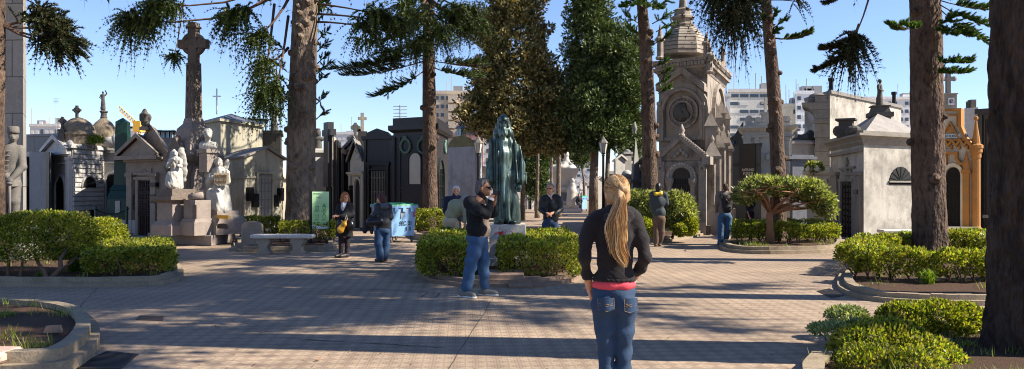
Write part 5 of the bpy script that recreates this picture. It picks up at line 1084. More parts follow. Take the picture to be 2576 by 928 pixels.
# generic small tomb used for the rows further off
def tomb(label,x0,x1,yt,d,mat,style='gable',dd=2.5,mat2=None,door=True,group='tombs further back'):
    fp=front(x0,d,x1,d+.3,dd); t=maus(label,fp,'tomb','tomb',group); W=WF(fp); zt=zat(yt,d); L=W.L; m2=mat2 or mat
    if style=='gable':
        ze=zt-.35*L; m=MB(); m.block(fp,0,ze); W.pr(m,[(0,ze),(L,ze),(L/2,zt)],-dd,0); m.build('wall',mat,t); m=MB(); W.pr(m,[(-.1,ze-.05),(L/2,zt),(L/2,zt+.12),(-.1,ze+.07)],-dd,.12); W.pr(m,[(L/2,zt),(L+.1,ze-.05),(L+.1,ze+.07),(L/2,zt+.12)],-dd,.12); m.build('roof',m2,t)
    elif style=='flat':
        ze=zt-.2; m=MB(); m.block(fp,0,ze); m.build('wall',mat,t); m=MB(); m.block(fp,ze,ze+.12,.15); m.block(fp,ze+.12,zt,.02); m.build('cornice',m2,t)
    elif style=='dome':
        ze=zt-.45*L; m=MB(); m.block(fp,0,ze); m.block(fp,ze-.15,ze,.1); m.build('wall',mat,t); c=cent(fp); m=MB(); m.lathe((c.x,c.y,ze),[(.46*L,0),(.44*L,.15*L),(.34*L,.3*L),(.18*L,.4*L),(.02,.45*L)],16); m.build('dome',m2,t,smooth=True)
    elif style=='spire':
        ze=zt-2.2; m=MB(); m.block(fp,0,ze); m.build('wall',mat,t); m=MB(); m.block(fp,ze,ze+.15,.1); m.cone_roof(fp,ze+.15,zt,-.02); m.build('spire',m2,t)
    if door and L>.8:
        h=min(2.1,(zt)*.55); m=MB(); W.pr(m,[(L*.34,0),(L*.66,0),(L*.66,h),(L*.5,h+.2*L*.5),(L*.34,h)],0,.03); m.build('door',BLK,t); m=MB()
        for u in (L*.28,L*.66): W.pr(m,[(u,0),(u+L*.06,0),(u+L*.06,h+.1),(u,h+.1)],0,.1)
        W.pr(m,[(L*.1,h+.32),(L*.9,h+.32),(L*.9,h+.42),(L*.1,h+.42)],0,.08); m.build('door_surround',m2,t)
    return t,W,fp
# right of the thick trunk
tomb('pale low tomb just left of the thick knotted trunk',706,735,440,45,CREAM,'flat')
t,W,fp=tomb('narrow pale tomb topped by a bust beside the knotted trunk',786,818,373,39,LGREY,'flat'); m=MB(); S=SDF(.03); p=PT(800,373,39.5); S.cone(p,p+Vector((0,0,.35)),.2,.16,.05).ell(p+Vector((0,0,.72)),(.15,.16,.2)).ell(p+Vector((0,0,.45)),(.3,.16,.14)).ell(p+Vector((0,0,.92)),(.12,.12,.05)); sdf_obj(S,'bust',DARKST,t)
fp=fprint(817,37.6,836,36.8,846,38); t=maus('tall slender stone stele with a dark recessed cross',fp,'stele','stele'); m=MB(); d=37; STEL=stone('stele_stone','#b5ab9c',.3,.3,.7,.15,3,joints=(.9,.55)); m.block(fp,0,zat(343,d)); m.build('shaft',STEL,t)
W=WF(fp); m=MB(); W.rect(m,823,308,834,470,-.1,.18); W.rect(m,818,326,840,342,-.1,.16); m.build('cross',BLACKM,t); m=MB(); W.arch(m,822,459,835,560,0,.06); m.build('niche',BLK,t)
for i,(x0,x1,yt) in enumerate([(842,849,352),(850,862,372),(863,879,388)]):
    fp=front(x0,37.4,x1,37.2,2.2); t=maus(['thin tall black granite slab beside the stele','black granite slab tomb second from the stele','lower black granite slab tomb next to the white gabled tomb'][i],fp,group='black slab tombs'); m=MB(); m.block(fp,0,zat(yt,37.3)); m.build('wall',BLACK,t); m=MB(); Wq=Wall(fp[0],fp[1]); Wq.rect(m,x0+1,yt+4,x0+2,570,0,.03); Wq.rect(m,x1-2,yt+4,x1-1,570,0,.03); m.build('reveal',GREY,t)
# white gabled
fp=fprint(880,36.6,915.5,35.2,925,38.5); t=maus('narrow white marble tomb with steep gable and arched doorway',fp); W=WF(fp); m=MB(); ze=zat(405,36); m.block(fp,0,ze); A=W.uz(897,357); W.pr(m,[(0,ze),(W.L,ze),(A[0],A[1])],-2.4,0); m.build('wall',WHITE,t)
m=MB(); W.pr(m,[(-.1,ze-.05),(A[0],A[1]),(A[0],A[1]+.16),(-.1,ze+.1)],-2.4,.16); W.pr(m,[(A[0],A[1]),(W.L+.1,ze-.05),(W.L+.1,ze+.1),(A[0],A[1]+.16)],-2.4,.16); m.build('roof',GREY,t)
m=MB(); W.rect(m,878,432,916,437,0,.16); W.rect(m,879,437,917,441,0,.1); W.rect(m,880,441,885,578,0,.08); W.rect(m,911,441,916,578,0,.08); W.arch_frame(m,895,450,910,576,.09,0,.1); m.build('door_surround',WHITE,t); m=MB(); W.arch(m,895.5,452,909.5,576,0,.03); m.build('door',BLK,t); m=MB(); W.rect(m,886,574,917,582,0,.45); m.build('step',WHITE,t); m=MB(); W.disc(m,897,380,7,0,.05,.6); W.rect(m,891,395,904,400,0,.05); m.build('relief',WHITE,t)
u,zz=W.uz(887.5,495); m=MB(); W.pr(m,[(u-.12,zz-.5),(u+.12,zz-.5),(u+.15,zz),(u+.12,zz+.5),(u-.12,zz+.5),(u-.15,zz)],.02,.16); W.bars(m,885,478,891,514,3,4,.03,.14,.2); m.build('wall_lantern',IRONB,t)
fp=front(856,40,914,39.5,3); t=maus('grey gabled tomb roof with a red niche behind the white gabled tomb',fp); W=WF(fp); ze=zat(392,40); A=W.uz(893,350); m=MB(); m.block(fp,0,ze); W.pr(m,[(0,ze),(W.L,ze),(A[0],A[1])],-3,0); m.build('wall',LGREY,t); m=MB(); W.pr(m,[(-.1,ze-.05),(A[0],A[1]),(A[0],A[1]+.18),(-.1,ze+.12)],-3,.2); W.pr(m,[(A[0],A[1]),(W.L+.1,ze-.05),(W.L+.1,ze+.12),(A[0],A[1]+.18)],-3,.2); m.build('roof',GREY,t); m=MB(); W.rect(m,872,378,884,392,0,.04); m.build('red_panel',plain('red_tile','#8d2f22',.8),t)
fp=front(900,40.5,923,40.5,1); t=thing('roof_cross','weathered stone cross leaning slightly on a rough pedestal above the white gabled tomb','cross',(px2x(912,41),41,0)); m=MB(); m.block(fp,0,zat(330,40.5)); m.build('pedestal',DARKST,t); m=MB(); cross(m,(px2x(911,41),41,zat(331,41)),.94,.42,.14,.4,.7); m.build('cross',STUCCOG,t)
t=thing('roof_cross','small ornate stone cross left of the leaning cross','cross',(px2x(894,42),42,0)); m=MB(); m.block(sq((px2x(894,42),42),.26,0),0,zat(341,42)); m.build('pedestal',STUCCOG,t); m=MB(); cross(m,(px2x(894,42),42,zat(341,42)),.66,.48,.15,0,.62,True); m.build('cross',STUCCOG,t)
# black tombs
fp=front(914.5,35,989,34.4,3); t=maus('black granite tomb with low pediment and a barred door',fp); W=WF(fp); d=34.7; m=MB(); m.block(fp,0,zat(350,d)); m.build('wall',BLACKM,t); m=MB(); m.block(fp,zat(350,d),zat(342,d),.1); A=W.uz(951,323);B=W.uz(924,342);Cc=W.uz(980,342); W.pr(m,[(B[0],B[1]-.02),(Cc[0],B[1]-.02),(Cc[0],B[1]+.12),(A[0],A[1]),(B[0],B[1]+.12)],-1.5,.1); m.build('pediment',BLACKM,t)
m=MB(); W.rect(m,923,408,982,416,0,.12); W.rect(m,926,416,932,575,0,.12); W.rect(m,973,416,980,575,0,.12); W.rect(m,918,352,922,575,0,.06); W.rect(m,984,352,988,575,0,.06); W.rect(m,930,424,976,428,0,.1); m.build('door_surround',BLACK,t)
m=MB(); W.rect(m,933,428,973,572,0,.03); o=m.build('door',BLK,t); m=MB(); W.bars(m,935,430,971,570,9,4,.035,.03,.09); m.build('grille',plain('steel_bars','#6d6a66',.4,.7),o); m=MB(); W.rect(m,922,572,984,582,0,.5); m.build('step',BLACKM,t)
fp=fprint(989,34.2,1093,33.2,1127,37.5); t=maus('large black mausoleum with bronze wreaths and arched pale window',fp); W1=WF(fp);W2=Wall(fp[1],fp[2]); d=33.5; m=MB(); m.block(fp,0,zat(331,d)); m.build('wall',BLACKM,t); m=MB(); m.block(fp,zat(331,d),zat(325,d),.06,.2); m.block(fp,zat(325,d),zat(313,d),.2); m.block(fp,zat(313,d),zat(294,d),.02); m.build('cornice',BLACKM,t)
m=MB(); W1.rect(m,989,345,995,590,0,.08); W1.rect(m,1087,345,1093,590,0,.08); W1.rect(m,990,470,1092,474,0,.04); W1.rect(m,1005,345,1008,590,0,.04); W1.rect(m,989,575,1093,592,0,.1); W1.arch_frame(m,1029.5,384,1059.5,464,.05,0,.07); m.build('pilasters',BLACKM,t)
m=MB(); W1.arch(m,1030.5,385,1058.5,463,0,.03); m.build('window',GLASSP,t)
for Wq,x,y,r in ((W1,1021,367,17),(W1,1065,367,17),(W2,1117,372,12)):
    m=MB(); u,zz=Wq.uz(x,y); rr=r/F*34
    for q in range(20):
        a=2*math.pi*q/20; m.ball(Wq.P(u+rr*math.cos(a)*.85,.05,zz+rr*math.sin(a)),(.06,.06,.06),6,4)
    m.ball(Wq.P(u,.05,zz+rr+.06),(.09,.06,.1),6,4); m.build('wreath',VERD,t,smooth=True)
m=MB(); W2.arch_frame(m,1099,402,1113,575,.12,0,.1); m.build('door_surround',BLACKM,t); m=MB(); W2.arch(m,1099.5,403,1112.5,575,0,.03); o=m.build('door',plain('bronze_green','#37443f',.4,.5),t); m=MB(); W2.bars(m,1101,425,1111,570,3,5,.05,.03,.07); m.build('grille',IRONB,o)
fp=fprint(1123,46,1195,44.5,1212,49); t=maus('grey concrete vault with mossy barrel dome and glass lantern',fp); W=WF(fp); d=45; zw=zat(369,d); m=MB(); m.block(fp,0,zw); m.build('wall',stone('vault_concrete','#8f9096',.5,.7,.9,.25,1.5),t); c=cent(fp); m=MB(); 
L=W.L; n=14; W.pr(m,[(L*.04+L*.92*(.5-.5*math.cos(math.pi*i/n)),zw+.62*math.sin(math.pi*i/n)) for i in range(n+1)],-3,-.02); m.build('dome',stone('moss_dome','#6d6a4d',.6,.4,.95,.4,3),t)
lc=PT(1160,339,46.5); m=MB(); m.lathe((lc.x,lc.y,lc.z-.05),[(.24,0),(.24,.4)],8); m.build('lantern_glass',GLASSM,t); m=MB(); m.lathe((lc.x,lc.y,lc.z+.34),[(.4,0),(.38,.04),(.05,.24),(.02,.3)],8)
for q in range(8): a=2*math.pi*q/8; m.tube([(lc.x+.25*math.cos(a),lc.y+.25*math.sin(a),lc.z-.05),(lc.x+.25*math.cos(a),lc.y+.25*math.sin(a),lc.z+.36)],.02,4)
m.build('lantern_frame',plain('grey_zinc','#7d8890',.5,.4),t)
tomb('pale ornamented tomb between the concrete vault and the bronze statue',1206,1232,418,50,WHITE,'flat'); tomb('pale tomb front hidden behind the bronze statue',1236,1285,430,56,LGREY,'gable'); tomb('light tomb glimpsed right of the bronze statue',1318,1345,440,74,LGREY,'flat')
tomb('low white tomb at the far left side of the avenue',1362,1382,452,82,WHITE,'gable'); tomb('small pale tomb far down the avenue right of the white monument',1458,1476,455,85,LGREY,'gable')
# --- white sculpture monument in the avenue
d=62; c=PT(1417,535,d); c.z=0; t=thing('marble_monument','white marble monument with a reclining figure on a shell pedestal down the avenue','monument',c); z=lambda y:zat(y,d)
m=MB(); m.block(sq(c,1.25,0),0,z(524)); m.block(sq(c,1.1,0),z(524),z(516)); m.build('steps',LGREY,t); m=MB(); m.block(sq(c,.78,0),z(516),z(478)); m.block(sq(c,.85,0),z(478),z(470)); m.block(sq(c,.7,0),z(470),z(452),0,.1); m.block(sq(c,.8,0),z(452),z(432),0,.25); m.block(sq(c,1.05,0),z(432),z(424),0,.05); m.build('pedestal',WHITE,t)
m=MB(); W=Wall(*sq(c,.79,0)[:2]); W.rect(m,1406,484,1428,505,0,.04); m.build('plaque',plain('grey_plaque','#5d6066',.5),t)
S=SDF(.04); P=lambda x,y,dy=0:tuple(PT(x,y,d)+Vector((0,dy,0)))
S.ell(P(1417,422),(1.0,.6,.25),0,.1).chain([P(1404,420),P(1418,412),P(1424,404),P(1423,396)],[.25,.26,.2,.13],.08).ell(P(1423,389),(.17,.17,.2),0,.04).chain([P(1428,404),P(1436,412),P(1446,420)],[.13,.1,.08],.05).chain([P(1404,422),P(1394,424),P(1385,426)],[.2,.16,.1],.06).fold(.05,5,3,2); sdf_obj(S,'reclining_figure',WHITE,t)
S=SDF(.04); S.chain([P(1434,512,-.9),P(1434,480,-.9),P(1436,466,-.9)],[.4,.3,.2],.1).ell(P(1437,456,-.9),(.15,.15,.19),0,.05).chain([P(1440,468,-.9),P(1446,485,-.9),P(1444,500,-1)],[.12,.1,.1],.05).fold(.05,5,2,4); sdf_obj(S,'mourning_figure',WHITE,t)
# tombs right of the avenue
tomb('tall dark tomb at the right side of the avenue',1532,1549,430,52,GREY,'flat'); t,W,fp=tomb('white tomb with gabled front right of the lamp post',1548,1572,392,46,WHITE,'gable'); tomb('white arched small tomb beside the spire tomb',1568,1592,425,40,WHITE,'dome'); t,W,fp=tomb('grey spire tomb with a round finial left of the slim trunk',1591,1614,340,38,GREY,'spire'); p=PT(1601,322,38.5); m=MB(); m.lathe((p.x,p.y+.6,p.z-.25),[(.1,0),(.05,.1),(.13,.25),(.1,.36),(.03,.6)],8); m.build('finial',GREY,t,smooth=True)
t,W,fp=tomb('domed grey tomb behind the avenue lamp',1572,1588,372,55,GREY,'dome'); tomb('pale rear tomb with flat cornice near the slim trunk',1555,1600,405,60,CREAM,'flat'); tomb('dark grey tomb immediately left of the chapel',1615,1658,398,37,DARKST,'flat')
tomb('white tomb face between lamp post and avenue bin',1500,1522,445,66,WHITE,'gable'); 
# --- the domed chapel
fp=fprint(1657,32.6,1779,31.4,1822,35.8); t=maus('ornate brown stone chapel with octagonal ribbed dome, round relief medallion and gabled porch',fp,'chapel','chapel'); W=WF(fp);W2=Wall(fp[1],fp[2]); d=32; z=lambda y:zat(y,d)
m=MB(); m.block(fp,0,z(188)); m.build('wall',CHAP,t); c=cent(fp)
m=MB(); m.block(fp,z(190),z(176),.02,.12); m.block(fp,z(176),z(168),.22); m.block(fp,z(168),z(158),.1,.25); m.block(fp,z(158),z(150),.3)
for Wq in (W,W2):
    k=14
    for i in range(k): u=Wq.L*(i+.5)/k; Wq.pr(m,[(u-.06,z(168)),(u+.06,z(168)),(u+.06,z(159)),(u-.06,z(159))],.1,.3)
m.build('cornice',CHAP,t)
oc=lambda r:[(Vector((c.x+r*math.cos(math.pi/8+math.pi/4*i),c.y+r*math.sin(math.pi/8+math.pi/4*i)))) for i in range(8)]
m=MB(); m.block(oc(1.35),z(150),z(138)); m.build('drum',CHAP,t)
c=Vector((px2x(1717,33.3),33.3,0)); dp=d+1.3; zz=lambda y:zat(y,dp); prof=[(1718,1.3,140),(1718,1.22,118),(1718,1.05,98),(1718,.85,84),(1718,.62,74),(1718,.5,68)]
m=MB(); ys=[140,130,120,110,101,93,86,79,73,68]; rs=[.98,.99,.98,.95,.9,.84,.76,.67,.57,.47]
for i in range(9): m.block(oc(rs[i]),zz(ys[i]),zz(ys[i+1])-.02,0,min(0,(rs[i+1]-rs[i])*.8)-.012)
m.build('dome',stone('dome_tiles','#9c9285',.6,.6,.9,.4,3,dcol='#3f372e'),t)
m=MB(); m.lathe((c.x,c.y,zz(68)),[(.5,0),(.52,.06),(.38,.12),(.4,.28),(.48,.32),(.48,.4),(.36,.46),(.34,.64),(.4,.68),(.25,.74)],8); m.build('lantern',CHAP,t); robed('roof_statue',(c.x,c.y,zz(25)),1.25,CHAP,t,math.pi,'cross',11)
# corner pinnacles and turrets
for (x,yb,yt,r,dd) in [(1660,150,62,.16,31.8),(1784,185,105,.16,31.2),(1776,150,80,.15,31.6),(1818,165,112,.13,35.5)]:
    p=PT(x,yb,dd); h=zat(yt,dd)-p.z; m=MB(); m.lathe(p,[(r,0),(r*1.2,.05*h),(r*.8,.1*h),(r*.75,.5*h),(r*1.2,.55*h),(r*1.2,.6*h),(r*.7,.66*h),(.02,h)],8); m.build('pinnacle',CHAP,t)
# upper stage: gable, great arch, medallion
A=W.uz(1657,232);B=W.uz(1779,232);Cc=W.uz(1721,188); m=MB(); W.pr(m,[(A[0],A[1]),(B[0],B[1]),(B[0],B[1]+.18),(Cc[0],Cc[1]+.2),(A[0],A[1]+.18)],0,.12); 
for (p,q) in ((A,Cc),(Cc,B)): W.pr(m,[(p[0],p[1]+.02),(q[0],q[1]+.02),(q[0],q[1]+.3),(p[0],p[1]+.3)],.1,.3)
m.build('gable',CHAP,t)
m=MB(); W.arch_frame(m,1668,222,1771,354,.22,0,.16); W.arch_frame(m,1674,229,1765,354,.1,0,.24); m.build('great_arch',CHAP,t)
m=MB(); W.arch(m,1675,230,1764,354,0,.05); m.build('arch_field',stone('chapel_light','#9d8d7c',.45,.5,.85,.3,3),t)
m=MB(); W.disc(m,1720,283,42,.05,.16,.86); W.disc(m,1720,283,36,.05,.1,.75); W.disc(m,1720,283,29,.05,.19,.86); 
u0,z0=W.uz(1720,283)
for q in range(22): a=2*math.pi*q/22; m.ball(W.P(u0+.5*math.cos(a),.12,z0+.5*math.sin(a)),.05,6,4)
md=m.build('medallion',CHAP,t)
S=SDF(.03); q0=Vector(W.P(u0,.1,z0)); tt=Vector((W.t.x,W.t.y,0)); S.ell(q0,(.38,.06,.38),0,.02).ell(q0+tt*.05+Vector((0,-.06,.08)),(.1,.08,.13)).ell(q0+tt*.0+Vector((0,-.05,-.13)),(.2,.08,.16)).ell(q0-tt*.18+Vector((0,-.04,.0)),(.12,.05,.2)).ell(q0+tt*.2+Vector((0,-.04,-.12)),(.1,.05,.14)).fold(.02,15,15,3); sdf_obj(S,'relief',DARKST,md)
m=MB(); W.rect(m,1660,345,1776,354,0,.18)
for x in (1659,1768): W.rect(m,x,265,x+9,354,0,.2); W.rect(m,x-1,258,x+10,266,0,.25)
m.build('pilasters',CHAP,t)
# porch
fpp=front(1658,31.2,1778,30.4,1.2); Wp=Wall(fpp[0],fpp[1]); m=MB(); zp=zat(406,31); m.block(fpp,0,zp); A=Wp.uz(1657,404);B=Wp.uz(1779,404);Cc=Wp.uz(1713,352); Wp.pr(m,[(A[0],A[1]),(B[0],B[1]),(Cc[0],Cc[1])],-1.2,0); m.build('porch',CHAP,t)
m=MB()
for (p,q) in ((A,Cc),(Cc,B)):
    Wp.pr(m,[(p[0],p[1]-.02),(q[0],q[1]-.02),(q[0],q[1]+.17),(p[0],p[1]+.17)],-1.25,.14); n=12
    for i in range(n): f=(i+.5)/n; m.ball(Wp.P(p[0]+(q[0]-p[0])*f,.08,p[1]+(q[1]-p[1])*f+.21),.055,6,4)
for e in (A,B): Wp.pr(m,[(e[0]-.15,e[1]-.15),(e[0]+.15,e[1]-.15),(e[0]+.15,e[1]+.15),(e[0]-.15,e[1]+.15)],-.3,.2)
m.build('porch_gable',CHAP,t); m=MB(); q=Vector(Wp.P(Cc[0],-.1,Cc[1]+.1)); m.lathe(q,[(.12,0),(.12,.12),(.07,.16),(.12,.26),(.08,.36),(.02,.5)],8); m.build('porch_finial',CHAP,t,smooth=True)
m=MB(); Wp.arch(m,1672,408,1753,585,0,.06); m.build('arch_band',stone('chapel_band','#9a8c7d',.4,.4,.8,.3,3),t)
m=MB(); Wp.arch_frame(m,1692,421,1738,585,.1,0,.12); m.build('door_surround',CHAP,t); m=MB(); Wp.arch(m,1693,422,1737,585,.05,.09); o=m.build('door',plain('dark_wood','#2b1d14',.5,0,.3,6,.1,stretch=(6,6,.4)),t); m=MB(); Wp.bars(m,1696,450,1734,580,6,6,.03,.09,.12); m.build('grille',IRONB,o)
arc_text(Wp,'USTA LIMA DE ATUCHA A SU ESPOSO',1713,448,31,178,2,6.5,.06,plain('letter_dark','#e0d6c4',.8),t)
m=MB()
for x in (1686,1744):
    q=Vector(Wp.P(Wp.uz(x,500)[0],.16,0)); m.lathe(q,[(.16,0),(.16,.2),(.1,.26),(.085,1.75),(.1,1.8),(.16,1.95),(.17,2.1)],10)
for x in (1664,1768):
    u=Wp.uz(x,500)[0]; Wp.pr(m,[(u-.14,0),(u+.14,0),(u+.14,zp),(u-.14,zp)],0,.14); Wp.disc(m,x,424,8,.14,.2,.5)
m.build('columns',CHAP,t)
m=MB(); u,zc=Wp.uz(1713,392); 
for q in range(5): m.ball(Wp.P(u+(q-2)*.11,.08,zc+.1*(2-abs(q-2))),(.08,.06,.1),7,5)
m.build('carving',CHAP,t,smooth=True)
# stepped buttresses on the right
for i,(x,dd,yt,w) in enumerate([(1791,31.0,360,.34),(1806,32.2,340,.28),(1818,33.4,330,.26),(1830,34.6,345,.24)]):
    p=PT(x,500,dd); m=MB(); zt=zat(yt,dd); f=sq((p.x,p.y),w*.75,-.2); m.block(f,0,.9,.12); m.block(f,.9,zt-.6); m.block(f,zt-.6,zt-.5,.08); m.cone_roof(f,zt-.5,zt+.15,.06); m.lathe((p.x,p.y,zt),[(.05,0),(.09,.15),(.02,.3)],8); g=sq((p.x,p.y+.25),w*.6,-.2); zu=zat(yt-70,dd); m.block(g,zt-.5,zu-.4); m.cone_roof(g,zu-.4,zu+.2,.05)
    m.tube([(p.x-.02,p.y-w*.78,1.1),(p.x-.02,p.y-w*.78,zt-.8)],.09,8); m.build('buttress',CHAP,t)
m=MB(); W2.arch_frame(m,1790,222,1816,352,.18,0,.15); m.build('side_arch',CHAP,t); m=MB(); W2.arch(m,1791,224,1815,352,0,.05); m.build('side_panel',CHAP,t)
m=MB(); m.block(fpp,0,.35,.12); m.block(fp,0,.45,.1); m.build('plinth',CHAPD,t)
# --- dark granite AVELINO PORTO tomb
fp=front(1826,38.2,1914,37.2,3); t=maus('dark polished granite tomb lettered AVELINO PORTO',fp); W=WF(fp); m=MB(); DG=stone('charcoal_granite','#3c4245',.25,.15,.4,.05,12,spec=.5); m.block(fp,0,zat(364,37.5)); m.build('wall',DG,t); m=MB(); W.rect(m,1859,366,1900,447,0,.05); m.build('panel',BLACK,t); m=MB(); m.block(fp,zat(364,37.5),zat(361,37.5),.05); W.rect(m,1826,412,1858,416,0,.04); W.rect(m,1901,412,1914,416,0,.04); m.build('coping',BLACKM,t)
SIL=plain('silver_letters','#d5d2c8',.4,.3); wall_text(W,'AVELINO',1866.5,423.5,1897.5,430.5,.05,SIL,t); wall_text(W,'PORTO',1870.5,433,1894.5,440,.05,SIL,t)
fp=front(1824,46,1870,45,3); t=maus('tomb with a steep dark sweeping roof behind the granite tomb',fp); W=WF(fp); A=W.uz(1826,352);B=W.uz(1869,305);Cc=W.uz(1869,365); m=MB(); W.pr(m,[(A[0],0),(Cc[0],0),(B[0],B[1]),(A[0]+(B[0]-A[0])*.75,B[1]-.35),(A[0]+(B[0]-A[0])*.5,A[1]+.25),(A[0],A[1])],-3,0); m.build('roof',BLACKM,t); m=MB(); W.rect(m,1826,356,1848,363,.0,.06); m.build('blue_band',plain('blue_band','#33506b',.6),t)
# --- tall pale monument with cross and medallion
fp=front(1869,42,1992,40.8,3.5); t=maus('tall pale marble tomb with scrolled crest, cross and round medallion',fp); W=WF(fp); d=41.5; PALE=stone('pale_marble','#b8b2a6',.35,.5,.8,.25,2.2); m=MB(); m.block(fp,0,zat(330,d)); m.build('wall',PALE,t)
m=MB(); m.block(fp,zat(330,d),zat(322,d),.05,.25); m.block(fp,zat(322,d),zat(317,d),.28); m.block(fp,zat(317,d),zat(306,d),-.1); m.block(fp,zat(345,d),zat(340,d),.08); m.build('cornice',PALE,t)
m=MB(); W.rect(m,1914,284,1936,308,-.6,-.1); W.rect(m,1910,281,1940,286,-.65,-.05); W.rect(m,1938,292,1985,308,-.5,-.15); W.disc(m,1882,300,10,-.4,-.1); W.disc(m,1905,302,9,-.4,-.1); W.disc(m,1960,296,9,-.4,-.1); W.disc(m,1978,300,9,-.4,-.1); m.build('crest',PALE,t); m=MB(); p=PT(1925,282,42); cross(m,p,.76,.46,.13,0,.66); m.build('cross',PALE,t)
m=MB(); W.disc(m,1932,395,14,0,.1,.82); W.disc(m,1932,395,11.5,0,.05); q=Vector(W.P(*((W.uz(1932,395)[0],.06,W.uz(1932,395)[1])))); m.ball(q,(.12,.06,.17),8,6); m.build('medallion',WHITE,t); m=MB()
for x in (1880,1900,1955,1978): W.rect(m,x,352,x+9,432,0,.08); W.rect(m,x-1,346,x+10,353,0,.12)
W.rect(m,1868,433,1992,437,0,.1); m.build('pilasters',PALE,t)
# --- smaller ones behind the shrub
t,W,fp=tomb('small grey granite tomb lettered LAPE behind the leaning trunk',1993,2046,389,36,BLUEG2,'flat',door=False); wall_text(W,'LAPE',2023,411,2040,418.5,.0,plain('letter_bronze','#4a3f2c',.5),t)
t,W,fp=tomb('ornate weathered grey tomb with rubble crest behind the leaning trunk',1991,2048,352,44,GREY,'flat',door=False); S=SDF(.04); p=PT(2025,352,45); S.ell(p,(.5,.4,.35),0,.1).ell(p+Vector((-.4,0,-.05)),(.35,.3,.2)).ell(p+Vector((.3,0,.3)),(.2,.2,.25)).fold(.06,6,6,1); sdf_obj(S,'rubble',DARKST,t); p=PT(2002,340,45); m=MB(); cross(m,(p.x,p.y,p.z-.3),.9,.42,.12,0,.66); m.build('cross',PALE,t)
fp=front(2029,31.5,2089,31,2.2); t=maus('small cream tomb with little corner ornaments behind the flat-topped shrub',fp); W=WF(fp); d=31.2; m=MB(); m.block(fp,0,zat(442,d)); m.build('wall',CREAM,t); m=MB(); m.block(fp,zat(442,d),zat(437,d),.05,.16); m.block(fp,zat(437,d),zat(430,d),.16)
for x in (2032,2056,2084): q=PT(x,430,31); m.lathe(q,[(.1,0),(.12,.06),(.02,.2)],4)
m.build('cornice',CREAM,t); m=MB(); W.rect(m,2050,455,2075,520,0,.04); m.build('door',plain('copper_panel','#8a5a3c',.5),t); m=MB(); W.rect(m,2044,450,2050,530,0,.1); W.rect(m,2075,450,2081,530,0,.1); m.build('pilasters',CREAM,t)
bush('round green plant growing on top of the cream tomb',[blobpx(2048,424,31.4,.3,.3,.22),blobpx(2040,420,31.4,.2,.2,.15)],900,.12,77,PIT_,name='plant',cat='plant',zmin=1.5)
# --- curved stone pillar and white wall
fp=front(2049.5,44,2087,43.7,2.5); t=maus('tall grey stone pillar flaring into a curved cornice',fp,'stone_pillar','pillar'); W=WF(fp); d=44; m=MB(); PIL=stone('pillar_stone','#807a70',.4,.4,.9,.4,4,joints=(2,.75)); m.block(fp,0,zat(310,d)); m.build('shaft',PIL,t)
pts=[W.uz(2087,310),W.uz(2087,252)]; 
A=[W.uz(2016,262),W.uz(2022,266)]+[W.uz(2020+30*math.sin(a),268+34*(1-math.cos(a))) for a in [i*math.pi/2/8 for i in range(9)]]+[W.uz(2049.5,312)]
m=MB(); W.pr(m,[W.uz(2087,312)]+[W.uz(2087,258),W.uz(2016,258)]+A,-2.4,.05); W.rect(m,2046,300,2087,310,-.1,.09); W.rect(m,2050,238,2087,258,-2.3,.0); m.build('curved_cornice',PIL,t); m=MB(); q=Vector(W.P(W.uz(2055,245)[0],-1.2,zat(258,44))); m.lathe(q,[(.5,0),(.5,.35),(.42,.52),(.25,.62),(.03,.66)],16); m.build('cap',PIL,t,smooth=True)
fp=fprint(2087,45,2120,46,2264,58); fp=[Vector((px2x(2087,46),46)),Vector((px2x(2266,54),54)),Vector((px2x(2266,54)+1,58)),Vector((px2x(2087,46),50))]; t=maus('large stained white wall of a building behind the curved pillar',fp,'white_building','building'); m=MB(); W=WF(fp); zA=W.uz(2090,236)[1]; zB=W.uz(2262,272)[1]; W.pr(m,[(0,0),(W.L,0),(W.L,zB),(0,zA)],-4,0); m.build('wall',STUCCO,t); m=MB(); W.pr(m,[(-.05,zA),(W.L,zB),(W.L,zB+.2),(-.05,zA+.2)],-4,.1); m.build('coping',GREY,t)
m=MB(); q=PT(2090,236,50); m.tube([q-Vector((0,0,1)),q+Vector((0,0,.9))],.14,8); m.lathe(q+Vector((0,0,.8)),[(.2,0),(.2,.15),(.05,.2)],8); m.build('chimney',IRONB,t)
fp=front(2166,60,2180,60,1); t=thing('flue_pipe','black flue pipe standing behind the roof statue','pipe',(px2x(2248,60),60,0)); m=MB(); q=PT(2248,300,60); m.tube([(q.x,60,0),(q.x,60,zat(234,60))],.14,8); m.lathe((q.x,60,zat(238,60)),[(.2,0),(.2,.2),(.03,.22)],8); m.build('pipe',IRONB,t)
# --- white stucco mausoleum on the right
fp=fprint(2088,30.4,2172,26.0,2330,27.6); t=maus('weathered white mausoleum with pyramid roof, statue on top and half-round window',fp); W1=Wall(fp[0],fp[1]);W2=Wall(fp[1],fp[2]); d=26; z=lambda y:zat(y,d)
m=MB(); m.block(fp,0,z(355)); m.build('wall',STUCCO,t); m=MB(); m.block(fp,z(363),z(356),.03,.08); m.block(fp,z(356),z(351),.1); m.block(fp,z(351),z(342),.1,.22); m.block(fp,z(342),z(336),.26); m.block(fp,z(336),z(328),.02); m.build('cornice',STUCCOG,t)
rc=(Vector((px2x(2212,28.6),28.6))); m=MB(); fr=[rc+(p-rc)*.88 for p in fp]; m.block(fr,z(330),z(327)); a=[(p.x,p.y,z(327)) for p in fr]; b=[(rc.x+(p.x-rc.x)*.13,rc.y+(p.y-rc.y)*.13,zat(287,28.6)) for p in fr]; m.prismv(a,b); m.build('roof',stone('roof_cement','#96908a',.45,.4,.9,.3,2.5),t)
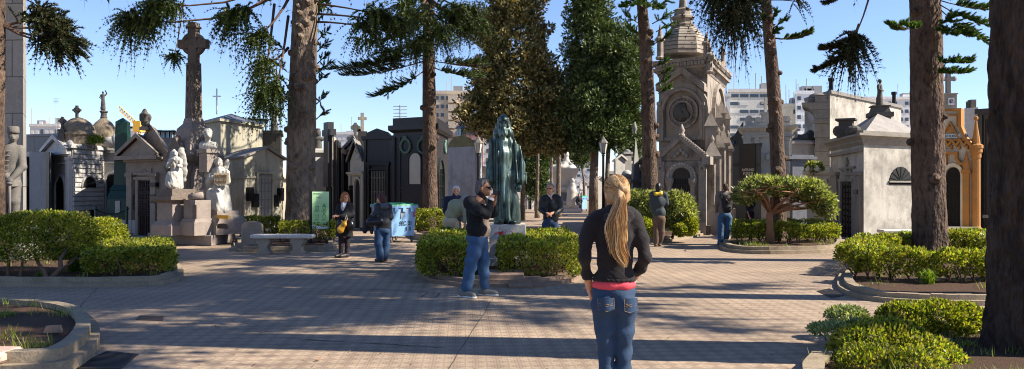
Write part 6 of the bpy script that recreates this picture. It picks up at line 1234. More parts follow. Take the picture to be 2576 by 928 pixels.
m=MB(); f=sq(rc,.3,-.2); zb=zat(288,28.6); m.block(f,zb-.1,zb+.06,.08); m.block(f,zb+.06,zb+.26,0,-.06); m.block(f,zb+.26,zb+.3); m.build('statue_base',DARKST,t); robed('roof_statue',(rc.x,rc.y,zb+.28),zat(200,28.6)-zb-.28,DARKST,t,math.pi*.75,'down',13)
m=MB(); W1.rect(m,2094,441,2110,598,0,.1); W1.rect(m,2154,441,2169,608,0,.1); W1.rect(m,2092,434,2112,442,0,.15); W1.rect(m,2152,432,2170,441,0,.15); W1.rect(m,2088,380,2171,388,0,.12); W1.rect(m,2112,420,2152,425,.0,.05); W1.rect(m,2113,450,2152,456,0,.1); W1.rect(m,2114,456,2119,600,0,.08); W1.rect(m,2147,456,2152,603,0,.08); m.build('pilasters',STUCCOG,t)
m=MB(); W1.rect(m,2120,458,2146,598,0,.03); o=m.build('door',BLK,t); m=MB(); W1.lattice(m,2121,462,2145,595,3,9,.02,.03,.055); m.build('grille',plain('rust_grille','#2e211d',.6,.3),o)
m=MB(); u,zz=W1.uz(2131,418); W1.pr(m,[(u-.06,zz-.25),(u+.06,zz-.25),(u+.06,zz+.3),(u-.06,zz+.3)],0,.07); W1.pr(m,[(u-.17,zz+.08),(u+.17,zz+.08),(u+.17,zz+.2),(u-.17,zz+.2)],0,.065); W1.pr(m,[(u-.7,zz-.32),(u+.7,zz-.32),(u+.6,zz-.12),(u+.3,zz-.2),(u,zz-.06),(u-.3,zz-.2),(u-.6,zz-.12)],0,.06); m.build('relief',STUCCOG,t)
m=MB(); W1.rect(m,2155,477,2165,488,.09,.13); m.build('plaque',PLQ,t); m=MB(); W1.rect(m,2112,598,2156,606,0,.4); m.build('step',LGREY,t); m=MB(); W2.rect(m,2172,595,2330,614,0,.06); W1.rect(m,2088,598,2172,616,0,.06); m.build('plinth',STUCCOG,t)
m=MB(); W2.arch(m,2235,419,2293,455,0,.02); o=m.build('lunette',BLK,t); m=MB(); u0,u1,z0,z1=W2.dims(2235,419,2293,455); uc=(u0+u1)/2
for q in range(7):
    a=math.pi*(q+.5)/7; r=(u1-u0)/2; e=(uc+r*.96*math.cos(a),z0+(z1-z0)*.96*math.sin(a)); n_=Vector((-math.sin(a),math.cos(a)))*.012; W2.pr(m,[(uc-n_.x,z0-n_.y),(e[0]-n_.x,e[1]-n_.y),(e[0]+n_.x,e[1]+n_.y),(uc+n_.x,z0+n_.y)],.02,.035)
m.build('grille',IRONB,o); m=MB(); W2.rect(m,2233,455,2295,459,0,.06); m.build('sill',STUCCOG,t)
m=MB(); p=PT(2128,336,28); f=sq((p.x,p.y),.28,-.5); m.block(f,z(336),zat(318,28)); m.block(f,zat(318,28),zat(304,28),-.06); m.block(f,zat(304,28),zat(299,28),.04); q=PT(2108,330,29); m.ball(q,(.2,.2,.2),8,6); q=PT(2150,328,27); m.ball(q,(.22,.2,.16),8,6); m.ball(PT(2140,332,27.4),(.2,.2,.2),8,6); m.build('acroterion',DARKST,t)
# --- orange and white gothic tomb
fp=fprint(2340,32.5,2450,31.3,2470,34); t=maus('white and orange painted gothic tomb with stepped gable, arched iron door and the date 1875',fp); W=WF(fp); d=31.6; z=lambda y:zat(y,d); WP=stone('white_paint','#bdb8ad',.3,.5,.8,.15,2); ORP=stone('orange_paint','#a8743a',.7,.6,.75,.15,3,dcol='#8a6a45')
m=MB(); m.block(fp,0,z(372)); uc=W.uz(2385,300)[0]; P=lambda x,y:W.uz(x,y)
sil=[P(2330,372),P(2450,372),P(2442,366),P(2428,345),P(2420,330),P(2416,318),P(2416,272),P(2345,272),P(2345,318),P(2330,345)]; W.pr(m,sil,-.6,0); m.build('wall',WP,t)
def band(pts,w,o0,o1,mm):
    for (a,b) in zip(pts[:-1],pts[1:]):
        A=P(*a);B=P(*b); dd=Vector((B[0]-A[0],B[1]-A[1])); L=dd.length; dd/=L; n=Vector((-dd.y,dd.x))*w/2; e=dd*w*.5; W.pr(mm,[(A[0]-n.x-e.x,A[1]-n.y-e.y),(B[0]-n.x+e.x,B[1]-n.y+e.y),(B[0]+n.x+e.x,B[1]+n.y+e.y),(A[0]+n.x-e.x,A[1]+n.y-e.y)],o0,o1); o1+=.004
m=MB(); band([(2345,276),(2417,276),(2417,318),(2428,345),(2446,368)],.11,-.5,.16,m); band([(2352,290),(2409,290),(2409,318)],.05,0,.1,m); band([(2366,352),(2391,308),(2416,352),(2366,352)],.055,0,.1,m); band([(2378,378),(2387,368),(2396,378)],.0001,0,.01,m); m.build('gable_trim',ORP,t)
m=MB(); W.rect(m,2384,318,2400,334,0,.06); m.build('emblem',ORP,t)
m=MB(); W.rect(m,2362,337,2440,347,.02,.09); m.build('name_band',stone('name_band','#b9c3cb',.2,.2),t); wall_text(W,'RO DE ROSA C. DE YSLA',2380,339,2437,345,.09,plain('letter_navy','#3d4650',.6),t)
m=MB(); zig=[(2362,353)]
for i in range(8): zig.append((2367+i*10,366 if i%2==0 else 353))
band(zig,.075,0,.13,m); band([(2360,352),(2442,352)],.06,0,.12,m)
for i in range(4): W.rect(m,2374+i*20-2,366,2374+i*20+2,376,0,.12)
m.build('fretwork',ORP,t)
m=MB(); band([(2360,410),(2380,410),(2380,385),(2408,385),(2408,400),(2418,412),(2432,412)],.1,0,.15,m); m.build('hood_mould',ORP,t)
m=MB(); q=Vector(W.P(W.uz(2453,500)[0],-.05,0)); m.lathe(q,[(.2,0),(.2,.2),(.17,.24),(.155,.3),(.15,2.85),(.18,2.9),(.18,3.05),(.22,3.1),(.22,3.25)],14); m.build('column',ORP,t,smooth=False); zt=3.25; m=MB(); m.lathe((q.x,q.y,zt),[(.25,0),(.25,.12),(.15,.18),(.14,.3),(.03,1.1)],10); m.ball((q.x,q.y,zt+1.15),.09,8,6); m.build('pinnacle',ORP,t)
m=MB(); u=W.uz(2432,500)[0]; W.pr(m,[(u-.11,.2),(u+.11,.2),(u+.11,2.3),(u-.11,2.3)],0,.16); W.pr(m,[(u-.15,2.3),(u+.15,2.3),(u+.15,2.45),(u-.15,2.45)],0,.2); q=Vector(W.P(u,.08,2.45)); m.lathe(q,[(.13,0),(.13,.25),(.06,.5),(.02,.7)],8); m.build('pilaster',ORP,t)
m=MB(); W.arch_frame(m,2379,419,2418,583,.13,0,.12,rise=1.25); m.build('door_surround',CREAM,t); m=MB(); W.arch(m,2380,421,2417,583,0,.03,rise=1.25); o=m.build('door',BLK,t); m=MB(); W.lattice(m,2381,445,2416,580,4,10,.02,.03,.06); m.build('grille',IRONB,o)
fs=front(2335,31.2,2474,30.6,1.0); m=MB(); m.block(fs,0,.14); fs2=front(2340,31.4,2462,30.95,.7); m.block(fs2,.14,.26); m.build('steps',CREAM,t)
p=PT(2391,270,31.4); m=MB(); m.block(sq((p.x,p.y+.2),.23,-.1),z(274),z(239)); m.block(sq((p.x,p.y+.2),.26,-.1),z(239),z(236)); m.build('date_block',STUCCOG,t); Wd=Wall(*sq((p.x,p.y+.2),.23,-.1)[:2]); m=MB(); Wd.rect(m,2384,246,2399,264,0,.02); m.build('date_plate',plain('date_plate','#c9ced0',.5),t); wall_text(Wd,'1875',2386,250,2397,260,.02,BLK,t,'date')
m=MB(); cross(m,(p.x,p.y+.2,z(236)),.88,.47,.15,-.1,.66); cx=(p.x,p.y+.2)
for (dx,zz) in ((-.23,.58),(.23,.58),(0,.86)): m.ball((cx[0]+dx,cx[1],z(236)+zz),.1,8,6)
m.build('cross',GREY,t)
# --- black marble tomb at the right
fp=front(2458,33,2560,32,3); t=maus('black polished marble tomb between the orange tomb and the dark trunk',fp); W=WF(fp); d=32.6; m=MB(); m.block(fp,0,zat(285,d)); m.build('wall',stone('black_marble_panels','#202228',.2,.1,.3,.05,4,joints=(1.6,.8),spec=.5),t); m=MB(); m.block(fp,zat(285,d),zat(272,d),.1); W.rect(m,2466,290,2472,590,0,.12); W.rect(m,2476,300,2479,580,0,.08); m.build('cornice',BLACK,t); m=MB(); W.rect(m,2476,540,2500,548,0,.3); m.build('shelf',GREY,t)
fp=front(2425,48,2460,47.5,3); t=maus('pale roof block with vents behind the orange tomb',fp,'building','building'); m=MB(); m.block(fp,0,zat(272,48)); m.build('wall',LGREY,t); m=MB(); q=PT(2444,268,49); m.box(q.x-.15,q.x+.15,48.8,49.2,q.z-.3,q.z+.4); q=PT(2432,268,49); m.tube([q-Vector((0,0,.4)),q+Vector((0,0,.3))],.07,6); m.build('vent',DARKST,t)
# ------------------------------------------------------------- the city behind
GLW=plain('window_glass','#39434d',.2,0,.3,.5,0,spec=.6); GLL=plain('window_blind','#c9c7c0',.6)
def apartment(label,x0,x1,yt,d,col,rows,cols,dd=14,wy=(.3,.72),wx=(.2,.8),steps=(),balc=None,ybot=470,seed=0,side=None):
    rg=random.Random(seed); fp=front(x0,d,x1,d,dd); t=maus(label,fp,'apartment_building','building'); W=WF(fp); ht=zat(yt,d); mt=stone('wall_'+col[1:],col,.15,.25,.9,.05,.3,fine=5)
    m=MB(); m.block(fp,0,ht); m.build('wall',mt,t); m=MB(); m.block(fp,ht,ht+.5,.15); m.build('parapet',mt,t)
    if steps:
        m=MB()
        for (a,b,y) in steps: g=front(a,d+1,b,d+1,6); m.block(g,ht,zat(y,d))
        m.build('roof_storey',mt,t)
    zb=max(2,zat(ybot,d)); fh=(ht-zb)/rows; fw=W.L/cols; kk=0
    fr=None
    for r in range(rows):
        for c in range(cols):
            if rows*cols>100 and kk>=100: break
            if rg.random()<.08: continue
            kk+=1; u0=fw*(c+wx[0]);u1=fw*(c+wx[1]); z0=zb+fh*(r+wy[0]);z1=zb+fh*(r+wy[1]); m=MB(); W.pr(m,[(u0,z0),(u1,z0),(u1,z1),(u0,z1)],-.05,.06); m.build('window',GLL if rg.random()<.25 else GLW,t)
    if balc:
        for r in range(rows):
            m=MB()
            for (a,b) in balc: u0=W.uz(a,yt)[0];u1=W.uz(b,yt)[0]; z0=zb+fh*r; W.pr(m,[(u0,z0-.15),(u1,z0-.15),(u1,z0+.9),(u0,z0+.9)],0,1.1)
            m.build('balcony',mt,t)
    m=MB()
    for q in range(3): p=Vector(W.P(W.L*rg.random(),-3,ht)); m.tube([p,p+Vector((0,0,rg.uniform(1.5,4)))],.07,4); m.box(p.x+1,p.x+2.5,p.y,p.y+1.5,ht,ht+rg.uniform(.8,1.8))
    m.build('roof_gear',plain('roof_gear','#8d8d8d',.7),t); return t,W
apartment('small white stepped building far away behind the left tombs',75,148,318,150,'#d9d6cf',3,6,steps=[(92,128,312),(98,106,304)],ybot=400,seed=1)
apartment('white flat building far away between dome and obelisk',285,345,330,160,'#d5d2cc',3,4,ybot=400,seed=2)
apartment('beige tower block with brick piers behind the black mausoleum',1092,1188,236,130,'#cdbea6',11,7,steps=[(1100,1120,228),(1140,1165,230)],ybot=470,seed=3,balc=[(1128,1150)])
apartment('dull pink apartment house right of the beige tower block',1150,1215,322,120,'#a87f78',5,4,ybot=440,seed=4)
apartment('pale blue-grey apartment house behind the concrete vault',1196,1245,345,140,'#a9b6c2',5,4,ybot=460,seed=14)
apartment('distant low white buildings right of the stele',836,905,338,170,'#d8d6d2',3,6,steps=[(858,885,330)],ybot=400,seed=5)
apartment('white apartment house at the end of the avenue',1398,1500,350,165,'#cfd3d6',9,8,ybot=520,seed=6,balc=[(1415,1440)])
apartment('pale apartment house beside the spire tomb',1556,1612,318,140,'#cfcac2',7,4,ybot=450,seed=7,balc=[(1560,1580)])
apartment('white modernist apartment block right of the chapel',1834,1934,232,120,'#d6d1c5',6,4,wx=(.08,.92),wy=(.35,.75),ybot=350,seed=8,steps=[(1850,1905,226)]); apartment('blank pale side tower attached left of the modernist block',1818,1836,243,119,'#cfd0ce',1,1,ybot=480,seed=9)
apartment('white apartment tower behind the leaning trunk',2002,2045,236,130,'#dadfe2',7,3,ybot=400,seed=10); apartment('cream apartment house between two white towers',1968,2004,268,135,'#d0cbbd',5,3,ybot=400,seed=11,wx=(.25,.75))
apartment('long white apartment house behind the roof statue',2172,2345,250,150,'#dcdad5',5,12,ybot=350,seed=12,steps=[(2200,2225,240),(2270,2300,236)]); apartment('small white house behind the pillar',2030,2060,330,100,'#d4d4d0',2,2,ybot=400,seed=13)
# crane
t=thing('tower_crane','yellow tower crane with lattice jib over the left roofs','crane',(px2x(347,140),140,0)); d=140; YEL=plain('crane_yellow','#d9a53a',.6); m=MB()
def latt(m,a,b,w,n,r=.07):
    a=Vector(a);b=Vector(b); dd=(b-a).normalized(); s=Vector((0,0,1)) if abs(dd.z)<.8 else Vector((1,0,0)); e=[s*w/2,-s*w/2]
    for q in e: m.tube([a+q,b+q],r,4)
    for i in range(n): p=a.lerp(b,i/n);q=a.lerp(b,(i+1)/n); m.tube([p+e[i%2],q+e[(i+1)%2]],r*.7,4)
latt(m,PT(347,480,d),PT(347,310,d),.9,14,.09); m.build('mast',YEL,t); m=MB(); latt(m,PT(350,318,d),PT(300,272,d),.8,16,.08); m.build('jib',YEL,t); m=MB(); q=PT(350,320,d); m.box(q.x-.6,q.x+.6,139,141,q.z-.8,q.z+1.0); m.build('cab',YEL,t)
# roof antennas
for i,(x,y0,y1,d) in enumerate([(141,333,247,149),(1006,300,264,60),(455-270,330,300,120),(1990-42,250,222,125)]):
    p=PT(x,y0,d); q=PT(x,y1,d); m=MB(); m.tube([(p.x,d,0),p,q],.05,4)
    for k in range(4): zz=q.z-.25*k-.1; m.tube([(p.x-.5,d,zz),(p.x+.5,d,zz)],.025,4)
    tag(m.build('antenna',plain('antenna_grey','#8f959b',.5,.5),org=(p.x,d,0)),['tall thin mast antenna over the far left white building','thin antenna above the black tombs','roof antenna beside the left dome cross','roof antenna near the leaning trunk'][i],'antenna','roof antennas')
# ------------------------------------------------------------- furniture of the plaza
MARB=stone('bench_marble','#d3c9bd',.25,.2,.6,.15,9,fine=60); BLEG=stone('bench_leg_stone','#a89a89',.5,.4,.85,.3,4)
def scroll_leg(m,x,y,w,h,dp):
    # a volute-shaped support: waist narrower than the curled top and foot
    prof=[(-.5,0),(.5,0),(.5,.12),(.36,.2),(.3,.42),(.36,.6),(.52,.72),(.52,.9),(.44,1),(-.44,1),(-.52,.9),(-.52,.72),(-.36,.6),(-.3,.42),(-.36,.2),(-.5,.12)]
    m.prismv([(x+a*w,y,b*h) for a,b in prof],[(x+a*w,y+dp,b*h) for a,b in prof])
    for s in (-1,1): m.prismv([(x+s*.4*w+.09*w*1.3*math.cos(2*math.pi*i/12),y-.02,.81*h+.09*w*1.3*math.sin(2*math.pi*i/12)) for i in range(12)],[(x+s*.4*w+.09*w*1.3*math.cos(2*math.pi*i/12),y+.02,.81*h+.09*w*1.3*math.sin(2*math.pi*i/12)) for i in range(12)])
def bench(label,x0,x1,d,legs,ztop,dp=.46):
    A=px2x(x0,d);B=px2x(x1,d); t=thing('stone_bench',label,'bench',((A+B)/2,d+dp/2,0),'marble benches of the plaza'); th=.1
    m=MB(); m.box(A,B,d,d+dp,ztop-th,ztop); m.build('seat',MARB,t,bevel=.025)
    for lx in legs: m=MB(); scroll_leg(m,px2x(lx,d+.1),d+.08,.34,ztop-th,dp-.16); m.build('leg',BLEG,t)
    return t
bench('pale marble bench on two scrolled legs beside the rounded gravestone',628,784,20.9,(662,747),.5)
bench('pale marble bench in front of the white mausoleum',2221,2330,24.4,(2257,2318),.46)
A=PT(-110,880,7.3); t=thing('stone_bench','speckled pinkish granite bench whose end pokes in at the bottom left corner','bench',(px2x(-60,7.2),7.3,0),'marble benches of the plaza'); m=MB(); xb=px2x(35,7.2); m.box(xb-1.3,xb,7.0,7.36,.12,.215); m.build('seat',stone('speckled_granite','#c9a797',.55,0,.5,.1,22,fine=90),t,bevel=.025)
for k in (-1.0,-.3): m=MB(); m.box(xb+k-.1,xb+k+.1,7.08,7.3,0,.12); m.build('leg',BLEG,t)
# gravestone
d=22.3; c=PT(634,630,d); c.z=0; t=thing('gravestone','round-topped brown gravestone on a stepped base left of the marble bench','gravestone',c); m=MB(); w=.28; z0=.2;zt=.8
pts=[(-w,z0),(w,z0),(w,zt-.14)]+[(w*math.cos(a),zt-.14+.14*math.sin(a)) for a in [math.pi*i/10 for i in range(1,10)]]+[(-w,zt-.14)]; m.prismv([(c.x+x,d-.06,z) for x,z in pts],[(c.x+x,d+.1,z) for x,z in pts]); m.build('slab',BROWN,t,bevel=.01)
m=MB(); m.box(c.x-.52,c.x+.5,d-.35,d+.2,0,.1); m.box(c.x-.4,c.x+.4,d-.22,d+.18,.1,.21); m.build('base',BROWN,t,bevel=.01)
# information sign
d=24.2; c=PT(806,619,d); c.z=0; t=thing('information_sign','light green information board on dark posts titled PREVENCIÓN','sign',c); A=Vector((px2x(783,d),d-.16));B=Vector((px2x(829,d),d+.16)); W=Wall(A,B); zt=zat(482,d);zb=zat(575,d); L=W.L
SG,nt,b=nmat('sign_green'); b.inputs['Roughness'].default_value=.3
g=N(nt,'ShaderNodeNewGeometry').outputs['Position']; sx=N(nt,'ShaderNodeSeparateXYZ'); nt.links.new(g,sx.inputs[0]); mr=N(nt,'ShaderNodeMapRange'); nt.links.new(sx.outputs[2],mr.inputs[0]); mr.inputs[1].default_value=zb; mr.inputs[2].default_value=zt
nt.links.new(ramp(nt,mr.outputs[0],[(0,lin('#c8d6dc')),(.085,lin('#c8d6dc')),(.1,lin('#a2cc86')),(.6,lin('#9cca8a')),(1,lin('#b4d8a8'))]),b.inputs['Base Color'])
for e in ((0.0,.06),(L-.05,L)): m=MB(); W.pr(m,[(e[0],0),(e[1],0),(e[1],zt+.01),(e[0],zt+.01)],-.06,.0); m.build('post',IRONB,t)
m=MB(); W.pr(m,[(.065,zb),(L-.055,zb),(L-.055,zt),(.065,zt)],-.04,-.005); m.build('panel',SG,t)
DKG=plain('sign_ink','#20402a',.6); wall_text(W,'PREVENCIÓN',788,485.5,806,488.7,-.004,DKG,t,depth=.004); wall_text(W,'cementerio limpio',795,496,808,498,-.004,DKG,t,depth=.004)
for (x,y) in ((797.5,522.5),(815,522.5),(797.5,544),(815,544)):
    m=MB(); u,z=W.uz(x,y); h=.05; 
    for (a,b_) in (((-.03,-h),(.03,-h)),((.03,-h),(.042,h*.8)),((-.042,h*.8),(-.03,-h)),((-.048,h*.8),(.048,h*.8))):
        dd=Vector((b_[0]-a[0],b_[1]-a[1])).normalized(); n=Vector((-dd.y,dd.x))*.005; W.pr(m,[(u+a[0]-n.x,z+a[1]-n.y),(u+b_[0]-n.x,z+b_[1]-n.y),(u+b_[0]+n.x,z+b_[1]+n.y),(u+a[0]+n.x,z+a[1]+n.y)],-.006,.0)
    if x>810:
        for q in range(3): W.pr(m,[(u+.01*q-.02,z+.05),(u+.01*q-.012,z+.05),(u+.03*q-.01,z+.12),(u+.03*q-.018,z+.12)],-.006,.0)
    m.build('pictogram',DKG,t)
    for q in range(3): m=MB(); W.pr(m,[(u-.08,z-.085-q*.018),(u+.08-.02*q,z-.085-q*.018),(u+.08-.02*q,z-.079-q*.018),(u-.08,z-.079-q*.018)],-.006,-.002); m.build('text_line',DKG,t)
# wheeled rubbish container
BLUEP=plain('bin_blue','#7ba3c8',.4,0,.1,3,.03); GRNP=plain('bin_green','#3f9a6a',.4,0,.1,3,.03); WHEEL=plain('wheel_rubber','#6b625c',.8); 
def bin_(label,pl,dl,pc,dc,pr,dr,h,text):
    fp=fprint(pl,dl,pc,dc,pr,dr); t=maus(label,fp,'rubbish_container','bin'); c=cent(fp); W1=Wall(fp[0],fp[1]);W2=Wall(fp[1],fp[2]); m=MB(); m.block(fp,.2,h*.92,-.07,-.005); m.build('body',BLUEP,t,bevel=.015)
    m=MB(); m.block(fp,h*.9,h*.95,.035); 
    for i in range(3):
        for Wq in (W1,W2): u=Wq.L*(.2+.3*i); Wq.pr(m,[(u-.06,h*.8),(u+.06,h*.8),(u+.06,h*.9),(u-.06,h*.9)],-.02,.05)
    m.build('rim',BLUEP,t); m=MB(); m.block(fp,h*.952,h*.985,.05,.03); m.block(fp,h*.985,h*1.02,-.04,-.12); m.build('lid',GRNP,t,bevel=.01)
    for p in fp:
        q=p.lerp(Vector((c.x,c.y)),.22); m=MB(); m.lathe((0,0,0),[(.02,-.028),(.085,-.03),(.1,-.02),(.1,.02),(.085,.03),(.02,.028)],16); V=[(q.x+z,q.y+y,.1+x) for x,y,z in m.v]; m.v=V; w=m.build('wheel',WHEEL,t,smooth=False)
        m=MB(); m.box(q.x-.045,q.x+.045,q.y-.03,q.y+.03,.16,.22); m.box(q.x-.05,q.x-.036,q.y-.03,q.y+.03,.08,.18); m.box(q.x+.036,q.x+.05,q.y-.03,q.y+.03,.08,.18); m.build('fork',IRON,w)
    m=MB(); 
    for i in range(4): u=W2.L-.13; W2.pr(m,[(u,h*.66+i*.06),(u+.08,h*.66+.03+i*.06),(u+.08,h*.66+.055+i*.06),(u,h*.66+.025+i*.06)],-.035,.012)
    m.build('warning_stripes',plain('stripe_red','#b8352c',.5),t)
    if text:
        INK=plain('black_paint','#16181c',.6); q=Wall(W2.P(0,-.028,0)[:2],W2.P(W2.L,-.028,0)[:2]); wall_text(q,'SEC. 21',1005,556,1034,566,.0,INK,t); wall_text(q,'11',1021,570,1032,580,.0,INK,t)
        m=MB(); W2.pr(m,[(W2.L*.4,h*.62),(W2.L*.72,h*.9),(W2.L*.4,h*.9)],-.03,.0); m.build('grey_patch',plain('bin_grey','#8b8f93',.5),t)
    return t
bin_('light blue wheeled container with green lid painted SEC. 21',934,26.6,982,25.3,1048,26.0,1.22,True)
bin_('small blue container down the avenue beside the walking figure',1449,66,1464,64.5,1478,66,1.25,False)
# street lamps
def lamp(label,px,d,ytop):
    c=PT(px,500,d); c.z=0; h=zat(ytop,d); t=thing('street_lamp',label,'lamp',c,'lanterns of the avenue'); m=MB(); m.lathe(c,[(.16,0),(.16,.1),(.11,.2),(.1,.7),(.13,.75),(.07,.85),(.055,h-.95),(.09,h-.92),(.05,h-.86),(.12,h-.8)],12); m.build('post',IRONB,t,smooth=False)
    m=MB(); m.lathe((c.x,c.y,h-.8),[(.11,0),(.2,.48)],6); m.build('glass',plain('lamp_glass','#cfcabb',.3,0,.1,3,0),t)
    m=MB(); m.lathe((c.x,c.y,h-.32),[(.24,0),(.22,.04),(.09,.2),(.08,.24),(.03,.3),(.015,.36)],6)
    for q in range(6): a=2*math.pi*q/6; m.tube([(c.x+.115*math.cos(a),c.y+.115*math.sin(a),h-.8),(c.x+.205*math.cos(a),c.y+.205*math.sin(a),h-.32)],.014,4)
    m.build('lantern_frame',plain('lamp_zinc','#7a7368',.5,.4),t)
lamp('black post lamp with hexagonal lantern left of the bronze statue',1202.5,39,343); lamp('black post lamp with hexagonal lantern between the cypresses',1517,39,343)
# ------------------------------------------------------------- the bronze statue
def statue():
    d=16.9; c=PT(1276,690,d); f=sq((c.x,c.y+.02),.37,.02); ped=thing('statue_pedestal','pale granite pedestal under the tall bronze statue','pedestal',(c.x,c.y,0)); zp=zat(563,d); PS=stone('pedestal_granite','#b9b4ac',.3,.3,.7,.15,10); m=MB(); m.block(f,.1,zp); m.build('block',PS,ped,bevel=.012); m=MB(); m.block(f,.1,.26,.14); m.build('base',PS,ped,bevel=.012)
    m=MB(); m.box(c.x-.33,c.x+.3,13.95,14.9,.1,.19); m.build('slab',KERBB,ped,bevel=.012)
    for i in range(2): m=MB(); m.box(c.x-.16+i*.2,c.x-.04+i*.2,14.98,15.05,.1,.38); m.build('iron_post',IRONB,ped)
    m_,nt,b=nmat('green_bronze'); f1=ramp(nt,nz(nt,2.4,6,.7,stretch=(2.5,2.5,.35)),[(.42,lin('#27332f')),(.52,lin('#475851')),(.7,lin('#839a92'))]); nt.links.new(f1,b.inputs['Base Color']); b.inputs['Metallic'].default_value=.35; b.inputs['Roughness'].default_value=.34; bp=N(nt,'ShaderNodeBump'); bp.inputs['Strength'].default_value=.35; bp.inputs['Distance'].default_value=.02; nt.links.new(nz(nt,22,4,.6),bp.inputs['Height']); nt.links.new(bp.outputs[0],b.inputs['Normal'])
    t=thing('bronze_statue','tall green-patinated bronze statue of a long-bearded robed man','statue',(c.x,c.y,zp)); J=lambda x,y,dy=0:tuple(PT(x,y,d)+Vector((0,dy,0)))
    S=SDF(.0125)
    S.chain([J(1276,556),J(1274,500),J(1270,440),J(1268,390),J(1268,362)],[.235,.215,.2,.195,.15],.08)
    S.cone(J(1254,556,-.06),J(1256,470,-.06),.11,.1,.05).cone(J(1297,556,-.04),J(1288,470,-.05),.11,.1,.05)
    S.cone(J(1250,362),J(1286,360),.115,.11,.08)
    for pts,rs in (([J(1243,366,.02),J(1233,410),J(1234,450,-.08)],[.115,.1,.095]),([J(1293,364,.02),J(1303,410),J(1304,452,-.06)],[.11,.1,.11])): S.chain(pts,rs,.035)
    S.cone(J(1303,420),J(1303,470,-.04),.11,.09,.05).cone(J(1234,430,-.02),J(1231,462,-.04),.1,.07,.05)
    S.fold(.03,17,2.2,12).fold(.014,34,6,3); S.cut(J(1276,562),(0,0,-1)); sdf_obj(S,'robe',m_,t)
    S=SDF(.0105); S.cone(J(1267,352,.02),J(1266,330),.085,.085,.04).ell(J(1266,311,.0),(.092,.12,.135),0,.03).ell(J(1266,322,-.04),(.07,.08,.08),0,.03)
    S.cone(J(1266,309,-.115),J(1266,317,-.14),.016,.026,.015).cone(J(1260,306,-.105),J(1255,307,-.1),.02,.018,.01).cone(J(1272,306,-.105),J(1277,307,-.1),.02,.018,.01).ell(J(1261,311,-.115),(.02,.02,.014),0,.01,sub=True).ell(J(1271,311,-.115),(.02,.02,.014),0,.01,sub=True)
    S.fold(.003,40,30,2); sdf_obj(S,'head',m_,t)
    for hx,hy,sg in ((1229,466,1),(1305,470,-1)):
        S=SDF(.0105); S.ell(J(hx,hy,-.12),(.05,.05,.075),0,.02)
        for i in range(4): S.cone(J(hx-3.5+i*2.2,hy+4,-.13),J(hx-3+i*2,hy+13-abs(i-1.5),-.14),.018,.014,.006)
        S.cone(J(hx+5*sg,hy-2,-.13),J(hx+7*sg,hy+5,-.16),.018,.015,.008); sdf_obj(S,'hand',m_,t)
    S=SDF(.0105); S.ell(J(1266,304,.03),(.125,.14,.125),0,.02); 
    for s,x in ((-1,1252),(1,1281)): S.chain([J(1266+s*11,312,.0),J(1266+s*16,335,.0),J(1266+s*20,352,.02)],[.06,.07,.06],.04)
    S.ell(J(1266,316,-.13),(.085,.09,.125),0,.02,sub=True)
    S.chain([J(1266,327,-.11),J(1265,340,-.13),J(1265,352,-.14)],[.07,.075,.04],.03).cone(J(1256,326,-.1),J(1258,338,-.12),.03,.03,.02).cone(J(1276,326,-.1),J(1274,338,-.12),.03,.03,.02); S.fold(.009,45,12,6); sdf_obj(S,'hair_and_beard',m_,t)
    for x in (1258,1292): S=SDF(.012); S.ell(J(x,557,-.26),(.075,.14,.05),0,.03).cone(J(x,556,-.1),J(x,556,-.3),.06,.05); sdf_obj(S,'foot',m_,t)
statue()
# bouquet leaning on the pedestal
d=16.35; p=PT(1263,618,d); t=thing('bouquet','red and white flower bouquet in clear wrap leaning on the pedestal','bouquet',(p.x,p.y,.3)); random.seed(4); rg=np.random.RandomState(2)
m=MB(); base=Vector((p.x,p.y,.35)); 
for q in range(12):
    a=2*math.pi*q/12;b=2*math.pi*(q+1)/12; m.add([(p.x+.03*math.cos(a),p.y+.03*math.sin(a),.36),(p.x+.03*math.cos(b),p.y+.03*math.sin(b),.36),(p.x+.15*math.cos(b),p.y+.08*math.sin(b),.74+.04*(q%2)),(p.x+.15*math.cos(a),p.y+.08*math.sin(a),.78-.04*(q%2))],[(0,1,2,3)])
m.build('wrap',plain('wrap_film','#c7c9d0',.2,0,.2,20,.3),t); P=np.array([[p.x+rg.normal()*.05,p.y-.06+rg.normal()*.03,.72+rg.normal()*.05] for _ in range(70)]); V,Q=leaves_np(P,rg.normal(size=P.shape)+np.array([0,-.6,.6]),np.full(70,.06),rg,.9); link('flowers',np_mesh(V,Q),leafmat('petal_red',['#b01826','#c92a35','#d8c9c9'],.2),t)
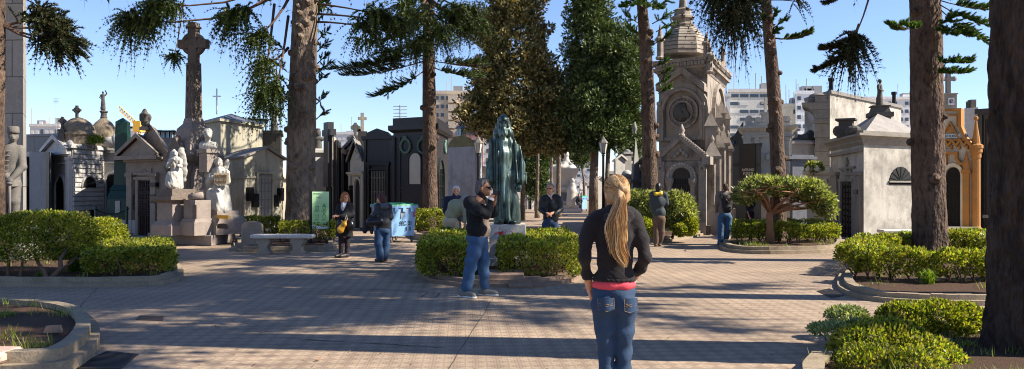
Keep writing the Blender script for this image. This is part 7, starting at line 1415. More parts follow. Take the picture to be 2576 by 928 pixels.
# ------------------------------------------------------------- people
SKIN=plain('skin','#c08a6c',.5,0,.08,20,.02,sheen=.1); SKIN2=plain('skin_tan','#a06f52',.5,0,.08,20,.02); EYE=plain('eye_dark','#1a1412',.3,0,0,3,0)
def denim(name,c): return plain(name,c,.85,0,.28,9,.12)
def hand(w,dv,up,size=1.0,curl=.5,side=1):
    """palm, four unequal bent fingers and a thumb from its side; returns verts, quads"""
    w=Vector(w);d=Vector(dv).normalized();u=Vector(up);u=(u-d*u.dot(d)).normalized();s=d.cross(u)*side; S=SDF(.0055); k=size
    pc=w+d*.045*k; M=np.array([list(s),list(u),list(d)]).T; S.cone(w-d*.02,w+d*.02,.026*k,.027*k,.01).ell(pc,(.04*k,.017*k,.05*k),k=.012,rot=M)
    for i,(o,l) in enumerate(((-.03,.066),(-.01,.076),(.01,.072),(.028,.056))):
        b=w+d*.083*k+s*o*k; m=b+(d*math.cos(curl*.7)-u*math.sin(curl*.7))*l*.5*k; e=m+(d*math.cos(curl*1.8)-u*math.sin(curl*1.8))*l*.5*k; S.cone(b,m,.0095*k,.009*k,.004).cone(m,e,.009*k,.0075*k,.003)
    b=w+d*.03*k-s*.034*k; m=b+(d*.7-s*.6-u*.25).normalized()*.035*k; e=m+(d*.9-s*.1-u*.4).normalized()*.03*k; S.cone(b,m,.012*k,.0105*k,.006).cone(m,e,.0105*k,.009*k,.003)
    return S.mesh()
class Person:
    def __init__(s,label,d,feet,group=None,k=1.0):
        s.d=d; s.k=k; c=PT(feet,600,d); c.z=0; s.t=thing('person',label,'person',c,group)
    def J(s,x,y,dy=0):            # picture point at the person's distance, dy metres further away
        return np.array(PT(x,y,s.d))+np.array([0,dy,0])
    def head(s,S,c,face,k=1.0,nose=True,tilt=0):
        f=Vector((face[0],face[1],0)).normalized(); r=Vector((-f.y,f.x,0)); yaw=math.atan2(-f.x,f.y); c=Vector(c); P=lambda a,b,z:tuple(c+(r*a+f*b+Vector((0,0,z)))*k)
        S.ell(P(0,-.01,.03),(.076*k,.096*k,.092*k),yaw,.02).ell(P(0,.022,-.04),(.06*k,.07*k,.075*k),yaw,.03).cone(P(0,.088,.005),P(0,.112,-.022),.011*k,.016*k,.012).cone(P(-.02,.082,-.058),P(.02,.082,-.058),.011*k,.011*k,.01).cone(P(0,.072,-.088),P(0,.06,-.092),.022*k,.025*k,.02)
        S.cone(P(-.045,.076,.026),P(-.015,.089,.028),.01*k,.011*k,.008).cone(P(.045,.076,.026),P(.015,.089,.028),.01*k,.011*k,.008)
        for q in (-1,1): S.ell(P(.078*q,-.012,-.01),(.014*k,.024*k,.034*k),yaw,.008)
        s.hp=P; s.hf=f; s.hyaw=yaw; s.hk=k; return S
    def eyes(s):
        for q in (-1,1): m=MB(); m.ball(s.hp(.031*q,.079,.004),.0125*s.hk,8,6); m.build('eye',EYE,s.t)
    def build(s,B,skin,hands=()):
        ex=[]
        for h in hands: ex.append(hand(*h))
        return sdf_obj(B,'body',skin,s.t,extra=ex)
def hairshell(p,mat,grow=.016,low=-.02,face_cut=.045,vox=.009,fold=.005,extra=None,freq=60):
    S=SDF(vox); k=p.hk; S.ell(p.hp(0,-.012,.032),((.076+grow)*k,(.098+grow)*k,(.094+grow)*k),p.hyaw,.01).ell(p.hp(0,-.03,low),((.07+grow)*k,(.075+grow)*k,(.07+grow)*k),p.hyaw,.03)
    f=Vector(p.hf); n=f*.8+Vector((0,0,-.6)); c=Vector(p.hp(0,face_cut,.03)); S.cut(c,n,.01)
    if extra: extra(S)
    S.fold(fold,freq,freq*.4,3); return sdf_obj(S,'hair',mat,p.t)
def shoe(p,an,toe,mat,name='shoe',sole=None,k=1.0):
    S=SDF(.009); a=np.array(an);b=np.array(toe); zf=.0; a2=a.copy();b2=b.copy(); a2[2]=.055;b2[2]=.042; heel=a2-(b2-a2)*.35; heel[2]=.05
    S.cone(heel,a2,.042*k,.048*k,.02).cone(a2,b2,.048*k,.04*k,.03).cone(a2+np.array([0,0,.0]),a2+np.array([0,0,.07]),.047*k,.045*k,.03); S.cut((0,0,.004),(0,0,-1)); o=sdf_obj(S,name,mat,p.t)
    if sole:
        S=SDF(.009); S.cone(heel*[1,1,0]+[0,0,.015],b2*[1,1,0]+[0,0,.015],.047*k,.046*k,.02); S.cut((0,0,.03),(0,0,1)); S.cut((0,0,.002),(0,0,-1)); sdf_obj(S,'sole',sole,o)
    return o
def limbs(S,chains,k=.025):
    for pts,rs in chains: S.chain(pts,rs,k)
    return S
def rot_yaw(face): f=Vector((face[0],face[1],0)).normalized(); return math.atan2(-f.x,f.y)
# --- the girl in front, seen from behind
def girl():
    p=Person('young woman seen from behind with long blond ponytail, dark hooded jacket and jeans',6.15,1547); J=p.J; BLOND=plain('blond_hair','#9a7a54',.45,0,.4,30,.25,stretch=(1,1,.12)); HOOD=plain('black_fleece','#1d191b',.95,0,.2,40,.2,sheen=.05); PINK=plain('pink_shirt','#c8434f',.8,0,.12,30,.1); JEAN=denim('girl_jeans','#253a53')
    hc=J(1549,487); face=(-.3,1); B=SDF(.0085); p.head(B,hc,face,1.03); B.cone(J(1549,505,.0),J(1549,545,.0),.055,.062,.03)
    B.chain([J(1547,560,.02),J(1547,640,.02),J(1545,722,.01)],[.09,.08,.07],.05).cone(J(1500,560,.01),J(1590,556,.01),.05,.05,.04); limbs(B,[([J(1484,566),J(1469,645,-.04),J(1485,724,.1)],[.04,.035,.03]),([J(1598,560),J(1621,645,-.05),J(1602,700,.12)],[.04,.035,.03]),([J(1517,760),J(1525,880,.01),J(1526,1003)],[.05,.04,.03]),([J(1570,760),J(1567,880,.01),J(1566,1003)],[.05,.04,.03])])
    p.build(B,SKIN,[(J(1486,727,.1),(.12,.3,-1),(-1,.1,0),.95,.5,1),(J(1602,702,.14),(-.3,.6,-1),(1,.2,0),.95,.7,-1)])
    S=SDF(.0075); S.cone(J(1498,557,.02),J(1588,551,.02),.066,.066,.06).ell(J(1546,596,.0),(.154,.112,.17),0,.05).ell(J(1545,655,.0),(.14,.104,.16),0,.06).ell(J(1545,694,.01),(.162,.116,.075),0,.04).cone(J(1512,545,.02),J(1580,540,.02),.055,.055,.05)
    limbs(S,[([J(1489,561,.0),J(1475,600,-.02),J(1469,645,-.05),J(1476,690,.02),J(1485,726,.09)],[.06,.053,.048,.044,.04]),([J(1595,555,.0),J(1611,600,-.02),J(1620,645,-.06),J(1613,672,.02),J(1600,696,.12)],[.06,.054,.05,.045,.04])],.03)
    S.cone(J(1549,548,.0),J(1549,524,.0),.078,.066,.05); S.cut(J(1545,707),(0,0,-1)); S.fold(.0045,12,8,21).fold(.0025,26,20,5).fold(.0012,60,70,9); sdf_obj(S,'jacket',HOOD,p.t)
    S=SDF(.0085); S.ell(J(1545,702,.01),(.166,.121,.05),0,.02); S.cut(J(1545,707),(0,0,-1)).cut(J(1545,686),(0,0,1)); S.fold(.0015,90,3,3); sdf_obj(S,'waistband',HOOD,p.t)
    S=SDF(.0085); S.chain([J(1512,538,.03),J(1528,548,-.06),J(1556,551,-.085),J(1578,543,-.05),J(1586,532,.03)],[.032,.038,.04,.038,.03],.03).ell(J(1549,560,-.09),(.09,.04,.06),0,.04); S.fold(.005,30,20,4); sdf_obj(S,'hood',HOOD,p.t)
    S=SDF(.0085); S.ell(J(1544,716,.01),(.17,.118,.07),0,.02); S.cut(J(1543,730),(.05,0,-1)).cut(J(1543,703),(0,0,1)); S.fold(.004,35,8,7); sdf_obj(S,'shirt',PINK,p.t)
    S=SDF(.0075); S.ell(J(1543,735,.01),(.166,.113,.1),0,.03).ell(J(1518,768,-.015),(.098,.113,.1),0,.03).ell(J(1569,768,-.015),(.098,.113,.1),0,.03)
    limbs(S,[([J(1518,775,.0),J(1521,830,.0),J(1525,880,.01),J(1526,930,.0),J(1526,1003,.0)],[.096,.076,.063,.058,.05]),([J(1569,775,.0),J(1567,830,.0),J(1567,880,.01),J(1567,930,.0),J(1566,1003,.0)],[.096,.076,.063,.058,.05])],.018); S.cut(J(1543,722),(0,0,1)); S.fold(.0035,14,34,8).fold(.0025,34,64,4); sdf_obj(S,'jeans',JEAN,p.t)
    PK=denim('jean_pocket','#263c55'); ST_=plain('stitch','#86663f',.7)
    for (x0,x1,y0,y1,sg) in ((1498,1540,744,778,1),(1563,1600,745,782,-1)):
        V=[];Q=[];n=9; xc=1519 if sg>0 else 1569
        def surf(px,py):
            q=J(px,py); cx=(px-xc)/F*p.d; return (q[0],p.d-.015-.1135*math.sqrt(max(.05,1-(cx/.1)**2)),q[2])
        for j in range(n+1):
            for i in range(n+1): f=j/n; V.append(surf(x0+(x1-x0)*(i/n)+2*f*sg,y0+(y1-y0)*f*(.86+.14*(1-abs(2*i/n-1)))))
        for j in range(n):
            for i in range(n): a=j*(n+1)+i; Q.append((a,a+1,a+n+2,a+n+1))
        o=link('pocket',np_mesh(np.array(V)+[0,-.005,0],Q),PK,p.t,None,True); m=MB(); mid=(x0+x1)/2+2*sg
        for pts in ([(x0+4,y0+13),(mid,y0+21),(x1-4,y0+13)],[(x0+4,y0+20),(mid,y0+15),(x1-4,y0+20)],[(x0+1,y0+2),(x1-1,y0+2)],[(x0+1,y0+3),(x0+2,y1-6),(mid,y1-1),(x1+1,y1-6),(x1-1,y0+3)]): m.tube([Vector(surf(*q))+Vector((0,-.007,0)) for q in pts],.0019,4)
        m.build('stitching',ST_,o)
    for (x,an) in ((1526,-1),(1566,1)): shoe(p,J(x,1010),J(x+an*4,1010,.15),plain('girl_shoe','#3a342f',.7))
    S=SDF(.0075); S.ell(p.hp(0,-.014,.034),(.09,.112,.106),p.hyaw,.01).ell(p.hp(0,-.03,-.03),(.086,.09,.068),p.hyaw,.03).cone(p.hp(.0,-.09,.03),p.hp(.0,-.125,.03),.045,.034,.03)
    f=Vector(p.hf); S.cut(p.hp(0,.055,.02),f*.85+Vector((0,0,-.5)),.01); S.fold(.003,60,10,3); hr=sdf_obj(S,'hair',BLOND,p.t)
    mid=[(1556,478,-.115),(1553,502,-.16),(1548,530,-.165),(1542,560,-.155),(1541,590,-.15),(1546,622,-.15),(1555,648,-.145),(1563,668,-.14)]; hw=[5,11,16,20,22,22,17,5]
    S=SDF(.0075); S.chain([J(*q) for q in mid],[.028,.034,.042,.046,.048,.044,.03,.008],.03).cone(J(1556,520,-.16),J(1560,600,-.15),.035,.03,.03); S.fold(.006,60,7,4,fy=30); sdf_obj(S,'ponytail',BLOND,hr)
    rg=random.Random(3); ms=[MB(),MB(),MB()]
    for i in range(520):
        a=rg.gauss(0,.55); a=max(-1.15,min(1.15,a)); ln=rg.uniform(.55,1.0) if abs(a)<.8 else rg.uniform(.4,.85); ph=rg.random()*6.28; w=rg.uniform(.5,3.0); wv=rg.uniform(2.2,4.2); dd=rg.gauss(-.022,.014); pts=[]; k=13
        for j in range(k):
            g=j/(k-1)*ln*7; q=min(int(g),6); f=g-q; A=mid[q];C=mid[q+1]; x=A[0]*(1-f)+C[0]*f; y=A[1]*(1-f)+C[1]*f; z=A[2]*(1-f)+C[2]*f; hh=hw[q]*(1-f)+hw[q+1]*f
            pts.append(Vector(J(x+hh*a+w*math.sin(ph+g*1.5)*min(1,g/2)+wv*math.sin(g*2.1+a*1.3)*min(1,g/2.5),y,z+dd*min(1,g)-.03*math.cos(a*1.35)*min(1,g/1.5))))
        ms[i%3].tube(pts,[.0019]*(k-1)+[.0007],3)
    for i in range(260):       # hair combed back over the head to the band
        a=rg.uniform(-2.5,2.5); st=Vector((.086*math.sin(a),rg.uniform(-.02,.05),.03+.1*math.cos(a))); en=Vector((rg.gauss(0,.012),-.118,.03+rg.gauss(0,.01))); pts=[]
        for j in range(8):
            q=st.lerp(en,j/7); c=Vector((0,-.014,.034)); v=q-c; r=math.sqrt((v.x/.0905)**2+(v.y/.1125)**2+(v.z/.1065)**2); q=c+v*(1.012/max(r,.2)) if j<7 else en; pts.append(Vector(p.hp(*q)))
        ms[i%3].tube(pts,.0017,3)
    for i in range(70):        # stray wisps at the left of the head
        b=Vector(p.hp(-.084,rg.uniform(-.04,.06),rg.uniform(-.02,.11))); e=b+Vector((-rg.uniform(.005,.055),rg.gauss(0,.02),-rg.uniform(-.02,.1))); ms[i%3].tube([b,b.lerp(e,.5)+Vector((-.012,0,.01)),e],[.0012,.001,.0005],3)
    for i,cl in enumerate(('#c29a66','#8e6a40','#dabd90')): merge(hr,ms[i].build('strands',plain('blond_strand%d'%i,cl,.4,0,.2,20,0),p.t))
    m=MB(); q=Vector(p.hp(.0,-.122,.03)); m.tube([q+Vector((.03*math.cos(a),0,.03*math.sin(a))) for a in [i*math.pi/6 for i in range(13)]],.006,5); m.build('hair_band',plain('band','#3d4f7a',.7),p.t)
girl()
# --- the photographer
def photographer():
    p=Person('grey-haired man in dark fleece and blue jeans photographing the statue',12.5,1195); J=p.J; FL=plain('dark_fleece','#111216',.95,0,.2,40,.2,sheen=.05); BEIGE=plain('beige_knit','#a8927c',.9,0,.15,50,.2); JN=denim('bright_jeans','#365272')
    B=SDF(.01); p.head(B,J(1217,473),(.95,-.3),1.05); B.cone(J(1212,484),J(1206,500),.062,.07,.03).chain([J(1200,510),J(1200,560),J(1202,600)],[.11,.11,.11],.05); limbs(B,[([J(1190,512,-.1),J(1222,537,-.2),J(1236,498,-.16)],[.045,.04,.034]),([J(1215,512,.14),J(1240,536,.1),J(1243,502,-.02)],[.045,.04,.034]),([J(1196,612,-.05),J(1184,660,-.1),J(1172,728,-.1)],[.06,.05,.04]),([J(1210,612,.08),J(1214,655,.08),J(1218,720,.12)],[.06,.05,.04])])
    p.build(B,SKIN2,[(J(1236,498,-.17),(.5,.4,.8),(-.6,-.5,.3),1.0,1.1,1),(J(1243,503,-.03),(.2,-.5,.8),(.6,.4,.2),1.0,1.2,-1)]); p.eyes()
    S=SDF(.01); S.cone(J(1183,508,-.08),J(1213,508,.12),.095,.095,.08).ell(J(1198,535,.02),(.17,.19,.21),.3,.06).ell(J(1200,575,.02),(.175,.19,.2),.3,.06)
    limbs(S,[([J(1186,512,-.13),J(1204,528,-.21),J(1223,539,-.23)],[.095,.085,.07]),([J(1223,539,-.23),J(1231,520,-.2),J(1235,503,-.17)],[.068,.06,.05]),([J(1214,510,.15),J(1240,537,.12),J(1243,508,-.0)],[.085,.07,.05])],.03); S.cone(J(1208,500),J(1210,490),.085,.075,.04); S.ell(J(1244,585,.0),(.1,.3,.24),0,.01,sub=True); S.cut(J(1200,603),(0,0,-1)); S.fold(.011,14,9,5).fold(.004,40,20,2); sdf_obj(S,'fleece_jacket',FL,p.t)
    S=SDF(.01); S.ell(J(1204,540,.02),(.17,.165,.2),.3,.05).ell(J(1206,580,.02),(.172,.165,.18),.3,.05); S.cut(J(1206,596),(0,0,-1)); S.fold(.004,40,12,1); sdf_obj(S,'sweater',BEIGE,p.t)
    m=MB(); m.tube([J(1234,503,-.17),J(1236.5,497,-.165)],[.052,.05],10); m.build('cuff',plain('cuff_white','#c9c2bb',.9),p.t)
    S=SDF(.01); S.ell(J(1200,603,.02),(.165,.165,.13),.2,.04); limbs(S,[([J(1196,612,-.05),J(1186,655,-.1),J(1179,690,-.1),J(1171,732,-.1)],[.125,.1,.085,.075]),([J(1209,612,.08),J(1214,655,.08),J(1216,690,.1),J(1219,724,.12)],[.115,.095,.08,.07])],.02); S.cut(J(1200,592),(0,0,1)); S.fold(.011,10,16,9).fold(.006,20,42,4); sdf_obj(S,'jeans',JN,p.t)
    SH=plain('grey_trainer','#6b6a63',.7,0,.35,25,.1); SO=plain('pale_sole','#c8c6c0',.7); shoe(p,J(1168,738,-.1),J(1192,738,-.22),SH,sole=SO,k=1.1); shoe(p,J(1219,728,.12),J(1246,728,.06),SH,sole=SO,k=1.1)
    def tex(S): S.ell(p.hp(0,-.05,-.02),(.075,.075,.075),0,.03)
    hairshell(p,plain('grey_hair','#5e5a58',.7,0,.5,60,.3),.02,-.035,.015,fold=.009,extra=tex)
    m=MB(); m.tube([p.hp(-.07,.0,.012),p.hp(-.045,.095,.012),p.hp(-.0,.112,.012),p.hp(.045,.095,.012)],.006,5); m.ball(p.hp(-.035,.1,.003),(.022,.016,.018),8,5); m.build('glasses',IRONB,p.t)
    cx=J(1246,484,-.12); t=thing('camera_body','black compact camera held to the photographer\'s eye','camera',cx); m=MB(); m.box(cx[0]-.03,cx[0]+.03,cx[1]-.06,cx[1]+.06,cx[2]-.04,cx[2]+.035); m.build('case',plain('camera_black','#141416',.4),t,bevel=.006); m=MB(); m.tube([cx+[.028,0,-.005],cx+[.075,0,-.005]],[.034,.032],12); m.build('lens',plain('lens_black','#0c0c10',.2),t)
photographer()
# --- woman with yellow bag
def woman1():
    p=Person('woman with reddish blond hair in a long black coat by the green sign',19.9,864); J=p.J; CO=plain('black_coat','#101013',.85,0,.2,30,.1,sheen=.05)
    B=SDF(.011); p.head(B,J(868,497),(.6,-.8),.98); B.cone(J(868,507),J(868,520),.05,.06,.03).chain([J(868,525),J(866,560),J(866,590)],[.08,.08,.08],.05).cone(J(855,520),J(881,520),.05,.05,.03); limbs(B,[([J(855,520),J(850,540,-.05),J(849,543,-.2)],[.04,.04,.03]),([J(881,520),J(886,541,-.05),J(858,543,-.25)],[.04,.04,.03])]); p.build(B,SKIN,[(J(850,543,-.2),(-.3,-.6,.1),(0,0,1),1,1,1),(J(858,543,-.24),(-1,-.2,.0),(0,-.5,1),1,.9,-1)]); p.eyes()
    S=SDF(.011); S.cone(J(857,517),J(879,517),.08,.08,.06).ell(J(867,535),(.17,.13,.2),0,.06).chain([J(867,548),J(866,570),J(866,592)],[.16,.19,.21],.06); limbs(S,[([J(855,519),J(849,538,-.02),J(850,544,-.17)],[.075,.065,.05]),([J(881,519),J(886,541,-.03),J(862,543,-.24)],[.075,.065,.05])],.03); S.cut(J(866,594),(0,0,-1)); S.cut(J(863,520,-.13),(-.15,-1,1.4),.01); S.fold(.01,14,5,4); sdf_obj(S,'coat',CO,p.t)
    S=SDF(.011); S.ell(J(865,522,-.08),(.06,.06,.13),0,.03).cone(J(867,512,-.02),J(865,520,-.1),.06,.05,.03); S.fold(.005,40,20,3); sdf_obj(S,'scarf',plain('white_grey_scarf','#b4b4bd',.9,0,.3,60,.2),p.t)
    S=SDF(.011); limbs(S,[([J(859,590),J(858,617,-.02),J(856,644)],[.085,.062,.045]),([J(873,590,.05),J(873,618,.02),J(871,647,.02)],[.085,.062,.045])],.02); S.fold(.003,25,10,4); sdf_obj(S,'tights',plain('dark_tights','#241a20',.8),p.t)
    SH=plain('dark_shoe','#2a2428',.5); shoe(p,J(857,647),J(847,647,-.1),SH); shoe(p,J(871,649,.02),J(860,649,-.12),SH)
    def tex(S):
        for q in (-1,1): S.chain([p.hp(.07*q,.0,.02),p.hp(.088*q,-.01,-.06),p.hp(.085*q,-.01,-.13)],[.035,.04,.025],.03)
        S.ell(p.hp(0,-.06,-.08),(.08,.06,.09),0,.03)
    hairshell(p,plain('copper_hair','#a3622f',.5,0,.35,40,.2),.02,-.04,.05,extra=tex)
    b=J(868,566,-.32); t=thing('shopping_bag','yellow plastic bag hanging from the arm of the woman in the black coat','bag',b); S=SDF(.011); S.chain([J(879,551,-.3),J(872,562,-.32),J(863,576,-.33)],[.025,.06,.085],.04).fold(.014,18,14,3); sdf_obj(S,'pouch',plain('yellow_plastic','#c48f2a',.4,0,.25,12,.1),t); m=MB(); m.tube([J(880,551,-.3),J(877,540,-.28),J(874,551,-.31)],.008,5); m.build('handle',plain('white_handle','#c9c5be',.6),t)
    b=J(885,565,-.2); t=thing('handbag','shiny black shoulder handbag behind the yellow bag','bag',b); S=SDF(.011); S.ell(J(885,566,-.22),(.1,.08,.13),0,.02).ell(J(862,562,-.3),(.07,.05,.12),0,.03).fold(.006,16,16,3); sdf_obj(S,'pouch',plain('black_leather','#141214',.3),t); m=MB(); m.tube([J(880,556,-.25),J(881,545,-.2),J(888,556,-.2)],.008,5); m.build('strap',BLK,t)
woman1()
def woman2():
    p=Person('woman with short auburn hair in quilted dark jacket and jeans seen from behind',18.7,957); J=p.J; PA=plain('quilted_jacket','#2f2f33',.6,0,.2,20,.15); JN=denim('mid_jeans','#2c4564')
    B=SDF(.011); p.head(B,J(958,502),(-.85,.45),.98); B.cone(J(960,511),J(962,522),.05,.06,.03).chain([J(963,530),J(963,560),J(962,580)],[.1,.1,.1],.05); limbs(B,[([J(951,522,-.05),J(945,545,-.1),J(940,540,.1)],[.04,.04,.03]),([J(976,522),J(979,548),J(960,548,.2)],[.04,.04,.03])]); p.build(B,SKIN,[(J(941,540,.05),(-.6,.6,.2),(0,0,1),1,.9,1)])
    S=SDF(.011); S.cone(J(952,520),J(975,521),.085,.085,.06).ell(J(963,540),(.185,.15,.2),0,.06).ell(J(964,563),(.185,.155,.19),0,.06); limbs(S,[([J(951,522,-.06),J(946,543,-.14),J(940,541,.02)],[.085,.075,.055]),([J(977,522),J(981,545),J(972,552,.16)],[.085,.075,.06])],.03); S.cut(J(963,580),(0,0,-1)); S.fold(.006,6,34,4).fold(.006,16,9,8); sdf_obj(S,'jacket',PA,p.t)
    S=SDF(.011); S.chain([J(955,514,-.02),J(966,518,-.1),J(976,513,-.03)],[.045,.06,.045],.03).ell(J(970,520,-.12),(.09,.06,.06),0,.03); sdf_obj(S,'hood',plain('grey_lining','#55555a',.8),p.t)
    S=SDF(.011); S.ell(J(963,580),(.165,.15,.13),0,.04); limbs(S,[([J(955,586,-.03),J(952,612,-.06),J(956,648,-.05)],[.115,.09,.075]),([J(970,586,.05),J(970,612,.05),J(966,646,.05)],[.115,.09,.075])],.02); S.cut(J(963,574),(0,0,1)); S.fold(.009,14,12,3); sdf_obj(S,'jeans',JN,p.t)
    SH=plain('grey_shoe','#4b4442',.5); shoe(p,J(958,654,-.05),J(947,654,-.05),SH); shoe(p,J(966,652,.06),J(956,652,.08),SH)
    hairshell(p,plain('auburn_hair','#4a211a',.5,0,.4,50,.25),.024,-.03,.02)
    m=MB(); m.tube([p.hp(-.07,.05,.09),p.hp(0,.07,.115),p.hp(.07,.05,.09)],.007,5); m.build('sunglasses',BLK,p.t)
    b=J(948,560,-.25); t=thing('handbag','black handbag under the arm of the auburn-haired woman','bag',b); S=SDF(.011); S.cone(J(935,558,-.24),J(960,556,-.26),.09,.09,.02).fold(.006,14,10,2); sdf_obj(S,'pouch',plain('dark_leather','#1d1c22',.35),t); m=MB(); m.tube([J(938,552,-.25),J(950,540,-.22),J(965,535,-.2),J(962,552,-.26)],.009,5); m.build('strap',BLK,t)
    b=J(928,565,-.1); t=thing('folded_coat','dark grey garment draped over the arm of the auburn-haired woman','coat',b); S=SDF(.011); S.chain([J(937,545,-.1),J(926,562,-.1),J(921,580,-.1)],[.05,.075,.06],.03).chain([J(936,560,-.1),J(935,585,-.1)],[.06,.035],.03).fold(.014,22,8,6); sdf_obj(S,'cloth',plain('charcoal_wool','#232329',.9),t)
woman2()
def oldman():
    p=Person('white-haired elderly man in navy jacket behind the bending man',21.4,1145); J=p.J; NV=plain('navy_jacket','#151d38',.8,0,.2,20,.1)
    B=SDF(.012); p.head(B,J(1147,481),(.05,-1),1.05); B.cone(J(1146,490),J(1145,500),.058,.065,.03).chain([J(1143,505),J(1142,560),J(1142,600)],[.11,.11,.1],.05); p.build(B,SKIN); p.eyes()
    S=SDF(.012); S.cone(J(1128,500),J(1157,500),.09,.09,.06).ell(J(1142,520),(.2,.14,.22),0,.06).ell(J(1142,550),(.2,.15,.2),0,.06); limbs(S,[([J(1125,503),J(1120,528),J(1130,548,-.1)],[.085,.075,.06]),([J(1159,503),J(1164,528),J(1156,550,-.1)],[.085,.075,.06])],.03).cone(J(1146,497),J(1146,489),.075,.07,.03); S.cut(J(1142,565),(0,0,-1)); S.fold(.01,13,8,3); sdf_obj(S,'jacket',NV,p.t)
    S=SDF(.012); limbs(S,[([J(1135,565),J(1135,600),J(1135,636)],[.11,.09,.075]),([J(1150,565),J(1150,600),J(1150,636)],[.11,.09,.075])],.02).fold(.006,14,10,3); sdf_obj(S,'trousers',plain('dark_trousers','#20222c',.9),p.t)
    for x in (1135,1150): shoe(p,J(x,632),J(x,632,-.14),plain('dark_shoe','#2a2428',.5))
    hairshell(p,plain('white_hair','#cfccc8',.7,0,.2,50,.2),.015,-.03,.02,fold=.004)
oldman()
def bending():
    p=Person('man bending forward in sage shirt and beige trousers beside the statue hedge',20.3,1136); J=p.J; SG_=plain('sage_shirt','#8b8d74',.9,0,.15,20,.1); BG=plain('beige_trousers','#b5a88f',.9,0,.12,15,.1)
    B=SDF(.012); p.head(B,J(1172,502,-.1),(.8,-.5),1.0); B.cone(J(1167,506,-.08),J(1161,512),.055,.065,.03).chain([J(1158,515),J(1135,548)],[.11,.11],.05); p.build(B,SKIN,[(J(1170,560,-.2),(.1,-.1,-1),(0,-1,0),1,.7,1)])
    S=SDF(.012); S.chain([J(1162,514,-.02),J(1148,522),J(1136,540)],[.15,.185,.165],.08).ell(J(1146,518,.02),(.2,.17,.13),0,.06); limbs(S,[([J(1166,518,-.12),J(1172,540,-.18),J(1170,556,-.2)],[.08,.065,.05]),([J(1164,516,.12),J(1168,540,.16),J(1166,556,.1)],[.08,.065,.05])],.03); S.cut(J(1128,556),(-.35,0,-1)); S.fold(.012,13,10,8); sdf_obj(S,'shirt',SG_,p.t)
    S=SDF(.012); S.ell(J(1133,555),(.19,.18,.17),0,.04); limbs(S,[([J(1128,562),J(1130,600),J(1130,640)],[.13,.095,.08]),([J(1142,562,.08),J(1142,600,.05),J(1142,640,.05)],[.125,.095,.08])],.02).fold(.009,14,9,3); sdf_obj(S,'trousers',BG,p.t)
    for x in (1130,1142): shoe(p,J(x,636),J(x+10,636,-.06),plain('tan_shoe','#6b5138',.6))
    hairshell(p,plain('salt_hair','#8f8a84',.7,0,.4,50,.2),.015,-.03,.02)
bending()
def man6():
    p=Person('older man in open black jacket and jeans standing behind the statue hedge',20.5,1384); J=p.J; LE=plain('black_jacket','#17171a',.45,0,.2,12,.12)
    B=SDF(.012); p.head(B,J(1383,475),(-.35,-1),1.12); B.cone(J(1383,485),J(1384,496),.06,.066,.03).chain([J(1384,503),J(1384,540),J(1383,560)],[.11,.11,.11],.05); limbs(B,[([J(1365,503),J(1361,530),J(1375,536,-.2)],[.045,.04,.032]),([J(1404,503),J(1408,530),J(1384,537,-.22)],[.045,.04,.032])]); p.build(B,SKIN,[(J(1374,536,-.2),(.8,-.4,-.2),(0,-.5,1),1.05,.8,1),(J(1386,537,-.22),(-.8,-.3,-.2),(0,-.5,1),1.05,.8,-1)]); p.eyes()
    S=SDF(.012); S.cone(J(1372,498),J(1396,498),.085,.085,.06).ell(J(1384,518),(.19,.135,.22),0,.06).ell(J(1385,545),(.2,.145,.2),0,.06); limbs(S,[([J(1365,501),J(1360,527,-.02),J(1370,536,-.16)],[.078,.07,.055]),([J(1404,501),J(1409,527,-.02),J(1394,538,-.18)],[.078,.07,.055])],.03); S.ell(J(1381,525,-.2),(.06,.12,.3),0,.01,sub=True); S.cut(J(1385,563),(0,0,-1)); S.fold(.012,12,7,6); sdf_obj(S,'jacket',LE,p.t)
    S=SDF(.012); S.ell(J(1383,515,.0),(.15,.125,.2),0,.05).ell(J(1383,540,.0),(.16,.13,.18),0,.05); sdf_obj(S,'shirt',plain('black_shirt','#1d1c22',.9),p.t); m=MB(); m.tube([J(1379,490,-.03),J(1381,494,-.1),J(1384,496,-.11),J(1388,490,-.03)],.018,6); m.build('collar',plain('white_collar','#c4c2c0',.8),p.t)
    S=SDF(.012); S.ell(J(1383,556),(.175,.14,.14),0,.04); limbs(S,[([J(1373,565),J(1372,600),J(1372,636)],[.115,.09,.075]),([J(1394,565),J(1395,600),J(1396,636)],[.115,.09,.075])],.02); S.cut(J(1383,545),(0,0,1)); S.fold(.008,14,10,3); sdf_obj(S,'jeans',denim('dark_jeans','#2a3f5c'),p.t)
    for x in (1372,1396): shoe(p,J(x,632),J(x-3,632,-.15),plain('dark_shoe','#2a2428',.5))
    hairshell(p,plain('silver_hair','#7d7a78',.7,0,.35,50,.2),.015,-.03,.0); m=MB(); m.tube([p.hp(-.076,.0,.008),p.hp(-.05,.095,.008),p.hp(0,.105,.006),p.hp(.05,.095,.008),p.hp(.076,0,.008)],.005,4); m.build('glasses',IRONB,p.t)
man6()
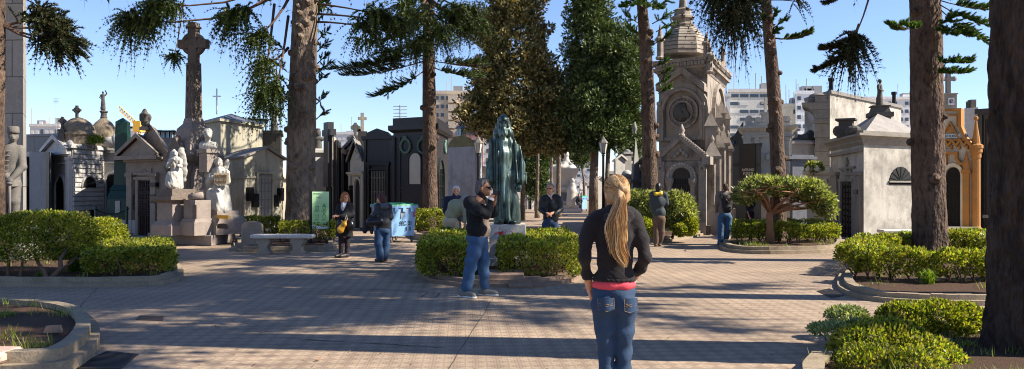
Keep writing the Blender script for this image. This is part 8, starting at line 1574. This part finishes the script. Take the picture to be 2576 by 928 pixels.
def backman(label,d,feet,hx,hy,face,jm,jname,hem,hips,legs,arms,sh,tm,tname,hm,shm,hairg=.014,k=1.0,hood=None,hh=None):
    p=Person(label,d,feet); J=p.J; B=SDF(.012); p.head(B,J(hx,hy),face,1.0*k); B.cone(J(hx,hy+9),J(hx,hy+19),.056,.063,.03).chain([J(hx,hy+25),J(hx,hips)],[.07,.07],.05).cone(J(*arms[0][0]),J(*arms[1][0]),.045,.045,.03); limbs(B,[([J(*q) for q in a],[.045,.04,.032]) for a in arms])
    p.build(B,SKIN,hh(J) if hh else ())
    S=SDF(.012); S.cone(J(sh[0]+5,sh[2]),J(sh[1]-5,sh[2]),.085,.085,.06); mid=(sh[0]+sh[1])/2; w=(sh[1]-sh[0])/F*d/2; S.ell(J(mid,sh[2]+18),(w*.92,.14,.22),0,.06).ell(J(mid,hem-14),(w*.88,.145,.2),0,.06); limbs(S,[([J(*q) for q in a],[.08,.07,.055]) for a in arms],.03); S.cone(J(hx,hy+17),J(hx,hy+11),.075,.068,.03); S.cut(J(mid,hem),(0,0,-1)); S.fold(.011,13,8,int(hx)); sdf_obj(S,jname,jm,p.t)
    S=SDF(.012); S.ell(J(mid,hips),(w*.78,.14,.14),0,.04); limbs(S,[([J(*q) for q in a],[.115,.088,.074]) for a in legs],.02); S.cut(J(mid,hips-7),(0,0,1)); S.fold(.008,14,11,int(hx)+1); sdf_obj(S,tname,tm,p.t)
    for a in legs: x,y=a[-1][:2]; dy=a[-1][2] if len(a[-1])>2 else 0; shoe(p,J(x,y+2,dy),J(x+face[0]*9,y+2,dy+face[1]*.14),shm)
    hairshell(p,hm,hairg,-.03,.03)
    if hood: S=SDF(.012); S.chain([J(*q) for q in hood[1]],hood[2],.03); sdf_obj(S,'hood',hood[0],p.t)
    return p
backman('man with yellow hood and dark jacket facing the chapel shrub',23.9,1657,1656,472,(.35,1),plain('grey_green_jacket','#333b3f',.8,0,.2,15,.1),'jacket',549,548,[[(1650,553),(1650,582),(1649,612,-.02)],[(1664,553),(1664,582),(1660,611,.06)]],[[(1641,492),(1638,515),(1645,535,.12)],[(1673,492),(1677,512,.02),(1670,524,.2)]],(1638,1677,489),plain('brown_trousers','#5d4a3d',.9),'trousers',plain('black_hair','#15110f',.5),plain('worn_shoe','#57473b',.7),hood=(plain('yellow_hood','#c9a92e',.7,0,.2,20,.1),[(1642,484,.0),(1648,488,-.1),(1660,487,-.1),(1664,483,.0)],[.035,.045,.045,.035]))
bp=backman('short-haired man with a backpack walking away near the chapel',24.5,1820,1824,472,(.05,1),plain('taupe_jacket','#6d645c',.85,0,.15,15,.1),'jacket',540,541,[[(1814,547),(1812,578),(1811,610)],[(1832,547),(1831,577,.05),(1829,604,.15)]],[[(1806,492),(1803,512),(1806,532,.14)],[(1841,492),(1845,512),(1840,528,.16)]],(1803,1844,488),denim('pale_jeans','#3d5a78'),'jeans',plain('cropped_hair','#3a2a20',.7),plain('blue_shoe','#27324d',.7),hairg=.006)
J=bp.J; t=thing('backpack','black and dark red rucksack worn by the short-haired man','backpack',J(1823,515,-.22)); S=SDF(.012); S.ell(J(1823,512,-.24),(.17,.12,.28),0,.03).ell(J(1823,524,-.32),(.13,.06,.13),0,.02).fold(.006,14,10,2); sdf_obj(S,'pack',plain('pack_black','#1a181b',.7,0,.3,14,.1),t); m=MB(); m.tube([J(1817,500,-.35),J(1823,507,-.37),J(1829,500,-.35)],.022,5); m.build('red_trim',plain('pack_red','#4f1b22',.7),t)
for x,e in ((1812,1811),(1835,1836)): m=MB(); m.tube([J(x,505,-.16),J(e,489,-.12),J(e+(1 if x<1820 else -1),486,.02)],.028,5); m.build('strap',plain('pack_strap','#141316',.8),t)
p10=backman('woman in black quilted jacket half hidden behind the flat-topped shrub',31,1886,1888,482,(.8,-.5),plain('black_quilt','#131318',.5,0,.2,15,.1),'jacket',532,533,[[(1882,537),(1882,560),(1882,583)],[(1890,537),(1890,560),(1890,583)]],[[(1877,497),(1876,515),(1882,545,-.1)],[(1894,497),(1896,515),(1888,530,-.15)]],(1874,1897,495),plain('black_leggings','#121218',.8),'trousers',plain('brown_hair','#3a2218',.5),plain('dark_shoe','#2a2428',.5),hairg=.02,hh=lambda J:[(J(1883,546,-.1),(.2,-.2,-1),(0,-1,0),1,.5,1)])
backman('distant figure in grey beside the small blue container',64,1456,1456,491,(.1,-1),plain('grey_coat','#3c3c42',.9),'jacket',515,515,[[(1454,518),(1454,525),(1454,531)],[(1459,518),(1459,525),(1459,531)]],[[(1450,498),(1449,506),(1452,513)],[(1462,498),(1463,506),(1461,513)]],(1449,1463,497),plain('dark_trousers','#20222c',.9),'trousers',plain('black_hair','#15110f',.5),plain('dark_shoe','#2a2428',.5))
# ------------------------------------------------------------- daylight and camera
w=bpy.data.worlds.new('World'); SC.world=w; w.use_nodes=True; nt=w.node_tree; bg=nt.nodes['Background']
sky=nt.nodes.new('ShaderNodeTexSky'); sky.sky_type='NISHITA'; sky.sun_disc=False
EL=R(40); sd=Vector((1,-.12,0)).normalized()
sky.sun_elevation=EL; sky.sun_rotation=math.atan2(sd.x,sd.y); sky.air_density=1.0; sky.altitude=300; sky.dust_density=.05; sky.ozone_density=3.5
tn=nt.nodes.new('ShaderNodeMix'); tn.data_type='RGBA'; tn.blend_type='MULTIPLY'; tn.inputs[0].default_value=1; tn.inputs[7].default_value=(.98,.97,1.12,1); nt.links.new(sky.outputs[0],tn.inputs[6]); nt.links.new(tn.outputs[2],bg.inputs['Color']); bg.inputs['Strength'].default_value=.08
l=bpy.data.lights.new('sun','SUN'); l.energy=5.0; l.angle=R(.5); l.color=(1,.91,.78)
lo=bpy.data.objects.new('sun',l); COL.objects.link(lo); lo.location=(40,-5,40)
dirv=Vector((-sd.x*math.cos(EL),-sd.y*math.cos(EL),-math.sin(EL))); lo.rotation_euler=dirv.to_track_quat('-Z','Y').to_euler()
cam=bpy.data.cameras.new('camera'); co=bpy.data.objects.new('camera',cam); COL.objects.link(co); co.location=(0,0,H); co.rotation_euler=(R(90),0,0)
cam.sensor_width=36; cam.lens=36*F/2575.0; cam.shift_y=(HY-464)/2575.0; cam.clip_end=3000; cam.clip_start=.1; SC.camera=co
SC.view_settings.view_transform='Standard'; SC.view_settings.look='None'; SC.view_settings.exposure=1.22; SC.view_settings.gamma=1
SC.cycles.max_bounces=6; SC.cycles.use_denoising=True; SC.cycles.denoising_prefilter='ACCURATE'; SC.cycles.filter_width=1.05
